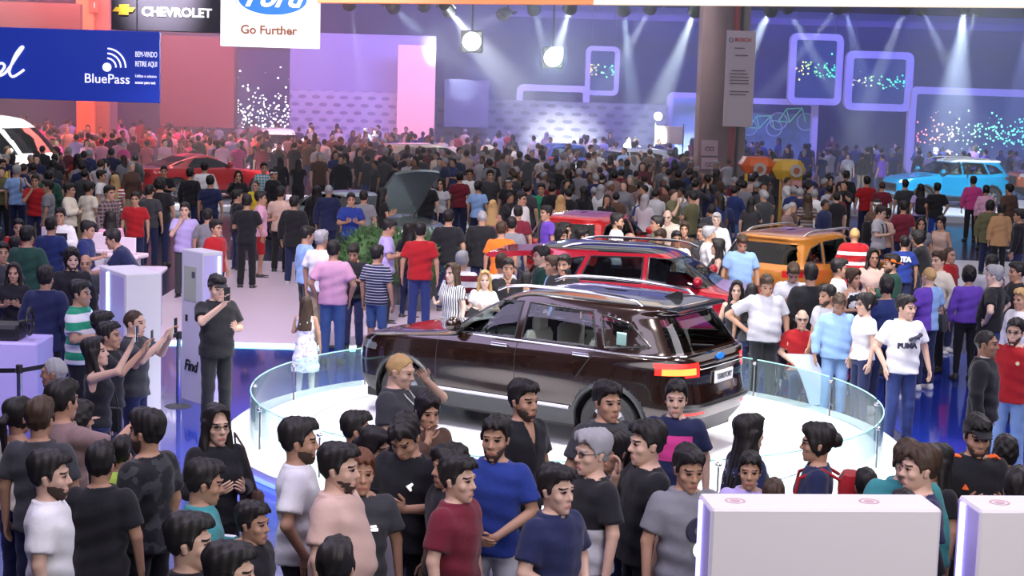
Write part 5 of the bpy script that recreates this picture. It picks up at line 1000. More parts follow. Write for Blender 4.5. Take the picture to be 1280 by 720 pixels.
# u v facing | pose look | label       (u, v = crown of the head in the 1280 x 720 photograph)
PEOPLE = '''
62 567 95|stand top=tee tc=white beard hair=short h=1.76 skin=l|bearded person in plain white t-shirt with arms hanging, nearest the frame's lower corner
22 500 150|stand fem hair=pony top=tank tc=cream h=1.62|person with dark ponytail and cream sleeveless top seen from behind
50 498 172|stand top=tee tc=charcoal hair=short hc=n h=1.76|short-haired person in dark t-shirt seen from behind beside the ponytailed person
78 480 148|point top=tee tc=mauve hair=short h=1.80|person in dusty mauve t-shirt pointing a finger towards the white box
68 447 -95|stand top=long tc=black pat=hf c2=white hair=buzz hc=g skin=b h=1.72|person with shaved grey hair and striped shoulder looking away from the turntable
98 505 120|stand hair=curly top=tee tc=black fem h=1.55|short curly-haired figure in black between the mauve t-shirt and the posts
122 424 88|high1 fem hair=long top=tank tc=black ti=-12 skin=l bot=trousers bc=navy h=1.68|long-haired person in black sleeveless top holding a phone up with bent bare arm
126 556 176|stand top=tee tc=black hair=short h=1.66|person in plain black t-shirt seen from behind next to the lime shirt
152 548 170|stand top=tee tc=lime hair=short h=1.45|small person in lime green shirt half hidden by the camouflage t-shirt
184 515 -118|stand top=tee tc=black pat=camo c2=charcoal beard h=1.80 skin=m bc=black|bearded person in dark camouflage t-shirt looking towards the pointing hand
271 509 32|hold fem hair=long top=long tc=black glasses h=1.68 skin=l bc=black|long-haired person with glasses and black cardigan standing at the turntable's edge
252 580 108|hold top=long tc=teal pat=band c2=white hair=short h=1.68 ti=8|dark-haired person in teal tracksuit top with white sleeve stripes
237 646 92|stand top=tee tc=black hair=short h=1.78 skin=l|person in black t-shirt cut off by the bottom edge, below the teal tracksuit
288 683 88|stand top=tee tc=charcoal hair=short h=1.80 skin=l|lowest head by the bottom edge between the teal tracksuit and the beige t-shirt
316 628 70|stand top=tee tc=black hair=short h=1.50|small dark-haired person in black behind the white polo shirt
374 526 96|pockl top=polo tc=white hair=short beard h=1.80 skin=m bc=black|person in white polo shirt with hands low, standing before the glowing turntable floor
424 558 78|stand top=tee tc=beige beard fat=.9 hair=short h=1.80 skin=l bc=black|big bearded person in beige t-shirt with round belly
452 566 12|stand top=tee tc=charcoal hair=short hc=r h=1.66 skin=m bc=black|reddish-haired young person in charcoal t-shirt with small chest print
466 540 58|stand fem hair=pony top=tee tc=white pat=floral c2=black h=1.62 ti=10|dark-haired person in white patterned top behind the charcoal t-shirt
446 517 100|stand hair=short top=tee tc=black h=1.60|short dark-haired head behind the white patterned top
497 441 72|browr top=tee tc=charcoal fat=.4 hair=buzz hc=y skin=l h=1.90 bc=denim ti=12|large fair-haired person in grey t-shirt with one hand at the brow and a lanyard
533 492 28|chin fem hair=pony top=long tc=brown ti=10 h=1.66|person with tied dark hair and hand over the mouth by the front wheel
512 514 -22|hold top=polo tc=black ti=32 hair=short h=1.82 skin=m bc=black|person in black polo shirt looking down at a phone beside the paper bag
573 573 62|stand top=tee tc=maroon hair=short h=1.72 skin=l bc=black|person in maroon t-shirt with short dark hair facing the tall kiosks
562 556 -60|stand hair=curly top=tee tc=black h=1.66|dark figure almost hidden behind the maroon t-shirt
420 678 175|stand hair=short top=tee tc=black h=1.74|back of a dark head at the bottom edge under the big beige t-shirt
655 478 46|stand top=tee tc=black vn hair=short beard h=1.80 skin=m bc=black|person in black v-neck t-shirt standing before the rear door of the brown car
620 523 -14|front top=polo tc=blue hair=short beard h=1.78 skin=m bc=white|person in royal blue polo shirt and white trousers
696 585 48|front top=tee tc=navy hair=short h=1.74 skin=l bc=navy|young person in navy t-shirt leaning by the black belt barrier
742 536 -62|chin top=tee tc=black pat=lower c2=lightgrey hair=quiff hc=g glasses h=1.78 skin=l bc=khaki|grey-haired person with glasses in black and grey t-shirt holding a hand to the face
768 548 -48|stand fem hair=pony top=tee tc=charcoal h=1.64|dark-haired person half hidden behind the grey-haired person with glasses
760 480 30|stand top=polo tc=charcoal fat=.7 hair=short h=1.80 skin=m bc=khaki|heavy person in dark grey polo shirt before the rear wheel of the brown car
810 527 -72|chin top=tee tc=black fat=.3 hair=short h=1.80 skin=l bc=black|person in black t-shirt with a hand at the chin
846 478 -6|stand top=polo tc=navy pat=chest c2=hotpink hair=short h=1.72 skin=l bc=navy|young person in polo shirt with bright pink chest panel below the tail lamp
860 559 18|stand top=tee tc=grey hair=short ti=10 h=1.74 skin=m bc=charcoal|person in grey t-shirt with round dark print beside the broad white kiosk
937 521 112|stand fem hair=long top=long tc=navy pat=floral c2=lightgrey h=1.66 skin=l bc=black|person with long black hair and blue patterned sleeves
938 573 -8|stand hair=short top=tee tc=lilac h=1.52|child in pale lilac shirt behind the kiosk looking at the camera
968 597 170|stand hair=short hc=n top=tee tc=black h=1.44|small brown-haired head above the edge of the broad kiosk
1023 539 -100|stand fem hair=bun top=tee tc=navy h=1.68 glasses skin=m bc=black|dark-haired person in navy top with a red rucksack
1083 598 175|stand hair=short top=tee tc=black h=1.44|small dark head above the kiosk near the teal shirt
1134 541 -4|stand top=long tc=teal ti=30 hair=short hc=n h=1.76 skin=l|person in teal shirt bending the head down by the corner of the kiosk
1152 559 -84|stand top=tee tc=navy hair=short hc=n h=1.80 skin=l bc=black|young person in navy t-shirt in profile between the two kiosks
1172 556 -70|stand fem hair=long top=tee tc=black h=1.60|dark long-haired person between the navy t-shirt and the black football shirt
1132 607 175|stand hair=short top=tee tc=black h=1.60|black-haired head just showing over the kiosk under the teal shirt
1222 523 2|hold top=tee tc=black cap=cap capc=black beard h=1.76 skin=m ti=8 bc=black|bearded person in black cap and black shirt with orange shoulder stripes
1258 548 175|stand hair=curly top=tee tc=black h=1.50|dark head behind the shoulder with the orange stripes
1274 588 165|stand hair=short top=tee tc=darkblue h=1.70|person in dark blue cut by the edge of the frame beside the second kiosk
1132 376 12|pockl top=tee tc=white hd=32 hair=short fat=.3 h=1.80 skin=l bc=darkblue|person in white t-shirt with leaping cat print and dark jeans behind the glass ring
1048 372 4|stand top=long tc=sky fat=.5 ti=26 hair=short hc=n skin=b h=1.76 bc=paledenim|person in light blue long-sleeved shirt looking down over the glass ring
1082 373 -72|stand fem hair=bun top=tee tc=white glasses h=1.62 skin=l|person with tied dark hair and glasses behind the light blue shirt
1034 363 -60|stand top=tee tc=lightgrey beard hair=short h=1.70|moustached person half covered by the light blue shirt
958 349 4|hipl top=polo tc=lightgrey fat=1.0 ti=16 hair=short hc=n skin=m h=1.84 bc=black|large person in pale grey-blue polo shirt, hand on hip, beside the brown car
1002 407 -4|front legs=sit top=tee tc=red hair=ring hc=w glasses h=1.70 skin=l|elderly bald person in red with glasses seated behind the glass ring
1014 331 178|stand top=suit tc=black hair=short h=1.84 bc=black|tall person in black jacket seen from behind by the bronze car
992 328 -6|hold top=long tc=lightgrey ti=30 hair=short hc=n h=1.74|person in pale grey shirt with head bowed beside the bronze car's rear door
927 300 4|stand top=polo tc=sky fat=.5 ti=24 hair=short hc=n skin=m h=1.76 bc=khaki|person in pale blue polo shirt looking down in front of the bronze car
921 358 -10|stand fem hair=long top=tank tc=black h=1.64 skin=l|long-haired person in black strap top by the bonnet of the red car
940 360 175|stand fem hair=long top=tank tc=charcoal h=1.66|dark hair seen from behind beside the black strap top
897 304 -92|hold fem hair=long top=tank tc=black h=1.66 skin=l|person with long black hair in profile at the windscreen of the red car
887 284 96|hold1 top=long tc=white hair=short hc=g h=1.74 skin=m|grey-haired person in white shirt with a dark shoulder strap
896 267 -8|stand top=long tc=white hair=short hc=w skin=p h=1.70|white-haired pale person in white standing behind the strap bag
879 281 -55|stand hair=short top=tee tc=charcoal h=1.66|dark-haired young person beside the grey-haired person with the strap
846 291 2|stand top=tee tc=white hair=short skin=b h=1.70|dark-skinned person in white t-shirt behind the red car's windscreen
856 278 -10|stand fem hair=short hc=n top=tee tc=brown glasses h=1.66|person with glasses in brown behind the white t-shirt
838 257 -15|reach bend=28 top=tee tc=cream hair=bald skin=p h=1.78|bald person in cream shirt bending forward over the cars
772 268 78|hold1 top=tee tc=white hair=short beard h=1.78 skin=m|bearded person in white t-shirt in front of the small red car
788 291 92|stand top=polo tc=red hair=ring hc=k h=1.70|balding person in red shirt looking towards the bearded person in dark
822 271 -88|hold1 top=tee tc=olive pat=camo c2=darkgreen hair=short h=1.74|person in green camouflage shirt near the red car's windscreen
827 286 -35|stand top=tee tc=black hair=short hc=n beard ti=14 h=1.76|bearded person in dark clothes leaning over the red car
728 286 100|stand hair=short top=tee tc=white cap=bcap h=1.70|person with reversed cap showing over the roof of the red car
706 279 70|stand hair=short top=tee tc=white h=1.72|dark-haired person over the red car roof next to the reversed cap
702 288 40|stand hair=curly top=tee tc=lightgrey h=1.70|curly-haired head over the red car roof
1115 319 -84|hold top=coat tc=darkgreen cap=bcap capc=orange beard h=1.76|bearded person in bright orange reversed cap and dark green jacket
1092 312 2|stand fem hair=long top=tee tc=beige skin=b h=1.72|dark-skinned person with long hair in beige t-shirt
1050 325 82|stand top=polo tc=white pat=band c2=black hair=short h=1.74 skin=m|person in white polo shirt with a black stripe across the back
1067 337 40|hold fem hair=short hc=n top=tank tc=black pat=camo c2=white h=1.66|person in black and white patterned waistcoat beside the striped polo shirt
1109 347 176|stand hair=bun top=tee tc=darkblue h=1.78|person with hair knot in dark blue shirt near the leaping cat t-shirt
1162 334 -150|front top=tee tc=sky pat=side c2=purple hair=buzz hc=y h=1.74 skin=l|fair short-haired person in blue and violet t-shirt with a belt bag
1174 315 -58|pock top=long tc=cream glasses hair=short hc=n h=1.80 skin=l bc=black|person with glasses in cream short-sleeved shirt and black trousers
1187 309 40|stand top=tee tc=red hair=buzz hc=n h=1.70 skin=m|person in bright red shirt behind the cream shirt
1131 296 178|stand top=tee tc=blue hair=short h=1.60|person in blue football shirt with white letters on the back
1069 283 172|stand top=coat tc=red pat=safety c2=white hair=buzz hc=y h=1.76|fair-haired person in red jacket with white reflective bands
1100 257 60|hold top=tee tc=lightgrey hair=short h=1.74 ti=14 skin=l|young person in grey t-shirt carrying a black rucksack
1097 250 -20|stand top=tee tc=brown cap=cap capc=white h=1.68|person wearing a white cap behind the black rucksack
1108 262 120|stand fem hair=short top=tee tc=beige h=1.66|person in beige top between the grey t-shirt and the red jersey
1130 252 178|stand hair=short top=tee tc=maroon h=1.72|dark-haired person in dark red jersey seen from behind
1152 273 -10|stand fem hair=long top=tee tc=grey h=1.64|long-haired person in grey top near the bright white floor
1177 271 -40|stand fem hair=pony top=tank tc=beige h=1.64|person in pale sleeveless top at the edge of the bright white floor
1163 288 -120|reach bend=20 top=tee tc=black hair=curly h=1.72|person in black t-shirt stooping near the football shirt
1244 333 -120|hips top=tee tc=black fat=.7 hair=short hc=g skin=p h=1.78 bc=denim|heavy pale-armed person in black t-shirt with hands on hips
1240 320 172|stand top=long tc=lightgrey cap=cap capc=charcoal h=1.78|person in grey cap and pale shirt behind the heavy person in black
1272 329 -85|chin top=tee tc=black hair=short h=1.76|dark-haired person in black with a hand on the face at the frame's edge
1278 362 -60|stand top=long tc=white hair=short hc=y h=1.72|fair person in white shirt cut by the frame's edge
1212 334 178|stand top=long tc=purple fem hair=curly h=1.66 bc=black|dark curly-haired person in violet grey top seen from behind
1234 413 64|stand top=long tc=black hair=buzz hc=k fat=.2 h=1.80 skin=b bc=black|person in black shirt with turned-back white cuffs
1270 400 -32|stand top=tee tc=red hair=short glasses beard h=1.76 skin=l bc=paledenim|bearded person in bright red t-shirt and light jeans
1010 244 176|stand fem hair=long hc=n top=tee tc=brown pat=h c2=grey h=1.68|brown-haired person in brown and grey striped top beside the bronze car
1058 214 178|stand top=long tc=black hair=short h=1.80 bc=khaki|tall person in black top and khaki trousers seen from behind
1037 221 30|hold fem hair=long top=coat tc=black h=1.70 bc=black|long-haired person in black coat next to the khaki trousers
1084 221 178|stand top=polo tc=red hair=short h=1.78|person in red polo shirt seen from behind before the bonnet of the blue car
1103 227 172|stand top=tee tc=maroon hair=buzz hc=n h=1.72|close-cropped person in dull red before the lamp of the blue car
1132 225 175|stand top=tee tc=charcoal hair=short h=1.72|dark-haired person in charcoal against the side of the blue car
1151 231 176|stand fem hair=long top=tee tc=lilac h=1.68|person with very long black hair in lilac top
1172 229 178|pock top=tee tc=black hair=short h=1.74 bc=blue|person in black t-shirt and blue jeans seen from behind at the blue car
1217 221 178|stand top=long tc=hotpink hair=short h=1.78 bc=black|person in bright pink shirt seen from behind beside the blue car
1233 232 172|stand fem hair=bun top=long tc=pink h=1.68 bc=black|person in pale pink blouse with crossed straps
1262 231 -150|stand top=coat tc=brown hair=short h=1.76|person in dark brown jacket near the orange car
1252 255 178|stand fem top=coat tc=tan hair=short h=1.66 bc=black|person in tan coat seen from behind under the dark brown jacket
1238 252 160|stand top=coat tc=olive hair=curly h=1.70|person in olive jacket beside the tan coat
1275 262 -120|stand top=long tc=black hair=short h=1.78|dark figure at the frame's edge behind the tan coat
271 345 34|photo1 top=polo tc=black cap=cap capc=black fat=.3 ti=6 h=1.82 skin=l bc=black|person in black cap and black polo shirt raising a phone beside the slim kiosk
100 352 84|hold1 top=polo tc=white pat=hw c2=green fat=.5 hair=short h=1.80 skin=m bc=black|person in green, white and black striped polo shirt
138 401 86|photo top=tee tc=black hair=short h=1.66 ti=-6|dark-haired person filming with raised arms next to the green striped polo
128 391 95|stand hair=short cap=beanie top=tee tc=black h=1.66|person in dark woollen hat between the green striped polo and the white box
168 391 78|photo top=tee tc=charcoal hair=buzz hc=n h=1.74 skin=l|person with short cropped hair lifting both forearms in front of the white box
57 334 176|stand top=suit tc=navy hair=short h=1.80 bc=black|person in dark navy blazer seen from behind by the driving rig
90 312 24|stand top=long tc=black beard hair=curly h=1.78 skin=l|bearded person in black sweater with a small white chest line
107 318 8|stand top=tee tc=charcoal hair=bald h=1.66|bald person peering over the shoulder of the black sweater
34 284 172|stand top=tee tc=darkgreen fat=.6 hair=short h=1.84|broad person in dark green t-shirt seen from behind near the frame's edge
3 304 24|stand top=tee tc=charcoal hair=short h=1.74|dark-haired person in dark clothes cut by the frame's edge beside the broad green t-shirt
17 330 10|hold fem hair=long top=tee tc=black h=1.60|long-haired person in black before the driving rig
23 275 18|stand top=tee tc=red hair=short h=1.68|person in red shirt behind the broad dark green t-shirt
19 297 170|stand hair=short top=tee tc=navy h=1.58|small dark head in front of the red shirt
64 273 172|stand top=tee tc=darkblue fat=.4 hair=short h=1.72|person in blue t-shirt leaning at the white demo stands
75 261 4|hold top=long tc=white pat=chest c2=black hair=short h=1.74|person in white shirt and black waistcoat behind the demo stands
108 277 88|hold1 top=tee tc=darkblue hair=short h=1.72 ti=10|person in dark blue shirt in profile at the demo stands
138 265 -150|hold fem hair=long top=long tc=pink h=1.68 skin=l|person with long black hair in pale pink blouse at the demo stands
172 280 -84|reach bend=36 top=tee tc=navy hair=short h=1.80 bc=denim|person in dark top and blue jeans bending over the desk
169 241 4|stand top=tee tc=red hair=short h=1.70|person in red t-shirt facing the camera behind the bending person
137 233 58|stand top=long tc=charcoal pat=check c2=mauve hair=short h=1.80|person in dark checked shirt above the demo stands
111 229 150|stand top=tee tc=cream hair=short h=1.68|person in cream t-shirt with cropped dark hair near the checked shirt
87 230 86|cross top=long tc=cream hair=short h=1.72|person in cream shirt in profile with raised forearm
127 214 92|stand top=tee tc=white hair=short h=1.74|person in white t-shirt standing just behind the two cream shirts
144 219 172|stand fem hair=long hc=y top=tee tc=white pat=h c2=red h=1.66|blond person in red and white striped top
97 193 176|stand fem hair=long top=tee tc=red h=1.72|person with bushy black hair in red top below the orange pillar
62 214 176|stand top=coat tc=darkgreen hair=short h=1.76|person in dark green jacket near the white van
60 226 -88|stand top=tee tc=grey hair=short h=1.72|person in grey t-shirt facing the person in the red polo
44 219 6|chin top=polo tc=red hair=short h=1.74|person in red polo shirt with a hand over the mouth
21 207 176|stand top=polo tc=sky hair=short hc=g h=1.78 bc=navy|grey-haired person in light blue polo shirt seen from behind by the van
2 200 60|stand top=tee tc=yellow hair=short h=1.72|person in yellowish top cut by the frame's edge beside the light blue polo
187 232 172|stand top=tee tc=charcoal hair=short h=1.72|person in charcoal t-shirt behind the red t-shirt
200 223 172|stand top=tee tc=black fat=.5 hair=curly h=1.84|broad person in black t-shirt with thick black hair before the red coupe
205 208 8|hold top=tee tc=black hair=short h=1.70|dark-haired person close to the rear of the red coupe
238 211 168|stand top=long tc=black hair=short h=1.74|person in black jacket between the broad black t-shirt and the white shirt
256 203 176|stand top=long tc=white fat=.4 hair=short h=1.82|person in bright white shirt seen from behind at the door of the red coupe
263 220 177|stand top=tee tc=navy hair=short h=1.76|person in dark navy t-shirt seen from behind just before the bright white shirt
298 214 10|photo1 fem hair=long top=long tc=black h=1.68|long-haired person in black taking a picture by the nose of the red coupe
297 238 120|point top=tee tc=black hair=short h=1.68|person in black t-shirt stretching out an arm behind the pinkish t-shirt
231 254 4|chin top=tee tc=lilac hair=short h=1.74 skin=l bc=charcoal|person in lilac t-shirt with a hand at the mouth near the slim kiosk
260 262 176|stand top=tee tc=grey hair=short h=1.66|person in grey t-shirt with violet back print
270 276 60|stand top=tee tc=red hair=short h=1.68|dark-haired person in red t-shirt behind the slim kiosk
309 244 176|hold top=tee tc=black hair=short h=1.80 bc=black|person in plain black t-shirt seen from behind above the slim kiosk
326 240 98|holdr top=tee tc=pink hair=short h=1.74 bot=shorts bc=red skin=m|person in pale pink t-shirt and red shorts
351 234 172|hold top=tee tc=beige hair=short h=1.78 bc=black|person in beige t-shirt and black trousers seen from behind
330 204 20|stand top=long tc=teal pat=check c2=lightgrey hair=short h=1.76|person in teal and grey checked shirt before the nose of the red coupe
342 212 60|stand top=coat tc=black cap=bcap capc=white h=1.70|person in black hooded jacket and white cap near the checked shirt
320 226 -20|stand top=tee tc=yellow hair=buzz hc=n h=1.60|short person in yellowish top behind the pale pink t-shirt
368 246 170|stand top=coat tc=black hair=short h=1.74|person in black coat beside the beige t-shirt
402 289 150|stand top=polo tc=white fat=.4 hair=short hc=g h=1.80 skin=m bc=khaki|grey-haired person in white polo shirt seen from behind
383 284 120|stand top=long tc=sky hair=short h=1.74 ti=10 bc=charcoal|person in light blue long-sleeved shirt next to the grey-haired white polo
417 302 176|pock top=polo tc=pink fat=.4 hair=short h=1.78 skin=m bc=denim|person in pink polo shirt and blue jeans seen from behind
443 305 -8|hold top=tee tc=black hair=short ti=24 h=1.62|person in black looking down behind the pink polo shirt
472 308 152|stand top=tee tc=navy pat=hf c2=lightgrey hair=short h=1.68 bot=shorts bc=denim skin=m|person in striped navy t-shirt and denim shorts
484 275 98|hold top=tee tc=lilac hair=short h=1.76 ti=14 bc=black|person in lilac-white t-shirt and black trousers looking down
526 279 178|stand top=polo tc=red fat=.3 hair=short h=1.80 skin=m bc=darkblue|person in red polo shirt and dark blue jeans seen from behind
512 279 150|stand fem hair=long top=tee tc=black h=1.66|long dark hair beside the shoulder of the red polo shirt
396 233 172|stand fem hair=long top=coat tc=black h=1.66|person in black coat with long hair by the silver car
411 231 176|stand top=suit tc=navy hair=buzz hc=g h=1.76|person in dark navy jacket seen from behind by the silver car
439 242 10|hold top=polo tc=blue hair=short h=1.74 skin=m|person in blue polo shirt in front of the silver car door
455 239 174|stand top=tee tc=grey hair=short h=1.72|person in grey t-shirt with a dark strap across the back
478 232 120|hold fem hair=long top=tee tc=black h=1.68|long-haired person in black t-shirt by the front wing of the silver car
533 224 178|stand top=tee tc=black fat=.2 hair=short h=1.80 skin=l|person in black t-shirt seen from behind under the raised silver bonnet
552 224 -30|high1 fem hair=long top=tee tc=lightgrey h=1.66|person in pale top lifting a phone beside the raised silver bonnet
575 216 176|stand top=tee tc=maroon hair=short h=1.72|person in maroon beside the white football shirt
587 212 4|stand top=tee tc=white hair=short h=1.76 skin=b|person in white football shirt facing the camera
598 227 160|stand fem hair=bun top=tee tc=sky h=1.72|person in sky blue t-shirt seen from behind
613 213 10|stand top=tee tc=charcoal hair=short h=1.76|person in charcoal t-shirt behind the sky blue t-shirt
637 222 -20|stand top=tee tc=black cap=cap capc=lightgrey h=1.72|person in pale cap and black t-shirt
616 251 176|stand fem hair=long hc=y top=tank tc=rose h=1.60|fair-haired person in rose pink top behind the bald dark suit
603 263 177|stand top=suit tc=black hair=buzz hc=g h=1.80|grey cropped person in dark suit seen from behind
561 263 176|stand top=tee tc=black fat=.3 hair=short h=1.82|broad person in black t-shirt seen from behind beside the dark suit
627 278 174|stand top=tee tc=orange hair=short hc=n h=1.74|person in bright orange t-shirt seen from behind
640 272 176|stand top=tee tc=grey hair=short h=1.72|person in grey just behind the orange t-shirt
652 241 58|stand top=long tc=white fat=.3 hair=short h=1.78|person in white shirt in profile above the maroon t-shirt
648 258 177|stand top=tee tc=maroon hair=short h=1.72|person in maroon t-shirt with round black hair seen from behind
658 228 -30|stand top=tee tc=navy cap=bcap capc=navy h=1.72|person in navy cap in the dark crowd
677 230 -10|stand top=tee tc=green hair=short h=1.72|person in green t-shirt in the dark crowd
701 245 174|stand fem hair=long hc=y top=tank tc=beige h=1.66|blond long-haired person near the small red car
683 258 -62|stand top=tee tc=black pat=side c2=purple hair=short h=1.74|person in black and violet shirt beside the small red car
578 315 168|stand top=polo tc=maroon pat=hw c2=white hair=short hc=g h=1.72 skin=m|grey-haired person in maroon and white striped polo shirt
566 335 -44|hold1 fem hair=long hc=n top=tee tc=white pat=v c2=charcoal h=1.70 skin=p|long-haired person in black and white striped blouse beside the car bonnet
606 344 2|hold fem hair=long hc=y top=tee tc=white h=1.50 skin=p|fair-haired young person behind the front of the brown car
635 329 8|stand top=long tc=black vn hair=short h=1.74 skin=m|person in black shirt behind the roof of the brown car
627 318 178|stand fem top=long tc=white hair=short hc=n h=1.70|brown-haired person in white and pale green seen from behind at the red tailgate
658 345 176|stand hair=short top=tee tc=black h=1.70|back of a dark head over the roof of the brown car
677 309 -80|stand top=tee tc=darkgreen hair=short h=1.76 skin=l|dark-haired person in dark green t-shirt at the window of the red car
692 321 -88|stand top=long tc=sky hair=short hc=n h=1.72|person in profile in light blue beside the dark green t-shirt
705 325 -20|stand top=tee tc=black hair=short h=1.74|dark-browed person behind the light blue profile
706 339 -6|stand fem hair=short top=tee tc=darkblue glasses h=1.62|short-haired person just above the roof of the brown car
383 377 172|holdr fem hair=long hc=n top=dress tc=white pat=floral c2=lilac h=1.40 skin=m bc=cream|long-haired person in white floral dress behind the glass ring
'''
# looser far figures that still stand out: u v facing | look | label
PEOPLE_FAR = '''
435 150 60|top=tee tc=brown|solitary figure standing tall against the patterned violet wall
391 158 40|top=tee tc=brown|figure in brown at the foot of the violet wall
484 165 60|top=tee tc=cyan|figure in turquoise shirt before the violet wall
688 171 -20|top=tee tc=white bc=denim|figure in bright white shirt and jeans below the frames
712 178 0|top=coat tc=black|large dark figure beside the bright white shirt
553 170 0|top=tee tc=cream|figure in cream near the pale car
571 166 170|top=tee tc=red|figure in brick red shirt near the pale car
619 178 178|top=tee tc=charcoal|dark-backed figure in the bright patch under the stage
607 182 176|top=tee tc=olive|figure in olive beside the dark-backed figure
510 172 178|top=tee tc=black|black figure with round head near the raised bonnet
540 174 178|top=tee tc=brown pat=h c2=grey|figure in striped brown top beyond the raised bonnet
840 188 178|top=tee tc=purple|figure in violet shirt under the lamp post board
830 205 0|top=tee tc=grey|grey figure before the violet shirt
748 187 178|top=tee tc=lightgrey hc=g|white-haired figure in pale shirt under the frames
888 218 5|top=coat tc=charcoal|dark-coated figure leaning at the concrete pillar
890 255 176|top=tee tc=charcoal|grey figure in the shade of the concrete pillar
941 218 170|top=tee tc=beige|figure in beige seen from behind at the yellow stand
925 224 120|fem hair=long top=tee tc=cream|figure in cream top beside the concrete pillar
1040 170 0|top=tee tc=maroon|dark red standing figure beyond the yellow stand
345 152 178|top=tee tc=charcoal|figure in grey against the glaring white stand
100 152 170|top=tee tc=rose|figure in salmon shirt lit by the orange pillar
84 148 178|top=tee tc=beige|figure in pale salmon shirt beside the orange pillar
101 153 176|top=tee tc=cream|figure in cream shirt before the orange pillar
126 158 5|fem hair=long top=tank tc=olive bot=shorts bc=black|figure in olive top under the orange pillar
142 161 -60|top=tee tc=yellow|figure in yellow shirt by the orange pillar
67 151 178|top=tee tc=charcoal|dark figure before the white van
53 180 176|top=coat tc=black|figure in black jacket at the bonnet of the white van
228 151 178|top=tee tc=red|figure in red t-shirt seen from behind beyond the coupe
204 152 178|top=tee tc=red|figure in bright red top beyond the coupe's rear deck
268 148 178|top=tee tc=navy|figure in navy beyond the coupe
318 150 178|top=tee tc=rose|figure in coral shirt beyond the coupe's nose
252 148 60|top=tee tc=rose|figure in rose top beyond the coupe roof
'''
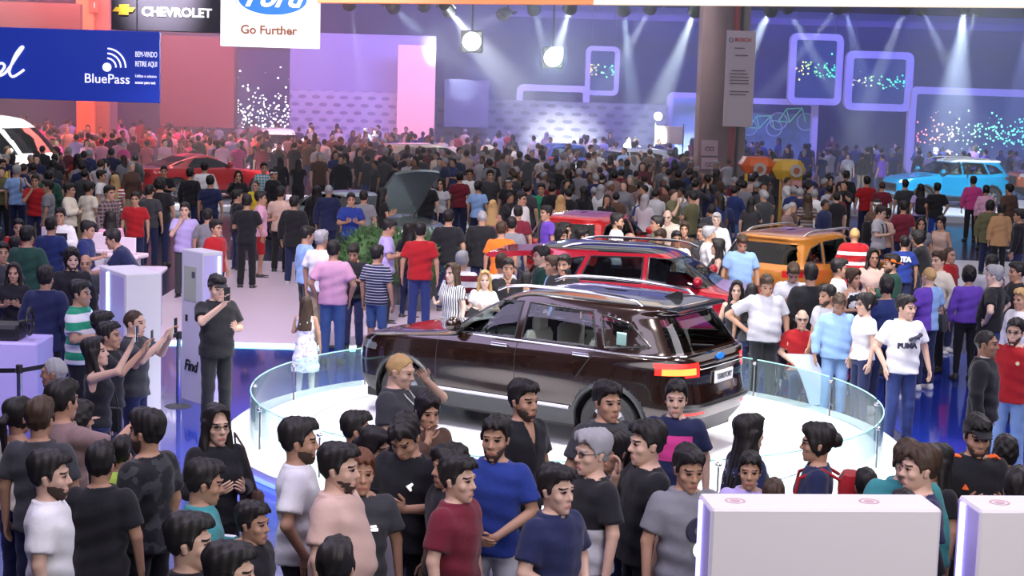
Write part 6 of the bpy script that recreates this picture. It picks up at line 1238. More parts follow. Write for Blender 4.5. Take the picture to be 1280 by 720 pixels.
# ---------------------------------------------------------------- cars
def paintm(n, c, metal=.3, rough=.22): return mat('paint_'+n, c, rough, metal, coat=1., spec=.6)
W_SUV = [[(1.02, 1.165), (1.16, 1.50), (.78, 1.43), (.50, 1.22)], [(2.08, 1.15), (2.08, 1.535), (1.26, 1.51), (1.12, 1.16)], [(3.10, 1.125), (2.62, 1.50), (2.17, 1.54), (2.17, 1.15)]]
red_l = mat('lamp_red', (.5, .01, .01), .2, emit=1.6, ecol=(1., .02, .015)); amb_l = mat('lamp_amber', (.8, .3, .05), .2, emit=2.4, ecol=(1., .13, .03)); wht_l = mat('lamp_white', (.8, .85, .9), .15, emit=.12, ecol=(.9, .95, 1)); chrome = mat('chrome', (.75, .76, .78), .12, 1.)
CAR0 = (.43, 19.29, .172); YAW0 = 2.571
def brown_car():
    lights = [('tail_lamp', lambda x, y, z: (z > .925) & (z < 1.065) & (abs(y) > .50) & (x < .42), red_l), ('tail_lamp_core', lambda x, y, z: (z > .945) & (z <= 1.01) & (abs(y) > .56) & (x < .34), amb_l),
     ('headlamp', lambda x, y, z: (z > .80) & (z < .88) & (abs(y) > .60) & (x > 4.1), mat('lamp_smoked', (.10, .11, .12), .1, coat=1.)), ('grille', lambda x, y, z: (z > .50) & (z < .76) & (abs(y) < .52) & (x > 4.3), mat('grille_black', (.02, .02, .02), .3)),
     ('skid_plate', lambda x, y, z: (z > .30) & (z < .42) & (abs(y) < .62) & (x < .25), mat('skid_silver', (.5, .5, .52), .3, .8)), ('reflector', lambda x, y, z: (z > .50) & (z < .535) & (abs(y) > .45) & (abs(y) < .78) & (x < .3), red_l)]
    t, L, sy_, V = car('car', SUVP, paintm('brown', (.020, .008, .005), .45, .16), (.93, 3.65), .345, W_SUV, 'dark brown sport utility car on the round white platform', CAR0, YAW0, 130, 230, lights=lights,
     roof=(1.62, mat('roof_black', (.015, .016, .02), .12, coat=1.)), clad=.46, arch=1.16, rear_glass=(1.17, 1.50, .78), front_glass=(1.16, 1.52, .90), handles=((2.34, 1.06), (1.28, 1.07)), tint=(.62, .70, .69), white_seats=True)
    blk = mat('car_black_plastic', (.012, .012, .013), .35); h = L/2
    for s in (-1, 1):
        u = MB(); u.tube([(x-h, s*(sy_(x, z)+.004), z) for x, z in [(.30+.1*k, 1.125+.0*k) for k in range(29)]], .011, 6); u.build('chrome_strip', chrome, t, smooth=True)
        u = MB(); u.tube([(x-h, s*(sy_(x, .47)+.012), .47) for x in np.linspace(1.40, 3.15, 18)], .022, 6); u.build('sill_strip', mat('sill_silver', (.7, .72, .74), .2, .9), t, smooth=True)
        u = MB(); P = [(x-h, s*(.645-.03*abs(x-1.7)), z) for x, z in [(.72, 1.615), (.80, 1.665), (1.0, 1.69), (1.4, 1.712), (1.8, 1.715), (2.2, 1.705), (2.45, 1.675), (2.58, 1.62)]]; u.tube(P, .018, 8); u.build('roof_rail', chrome, t, smooth=True)
        for x0, zz0, x1, zz1 in ((2.13, .42, 2.12, 1.15), (3.20, .42, 3.18, 1.10), (1.33, .82, 1.10, 1.14)):
            u = MB(); u.tube([(x0+(x1-x0)*q-h, s*(sy_(x0+(x1-x0)*q, zz0+(zz1-zz0)*q)+.0005), zz0+(zz1-zz0)*q) for q in np.linspace(0, 1, 14)], .0045, 4); u.build('door_seam', blk, t)
        for xw in (.93, 3.65):
            R = .345*1.16+.035; u = MB(); u.tube([(xw+R*math.cos(a)-h, s*(sy_(xw+R*math.cos(a), .345+R*math.sin(a))+.006), .345+R*math.sin(a)) for a in np.linspace(-.05, math.pi+.05, 26)], .026, 6); u.build('arch_cladding', mat('car_cladding', (.03, .033, .036), .45), t, smooth=True)
    # spoiler, fin, rear chrome bar, bumper step, plate
    u = MB(); u.box((.31-h, -.58, 1.58), (.56-h, .58, 1.618), .018); u.build('spoiler', mat('roof_black', (.015, .016, .02), .12), t, smooth=True)
    u = MB(); u.prism([(.56-h, 1.64), (.80-h, 1.655), (.62-h, 1.735), (.57-h, 1.73)], -.014, .014); u.build('antenna_fin', blk, t, smooth=True)
    def rx(y, z): d = (V[:, 1]-y)**2+(V[:, 2]-z)**2+(V[:, 0] > 1.)*9; i = np.argsort(d)[:4]; return float(V[i, 0].mean())
    u = MB(); u.tube([(rx(y, 1.0)-h-.015, y, 1.0) for y in np.linspace(-.52, .52, 15)], .014, 6); u.tube([(rx(y, 1.035)-h-.012, y, 1.035) for y in np.linspace(-.52, .52, 15)], .008, 6); u.build('rear_chrome_bar', chrome, t, smooth=True)
    u = MB(); u.tube([(rx(y, 1.13)-h-.008, y, 1.135) for y in np.linspace(-.84, .84, 21)], .010, 6); u.build('chrome_strip', chrome, t, smooth=True)
    u = MB(); u.tube([(rx(y, .60)-h-.018, y, .60) for y in np.linspace(-.80, .80, 21)], .03, 6); u.build('bumper_step', blk, t, smooth=True)
    x = rx(0, .86)-h-.02; u = MB(); u.box((x-.012, -.22, .805), (x+.005, .22, .935), .006); pl = u.build('number_plate', mat('plate_white', (.88, .88, .9), .4), t)
    text('lettering', 'TERRITORY', .088, mat('plate_ink', (.02, .02, .03), .5), pl, (x-.016, 0, .87), rot=(math.pi/2, 0, -math.pi/2), bold=.0, depth=.002, sx=.80)
    u = MB(); x = rx(0, 1.08)-h-.03; u.lathe([(.001, 0), (1., 0), (1., .02)], 30, (0, 0, 0), 'x', caps=False); o = u.build('rear_badge', mat('badge_blue', (.01, .10, .45), .3), t, loc=(x, 0, 1.08)); o.scale = (1, .085, .035)
    # wiper and window stickers
    u = MB(); u.tube([(rx(.0, 1.20)-h-.03, .0, 1.18), (rx(.4, 1.24)-h-.03, .45, 1.24)], .010, 5); u.build('rear_wiper', blk, t)
    u = MB(); y = sy_(.85, 1.25)-.03; u.box((.80-h, y-.006, 1.20), (.92-h, y, 1.34)); u.build('window_sticker', mat('sticker', (.55, .75, .72), .5), t)
    return t
brown_car()
def roof_rails(t, L, H, y, m, x0=.17, x1=.60):
    for s in (-1, 1):
        u = MB(); u.tube([(L*(x0+(x1-x0)*q)-L/2, s*y*(1-.06*abs(q-.4)), H+.035-(.09*(2*q-1)**6)-(.0 if q else .0)) for q in np.linspace(0, 1, 13)], .022, 8); u.build('roof_rail', m, t, smooth=True)
def at_base(u, v, z=0.): p = at(u, v, z); return (p[0], p[1], z)
blackroof = mat('roof_black', (.015, .016, .02), .12)
std = [('tail_lamp', lambda x, y, z: (z > .93) & (z < 1.04) & (abs(y) > .55) & (x < .35), mat('lamp_red_off', (.35, .01, .01), .2)), ('headlamp', lambda x, y, z: (z > .78) & (z < .88) & (abs(y) > .58) & (x > 3.9), wht_l), ('grille', lambda x, y, z: (z > .46) & (z < .76) & (abs(y) < .5) & (x > 4.1), mat('grille_black', (.02, .02, .02), .3))]
# red sport utility behind
p = at(778, 305, 1.69); SU2 = scaled(SUVP, 4.52, 1.66, .93); t, L, sy_, V = car('car', SU2, paintm('red', (.42, .008, .022), .2), (.92, 3.58), .34, [[(a*.987, b*.988) for a, b in w] for w in W_SUV], 'large red car with black roof directly behind the dark brown car', (2.35, 26.0, 0), R_(-14), 80, 150, lights=std, roof=(1.57, blackroof), rear_glass=(1.15, 1.48, .76), front_glass=(1.14, 1.50, .88), handles=((2.3, 1.04), (1.27, 1.05)))
roof_rails(t, L, 1.64, .60, chrome); 
u = MB(); u.prism([(-1.98, 1.52), (-2.66, 1.46), (-2.72, 1.40), (-2.62, 1.38), (-2.0, 1.44)], -.62, .62); u.build('raised_tailgate', paintm('red', (.42, .008, .022), .2), t, smooth=True)
for s in (-1, 1): MB().tube([(-2.02, s*.60, 1.10), (-2.5, s*.58, 1.42)], .015, 6).build('gas_strut', mat('strut', (.03, .03, .03), .3), t)
# bronze car
t, L, sy_, V = car('car', scaled(SUVP, 4.35, 1.64, .92), paintm('bronze', (.52, .20, .035), .45), (.88, 3.45), .34, [[(a*.95, b*.976) for a, b in w] for w in W_SUV], 'bronze orange car with silver roof rails beyond the red car', (5.42, 30.3, 0), R_(52), 80, 140, lights=std, rear_glass=(1.14, 1.47, .74), front_glass=(1.13, 1.49, .86)); roof_rails(t, L, 1.62, .58, mat('rail_silver', (.8, .8, .8), .25, .9))
# small red hatch
t, L, sy_, V = car('car', scaled(SUVP, 4.0, 1.52, .90), paintm('scarlet', (.60, .02, .02), .1), (.80, 3.17), .31, [[(a*.873, b*.905) for a, b in w] for w in W_SUV], 'small red car seen end-on behind the bearded person in white t-shirt', (1.75, 34.2, 0), R_(63), 70, 130, lights=std, rear_glass=(1.03, 1.35, .70), front_glass=(1.03, 1.36, .8))
# red coupe
W_C = [[(1.02, 1.06), (1.32, 1.16), (1.24, 1.17), (.95, 1.05)], [(1.34, 1.02), (1.62, 1.235), (2.10, 1.265), (2.48, 1.15), (2.86, 1.01), (2.86, .99), (1.4, .99)]]
t, L, sy_, V = car('car', COUPE, paintm('hot_red', (.70, .010, .015), .0), (.96, 3.70), .35, W_C, 'low red sports coupe surrounded by the crowd', (-9.35, 50.8, .18), R_(38), 80, 150, lights=[('tail_lamp', lambda x, y, z: (z > .72) & (z < .86) & (abs(y) > .35) & (x < .2), mat('lamp_red_off', (.35, .01, .01), .2)), ('headlamp', lambda x, y, z: (z > .60) & (z < .70) & (abs(y) > .55) & (x > 4.3), wht_l)], rear_glass=(1.0, 1.27, .62), front_glass=(.98, 1.28, .80), clad=.30, arch=1.05, seats=False, tint=(.10, .13, .14)); t.scale = (1.0, 1, 1)
struct(MB().box((-12.6, 48.2, 0), (-5.9, 53.2, .18), .02).build('floor_coupe_stage', mat('stage_white', (.75, .78, .9), .3)))
# silver sedan with raised bonnet
W_S = [[(1.25, 1.12), (1.42, 1.32), (1.30, 1.28), (1.05, 1.11)], [(1.32, 1.10), (1.52, 1.35), (2.06, 1.39), (2.06, 1.09)], [(2.14, 1.09), (2.14, 1.39), (2.50, 1.35), (3.08, 1.06)]]
t, L, sy_, V = car('car', SEDAN, paintm('silver', (.42, .50, .50), .7), (1.0, 3.82), .33, W_S, 'silver green saloon car with its bonnet raised', (-3.55, 38.2, 0), R_(-38), 80, 150, lights=[('tail_lamp', lambda x, y, z: (z > .82) & (z < .93) & (abs(y) > .5) & (x < .3), mat('lamp_red_off', (.35, .01, .01), .2)), ('headlamp', lambda x, y, z: (z > .66) & (z < .76) & (abs(y) > .55) & (x > 4.3), wht_l)], rear_glass=(1.06, 1.36, .70), front_glass=(1.03, 1.36, .86), clad=.30, arch=1.05)
V_, F_ = [], []; nn = 10
for i in range(nn+1):
    q = i/nn; x = 1.02+.72*q; z = 1.0+1.0*q+.06*math.sin(q*math.pi); w = .78-.05*q*q
    for k in range(9): s = -1+k/4; V_.append((x-.0*abs(s), s*w, z+.05*(1-s*s)))
N_ = len(V_); V_ += [(a+.045, b, c-.045) for a, b, c in V_]
for i in range(nn):
    for k in range(8): a = i*9+k; F_ += [(a, a+1, a+10, a+9), (N_+a, N_+a+9, N_+a+10, N_+a+1)]
    F_ += [(i*9, i*9+9, N_+i*9+9, N_+i*9), (i*9+8, N_+i*9+8, N_+i*9+17, i*9+17)]
F_ += [(nn*9+k, nn*9+k+1, N_+nn*9+k+1, N_+nn*9+k) for k in range(8)]
u = MB(); u.add(V_, F_); u.build('raised_bonnet', paintm('silver', (.42, .50, .50), .7), t, smooth=True); MB().tube([(1.15, .6, .95), (1.5, .66, 1.45)], .014, 6).build('bonnet_stay', mat('strut', (.03, .03, .03), .3), t)
# blue car with open door
t, L, sy_, V = car('car', scaled(SUVP, 4.25, 1.62, .90), paintm('cyan', (.0, .36, .72), .15), (.86, 3.36), .33, [[(a*.928, b*.964) for a, b in w] for w in W_SUV], 'bright blue car with white roof and an open door on the far stage', (14.6, 57.0, .2), R_(194), 80, 140, lights=std, roof=(1.50, mat('paint_white', (.85, .86, .88), .2, coat=1.)), rear_glass=(1.12, 1.45, .74), front_glass=(1.11, 1.47, .86), tint=(.55, .65, .68), white_seats=True); roof_rails(t, L, 1.60, .56, mat('rail_silver', (.8, .8, .8), .25, .9))
u = MB(); pts = [(.62, .45), (.62, 1.02), (.55, 1.08), (-.02, 1.46), (-.32, 1.46), (-.36, .45)]; ang = R_(62)
def dd(x, y): return (.62+(x-.62)*math.cos(ang)-0*y, .86+(.62-x)*math.sin(ang), 0)
n = 6; Vd = [(dd(x, 0)[0], dd(x, 0)[1]+o, z) for o in (0, .06) for x, z in pts[:2]+[(-.34, 1.04), pts[-1]]]; u.add(Vd, [(0, 1, 2, 3), (7, 6, 5, 4), (0, 4, 5, 1), (1, 5, 6, 2), (2, 6, 7, 3), (3, 7, 4, 0)])
o = u.build('open_door', paintm('cyan', (.0, .36, .72), .15), t); u = MB(); u.tube([(dd(x, 0)[0], dd(x, 0)[1]+.03, z) for x, z in ((.60, 1.03), (.50, 1.08), (-.02, 1.45), (-.30, 1.45), (-.34, 1.04))], .025, 6); u.build('door_frame', mat('car_black_plastic', (.012, .012, .013), .35), o)
# orange car at the edge, white van
t, L, sy_, V = car('car', scaled(SUVP, 4.3, 1.60, .90), paintm('orange', (.90, .22, .06), .1), (.86, 3.40), .33, [[(a*.94, b*.952) for a, b in w] for w in W_SUV], 'orange car showing its roof at the frame edge beyond the blue car', (20.6, 63.0, .2), R_(186), 60, 110, lights=std, rear_glass=(1.1, 1.43, .74), front_glass=(1.1, 1.45, .86))
W_V = [[(2.2, 1.38), (2.2, 2.0), (3.30, 2.0), (3.30, 1.38)], [(3.38, 1.38), (3.38, 2.0), (3.72, 2.0), (4.18, 1.62), (4.42, 1.38)]]
t, L, sy_, V = car('van', VAN, mat('paint_van', (.88, .90, .90), .25, coat=.6), (1.05, 4.55), .36, W_V, 'white van with steep windscreen standing in the crowd', (-16.0, 51.5, 0), R_(-24), 60, 130, lights=[('headlamp', lambda x, y, z: (z > .80) & (z < 1.05) & (abs(y) > .6) & (x > 5.1), wht_l)], front_glass=(1.42, 2.12, 1.05), clad=.42, arch=1.05, seats=False, tint=(.16, .20, .18))

for L_, H_, W_, pn, pc, lab, px_, Y_, yw in ((4.3, 1.5, .9, 'pearl', (.75, .75, .78), 'small white car in the bright patch under the lilac portals', (772, 205), 61., 200), (4.2, 1.5, .9, 'royal', (.03, .12, .55), 'blue car seen end-on between the crowd and the patterned grey wall', (700, 196), 64., 100), (4.4, 1.5, .9, 'ivory', (.72, .66, .55), 'cream car almost covered by the crowd beyond the raised bonnet', (545, 192), 60., 20), (4.4, 1.6, .9, 'snow', (.85, .85, .85), 'glaring white car between the dark bay and the violet wall', (349, 168), 67., -75)):
    p = atY(px_[0], px_[1], Y_); car('car', scaled(SUVP, L_, H_, W_), paintm(pn, pc, .1), (.86, 3.38), .33, [[(a*L_/4.58, b*H_/1.68) for a, b in w] for w in W_SUV], lab, (p[0], Y_, .15), R_(yw), 50, 90, lights=std, rear_glass=(1.03, 1.34, .72), front_glass=(1.03, 1.36, .84)); struct(MB().box((p[0]-2.6, Y_-1.8, 0), (p[0]+2.6, Y_+1.8, .15), .02).build('floor_car_stage', mat('stage_white', (.75, .78, .9), .3)))
# ---------------------------------------------------------------- the people
def parse(look):
    sp = {}; w = look.split()
    for q in w:
        if '=' in q:
            k, v = q.split('=')
            sp[k] = float(v) if k in ('h', 'fat', 'hd', 'ti', 'bend') else v
        elif q in POSES: sp['pose'] = q
        elif q == 'fem': sp['fem'] = 1
        elif q in ('beard', 'glasses', 'vn'): sp[q] = 1
    if 'tank' in sp.get('bot', ''): pass
    return sp
PLACED = []; NAMED = {}
bag = []
def relax(pts, fixed=()):
    for _ in range(12):
        for i in range(len(pts)):
            for j in range(i):
                a, b = pts[i], pts[j]; dx, dy = a[0]-b[0], a[1]-b[1]; d = math.hypot(dx, dy); need = .46
                if d < need:
                    push = min(.05, (need-d)/2)
                    hi, lo = (a, b) if a[1] >= b[1] else (b, a); k = push/hi[1]; hi[0] += hi[0]*k; hi[1] += push; k = push/lo[1]; lo[0] -= lo[0]*k; lo[1] -= push
rowsP = []
for ln in PEOPLE.strip().split('\n'):
    a, look, lab = ln.split('|'); u, v, f = map(float, a.split()); sp = parse(look); h = sp['h'] = sp.get('h', 1.74)*(1.05 if v > 470 else 1.); p = at(u, v, h); rowsP.append([p[0], p[1], f, sp, lab, u, v])
relax(rowsP)
# keep people out of the platform circle
for r in rowsP:
    dx, dy = r[0]-CT[0], r[1]-CT[1]; d = math.hypot(dx, dy)
    if d < 4.0:
        y0 = r[1]; st = .02 if r[1] > CT[1]-2.2 else -.02
        while math.hypot(r[0]-CT[0], r[1]-CT[1]) < 4.0: r[0] += r[0]/r[1]*st; r[1] += st
        k = r[1]/y0; h0 = r[3].get('h', 1.74)
        if 'sit' not in r[3].get('legs', ''): r[3]['h'] = max(1.3, HC-(HC-h0)*k+.05)
def out_of_cars(r, m=.30):
    for cx_, cy_, yaw, L, w in CARS:
        def ins(x, y): dx, dy = x-cx_, y-cy_; a = dx*math.cos(yaw)+dy*math.sin(yaw); b = -dx*math.sin(yaw)+dy*math.cos(yaw); return abs(a) < L/2+m*.6 and abs(b) < w+m
        if ins(r[0], r[1]):
            k = 0.
            while ins(r[0]*(1+k/r[1]), r[1]+k) and ins(r[0]*(1-k/r[1]), r[1]-k): k += .05
            st = k if not ins(r[0]*(1+k/r[1]), r[1]+k) else -k
            if abs(st) < 2.4: r[0] += r[0]/r[1]*st; r[1] += st
for r in rowsP: out_of_cars(r)
for r in rowsP:
    if r[3].get('legs') == 'sit': r[0] += r[0]/r[1]*.45; r[1] += .45
for x, y, f, sp, lab, u, v in rowsP:
    lod = 0 if y < 22 else 1; hx = sp.get('h', 1.74)
    T, J, b, s = person(sp, (x, y, -.45*hx/1.74 if sp.get('legs') == 'sit' else 0), R_(f), lod, lab); PLACED.append((x, y)); NAMED[(int(u), int(v))] = (T, J, b, s, sp)
# what some of them wear or carry
ph = mat('phone_dark', (.02, .02, .025), .2); scr = mat('phone_screen', (.5, .7, .95), .3, emit=1.5, ecol=(.5, .75, 1))
def wpt(T, p): return T.matrix_world@Vector(p)
bpy.context.view_layer.update()
def phone(key, side, label, up=.07):
    T, J, b, s, sp = NAMED[key]; w = J['wr', side]+J['hd', side]*.10; p = wpt(T, w); t = empty('phone', p, T.rotation_euler[2], label, 'phone'); MB().box((-.038, -.03, -.055), (.038, -.021, .10), .004).build('case', ph, t); MB().box((-.034, -.0208, -.048), (.034, -.0195, .093)).build('screen', scr, t)
phone((271, 345), -1, 'phone held up by the person in the black cap'); phone((122, 424), -1, 'phone raised by the long-haired person in the black sleeveless top'); phone((138, 401), 1, 'phone filmed with by the person beside the green striped polo'); phone((168, 391), 1, 'phone held in front of the white box by the cropped-haired person'); phone((512, 514), -1, 'phone in the hands of the person in the black polo shirt')
phone((298, 214), 1, 'phone aimed at the crowd by the person in black near the red coupe'); phone((552, 224), -1, 'phone lifted beside the raised silver bonnet')
# prints on clothes
def on(key, name, s, size, m, x, z, y, back=False, **kw):
    T, J, b, sh, sp = NAMED[key]; return text(name, s, size, m, sh, (x, y, z), rot=(math.pi/2, 0, math.pi if back else 0), **kw)
on((1132, 376), 'chest_lettering', 'PUMA', .088, mat('print_dark', (.03, .03, .06), .7), -.045, 1.20, -.208, bold=.002, depth=.016)
T, J, b, sh, sp = NAMED[(1132, 376)]; u = MB(); cat = [(-.09, -.025), (-.05, -.005), (-.01, .0), (.03, .012), (.06, .03), (.075, .055), (.085, .03), (.07, .01), (.04, -.008), (.05, -.035), (.035, -.03), (.02, -.01), (-.03, -.02), (-.06, -.03), (-.085, -.05)]
u.prism([(x*.85+.07, z*.85+1.295) for x, z in cat], -.206, -.13); u.build('leaping_cat_print', mat('print_dark', (.03, .03, .06), .7), sh)
on((1131, 296), 'back_lettering', 'STA', .13, ink_w, 0, 1.32, .155, back=True, bold=.006, depth=.015)
on((497, 441), 'chest_lettering', 'Mons', .06, ink_w, .03, 1.19, -.185, bold=.002, depth=.012)
T, J, b, sh, sp = NAMED[(497, 441)]; u = MB(); u.lathe([(.001, -.01), (.035, -.01), (.035, .01)], 18, (.02, -.18, 1.28), 'y', caps=False); u.build('chest_emblem', ink_w, sh)
u = MB(); u.tube([(-.07, -.05, 1.47), (-.03, -.15, 1.36), (.02, -.20, 1.30), (.05, -.15, 1.37), (.07, -.05, 1.47)], .006, 5); u.build('lanyard', mat('lanyard', (.7, .7, .72), .6), NAMED[(497, 441)][0])
T, J, b, sh, sp = NAMED[(860, 559)]; u = MB(); u.lathe([(.03, -.01), (.08, -.01), (.08, .02)], 24, (.03, -.148, 1.24), 'y', caps=False); u.build('chest_print', mat('print_dark', (.03, .03, .06), .7), sh)
u = MB(); u.lathe([(.02, -.01), (.06, -.01)], 24, (.05, -.155, 1.12), 'y', caps=False); u.build('chest_print', ink_w, sh)
T, J, b, sh, sp = NAMED[(90, 312)]; u = MB(); u.box((-.07, -.158, 1.262), (.0, -.13, 1.272)); u.box((.02, -.158, 1.262), (.06, -.13, 1.272)); u.build('chest_line', ink_w, sh)
T, J, b, sh, sp = NAMED[(1222, 523)]; om2 = mat('stripe_orange', (.95, .16, .03), .6, emit=.1, ecol=(1, .15, .02))
for s in (-1, 1):
    for k in range(3):
        a = J['sh', s]; e = J['el', s]; d = unit(e-a); o = np.array((s*.030, -.030+.026*k, .078)); nb = J['nb']+np.array((s*.065, -.03+.024*k, .025)); u = MB(); u.tube([nb, a+np.array((-s*.02, -.026+.026*k, .083)), a+d*.06+np.array((s*.060, -.026+.026*k, .045)), a+d*.22+np.array((s*.075, -.026+.026*k, .008))], .0085, 5); u.build('shoulder_stripe', om2, sh)
u = MB(); u.prism([(-.115, 1.26), (-.075, 1.26), (-.095, 1.295)], -.150, -.12); u.build('chest_mark', om2, sh)
T, J, b, sh, sp = NAMED[(512, 514)]; u = MB(); u.prism([(.06, 1.30), (.09, 1.32), (.10, 1.31), (.085, 1.29), (.09, 1.27)], -.155, -.13); u.build('chest_mark', ink_w, sh)
T, J, b, sh, sp = NAMED[(1270, 400)]; u = MB(); u.lathe([(.001, -.01), (.022, -.01)], 16, (.09, -.146, 1.30), 'y', caps=False); u.build('chest_badge', mat('badge_yellow', (.85, .8, .5), .5), sh)
T, J, b, sh, sp = NAMED[(452, 566)]; u = MB(); u.box((.04, -.150, 1.25), (.10, -.12, 1.265)); u.box((.05, -.150, 1.275), (.09, -.12, 1.285)); u.build('chest_print', ink_w, sh)
T, J, b, sh, sp = NAMED[(1234, 413)]
for s in (-1, 1):
    w = J['wr', s]; e = J['el', s]; u = MB(); d = unit(w-e); u.tube([w-d*.09, w-d*.02], [.046, .048], 12); u.build('white_cuff', fabric('white'), sh, smooth=True)
u = MB(); u.tube([(.062*math.sin(q), -.062*math.cos(q), 1.475+.015*math.cos(q)*-1) for q in np.linspace(-2.2, 2.2, 12)], .012, 6); u.build('white_collar', fabric('white'), sh, smooth=True)
# rucksacks and bags
def rucksack(key, col, label, back=.20, z=1.22):
    T, J, b, sh, sp = NAMED[key]; p = wpt(T, (0, back, z-.25)); t = empty('rucksack', p, T.rotation_euler[2], label, 'rucksack'); t.scale = T.scale; MB().box((-.15, -.04, 0), (.15, .13, .44), .06).build('pack', fabric(col), t, smooth=True); MB().box((-.11, .12, .04), (.11, .17, .22), .03).build('pocket', fabric(col), t, smooth=True)
    for s in (-1, 1): MB().tube([(s*.09, -.03, .40), (s*.10, -.16, .47), (s*.115, -.32, .40), (s*.12, -.35, .25), (s*.14, -.26, .08), (s*.12, -.03, .04)], .013, 6).build('strap', fabric(col), t, smooth=True)
rucksack((1023, 539), 'red', 'red rucksack on the back of the dark-haired person in navy'); rucksack((1100, 257), 'black', 'black rucksack of the young person in grey t-shirt'); rucksack((1151, 231), 'black', 'dark shoulder bag behind the person with very long black hair')
T, J, b, sh, sp = NAMED[(512, 514)]; p = wpt(T, (-.12, -.30, .72)); t = empty('paper_bag', p, T.rotation_euler[2]+R_(24), 'dark teal and white paper bag with a crest in front of the black polo shirt', 'bag')
MB().box((-.20, -.05, .0), (.10, .05, .42), .004).build('bag_body', mat('bag_teal', (.06, .16, .16), .6), t); MB().box((.0, -.056, .0), (.20, .052, .43), .004).build('bag_panel', mat('bag_white', (.82, .80, .88), .6), t)
u = MB(); cr = [(-.08, .33), (0, .36), (.08, .33), (.08, .22), (.0, .13), (-.08, .22)]; u.prism([(x+.02, z) for x, z in cr], -.064, -.056); cb = u.build('crest', mat('crest_dark', (.03, .10, .10), .6), t); u = MB(); u.prism([(x*.75+.02, (z-.25)*.75+.25) for x, z in cr], -.068, -.062); u.build('crest_field', mat('crest_pale', (.55, .62, .62), .6), cb); u = MB(); u.box((-.065, -.073, .235), (.105, -.066, .265)); u.build('crest_band', mat('crest_dark', (.03, .10, .10), .6), cb)
MB().tube([(-.1, 0, .42), (-.06, 0, .52), (.04, 0, .52), (.08, 0, .42)], .006, 5).build('handle', ink_w, t)
def shoulder_bag(key, side, col, label, z=.92):
    T, J, b, sh, sp = NAMED[key]; p = wpt(T, (side*.27, -.02, z)); t = empty('shoulder_bag', p, T.rotation_euler[2], label, 'bag'); t.scale = T.scale; MB().box((-.05, -.14, -.12), (.05, .14, .12), .03).build('bag_body', fabric(col), t, smooth=True); MB().tube([(0, -.10, .11), (-side*.10, -.08, .45), (-side*.14, .0, .545), (-side*.10, .08, .45), (0, .10, .11)], .008, 5).build('strap', fabric(col), t)
shoulder_bag((271, 509), 1, 'brown', 'dark grey-brown handbag on the arm of the long-haired person with glasses', 1.0); shoulder_bag((1162, 334), -1, 'charcoal', 'grey belt bag at the hip of the blue and violet t-shirt', .95); shoulder_bag((122, 424), 1, 'black', 'small black bag with strap of the person raising a phone', .9)
T, J, b, sh, sp = NAMED[(606, 344)]; p = wpt(T, (-.18, -.30, 1.02)); t = empty('tablet', p, T.rotation_euler[2]+R_(20), 'dark tablet tilted between the striped blouse and the fair-haired young person', 'tablet'); t.rotation_euler[1] = R_(28); MB().box((-.11, -.006, -.15), (.11, .006, .15), .004).build('case', ph, t)
# far figures
TINY = {}
FABS = {}
def tiny_obj(sp, x, y, z, f, label, group=None):
    k = (sp.get('pose', 'stand'), sp.get('fem', 0), 'long' if sp.get('hair') == 'long' else 'short', 'long' if sp.get('top') in ('long', 'coat', 'suit') else 'tee', 'shorts' if sp.get('bot') == 'shorts' else 'trousers')
    if k not in TINY: V, Q, mi = tiny_mesh(k[0], k[1], k[2], k[3], k[4]); me = mk_mesh('person', V, Q, mi); [me.materials.append(None) for _ in range(4)]; TINY[k] = (me, V, Q, mi)
    o = link('person', TINY[k][0], [], None, (x, y, z), (0, 0, R_(f))); s = sp.get('h', 1.72)/1.74; o.scale = (s, s, s); tag(o, label, 'person', group)
    for i, m in enumerate((skinm(sp.get('skin', 'm')), hairm(sp.get('hc', 'k')), fabric(sp.get('tc', 'black'), sp.get('pat'), sp.get('c2')), fabric(sp.get('bc', 'charcoal')))): o.material_slots[i].link = 'OBJECT'; o.material_slots[i].material = m
    return o
for ln in PEOPLE_FAR.strip().split('\n'):
    a, look, lab = ln.split('|'); u, v, f = map(float, a.split()); sp = parse(look); p = list(at(u, v, 1.72)); out_of_cars(p); tiny_obj(sp, p[0], p[1], 0, f, lab); PLACED.append((p[0], p[1]))
# the packed crowd: pick free spots on the floor between the cars
BLOCK = [(-12.7, 48., -5.8, 53.3), (-19.2, 49.3, -13.0, 54.), (-6.2, 36.2, -.2, 40.6), (-.2, 24.4, 4.9, 27.6), (3., 28.4, 7.4, 32.4), (.7, 31.3, 2.9, 35.8), (9., 32.8, 13.6, 40.7), (9.2, 51.8, 20.2, 62.6), (17.8, 61.8, 23.4, 64.4), (5.9, 55.2, 8.6, 58.2), (-6.5, 25., -2.6, 29.5), (-17.6, 63.4, -14.2, 66.2), (-5.6, 33.4, -1., 37.), (7.6, 44.8, 10.2, 47.4), (-60, 74.6, 60, 80.9), (2.6, 24.5, 6.5, 28.)]
rs = random.Random(11)
for c_ in CARS[-4:]: BLOCK.append((c_[0]-2.7, c_[1]-1.9, c_[0]+2.7, c_[1]+1.9))
BLOCK += [(-6.4, 35.6, -.8, 40.9), (-.5, 72, 60, 74), (-60, 69.6, 60, 70.8)]
def free(x, y, gap):
    if any(a < x < c and b < y < d for a, b, c, d in BLOCK): return False
    return all((x-p[0])**2+(y-p[1])**2 > gap*gap for p in PLACED)
def upx(x, y, z): p = np.array((x, y, z-HC)); return 640+FPX*(p@RT)/(p@FW), 360-FPX*(p@UP)/(p@FW)
DARK = ['black', 'black', 'charcoal', 'navy', 'brown', 'grey', 'black', 'maroon', 'mauve', 'charcoal', 'lightgrey', 'darkblue', 'olive', 'brown', 'charcoal', 'black', 'navy', 'white']
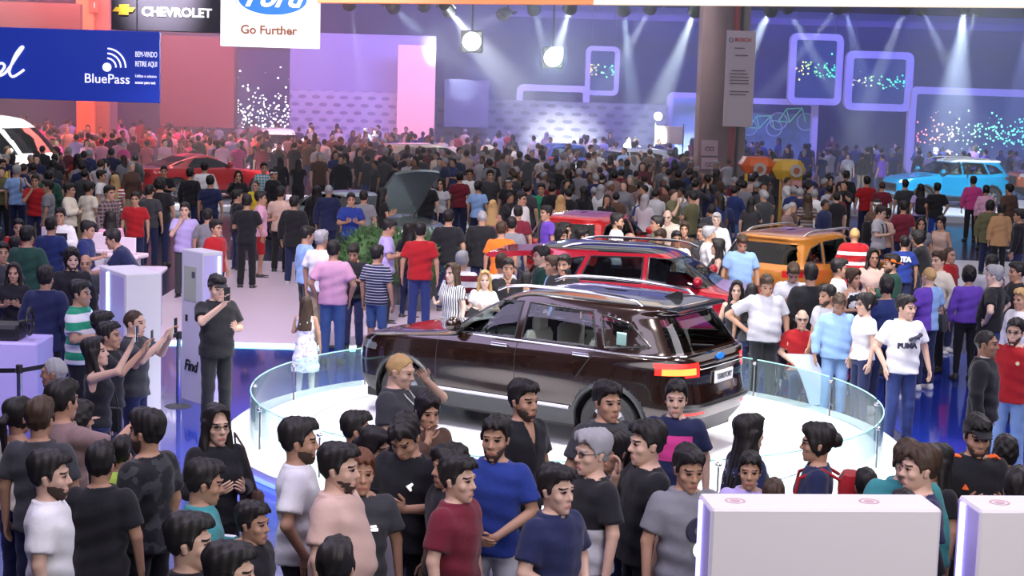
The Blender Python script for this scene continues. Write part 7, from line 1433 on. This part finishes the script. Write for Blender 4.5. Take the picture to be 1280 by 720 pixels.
REDS = ['rose', 'red', 'maroon', 'hotpink', 'beige', 'pink', 'charcoal', 'navy', 'lilac', 'black', 'red']
LITE = ['white', 'lightgrey', 'cream', 'grey', 'lilac', 'black', 'charcoal', 'beige', 'red', 'sky']
BLUE = ['navy', 'blue', 'black', 'charcoal', 'purple', 'lightgrey', 'darkblue']
cand = []
tries = 0
while len(cand) < 520 and tries < 60000:
    tries += 1; y = 29+45*rs.random()**1.0; x = (rs.random()-.5)*y*.64+.0
    gap = .62 if y < 45 else .72
    if not free(x, y, gap): continue
    u, v = upx(x, y, 1.72)
    if u < -10 or u > 1290: continue
    if 170 < u < 345 and y < 54: continue
    if 345 < u < 620 and y < 46: continue
    if u < 170 and y < 38: continue
    if u > 1060 and y < 56: continue
    if 360 < u < 560 and y > 62 and v < 150: continue
    if u > 1150 and y < 44: continue
    if y < 36: continue
    PLACED.append((x, y)); cand.append((y, x, u, v))
cand.sort()
names = {'lightgrey': 'pale grey', 'darkblue': 'dark blue', 'darkgreen': 'dark green', 'hotpink': 'bright pink', 'rose': 'coral', 'mauve': 'dull mauve', 'sky': 'light blue'}
def zone(u, y):
    if u < 70: return 'around the white van' if y > 46 else 'in the aisle near the white van'
    if u < 185: return 'under the long blue banner'
    if u < 340: return 'beyond the red coupe' if y > 50 else 'in front of the red coupe'
    if u < 470: return 'before the violet patterned wall' if y > 46 else 'around the silver car'
    if u < 600: return 'below the pink lit panel' if y > 46 else 'beside the raised silver bonnet'
    if u < 740: return 'under the wide lilac frame' if y > 46 else 'behind the small red car'
    if u < 875: return 'around the globe lamp board' if y > 42 else 'behind the bronze and red cars'
    if u < 940: return 'at the foot of the mauve pillar'
    if u < 1060: return 'around the yellow promotional stand'
    return 'near the blue car' if y > 44 else 'in the aisle before the blue car'
stuffV, stuffQ, stuffM, smats, nv = [], [], [], [], 0
def sidx(m):
    if m not in smats: smats.append(m)
    return smats.index(m)
n_named = 300-len(rowsP)-len(PEOPLE_FAR.strip().split('\n')); n = 0
for y, x, u, v in cand:
    pal = REDS if (u < 340 and y > 50) else LITE if (540 < u < 800 and y > 50) else BLUE if (u > 900 and y > 50) else DARK
    sp = dict(tc=rs.choice(pal), fem=1 if rs.random() < .3 else 0, h=rs.uniform(1.60, 1.84), skin=rs.choice('mmllbd'), bc=rs.choice(['navy', 'black', 'charcoal', 'denim', 'khaki']), hc=rs.choice('kkkkng'), pose=rs.choice(['stand', 'stand', 'hold', 'cross', 'chin', 'stand', 'photo']), top=rs.choice(['tee', 'tee', 'long']))
    if sp['fem'] and rs.random() < .7: sp['hair'] = 'long'
    back = rs.random() < .62; f = 180+rs.uniform(-45, 45) if back else rs.uniform(-80, 80)
    if sp['pose'] in ('cross', 'chin'): sp['pose'] = 'stand' if rs.random() < .5 else sp['pose']
    if n < n_named:
        n += 1; cn = names.get(sp['tc'], sp['tc']); z = zone(u, y)
        lab = 'distant %sfigure in %s %s %s %s' % ('long-haired ' if sp.get('hair') == 'long' else '', cn, 'shirt' if sp['top'] == 'long' else 't-shirt', 'from behind' if back else 'facing us', z)
        tiny_obj(sp, x, y, 0, f, lab, 'crowd look-alikes: '+lab)
    else:
        k = (sp['pose'], sp['fem'], 'long' if sp.get('hair') == 'long' else 'short', 'long' if sp['top'] == 'long' else 'tee', 'trousers')
        if k not in TINY: V, Q, mi = tiny_mesh(*k); me = mk_mesh('person', V, Q, mi); [me.materials.append(None) for _ in range(4)]; TINY[k] = (me, V, Q, mi)
        _, V, Q, mi = TINY[k]; s = sp['h']/1.74; c, sn = math.cos(R_(f)), math.sin(R_(f)); W = np.stack([(V[:, 0]*c-V[:, 1]*sn)*s+x, (V[:, 0]*sn+V[:, 1]*c)*s+y, V[:, 2]*s], 1); ms = np.array([sidx(m) for m in (skinm(sp['skin']), hairm(sp['hc']), fabric(sp['tc']), fabric(sp['bc']))])
        stuffV.append(W); stuffQ.append(Q+nv); stuffM.append(ms[mi]); nv += len(W)
me = mk_mesh('crowd', np.concatenate(stuffV), np.concatenate(stuffQ), np.concatenate(stuffM)); [me.materials.append(m) for m in smats]
o = link('crowd', me); tag(o, 'tightly packed far crowd filling the hall below the stage', 'crowd', kind='stuff')
print('PEOPLE', len(rowsP), 'named far', n, 'stuff', len(stuffV), 'tries', tries)
T, J, b, s, sp = NAMED[(1002, 407)]; t = empty('wheelchair', (T.location.x, T.location.y, 0), T.rotation_euler[2], 'dark wheelchair under the seated elder in red', 'wheelchair'); cm = mat('chair_dark', (.03, .03, .035), .5)
MB().box((-.22, -.32, .36), (.22, .14, .40), .02).build('seat', cm, t); MB().box((-.22, .17, .45), (.22, .20, .88), .015).build('backrest', cm, t)
for s_ in (-1, 1):
    u = MB(); u.tube([(s_*.29, .05+.29*math.cos(q), .31+.29*math.sin(q)) for q in np.linspace(0, 6.28, 29)[:-1]], .018, 6, closed=True); w_ = u.build('wheel', cm, t); u = MB()
    for k in range(6): q = k*math.pi/6; u.tube([(s_*.29, .05+.28*math.cos(q), .31+.28*math.sin(q)), (s_*.29, .05-.28*math.cos(q), .31-.28*math.sin(q))], .004, 4)
    u.build('spoke', mat('chrome', (.75, .76, .78), .12, 1.), w_); MB().tube([(s_*.25, .18, .9), (s_*.25, .18, .3), (s_*.25, -.34, .38), (s_*.25, -.42, .06)], .014, 6).build('side_tube', mat('chrome', (.75, .76, .78), .12, 1.), t)
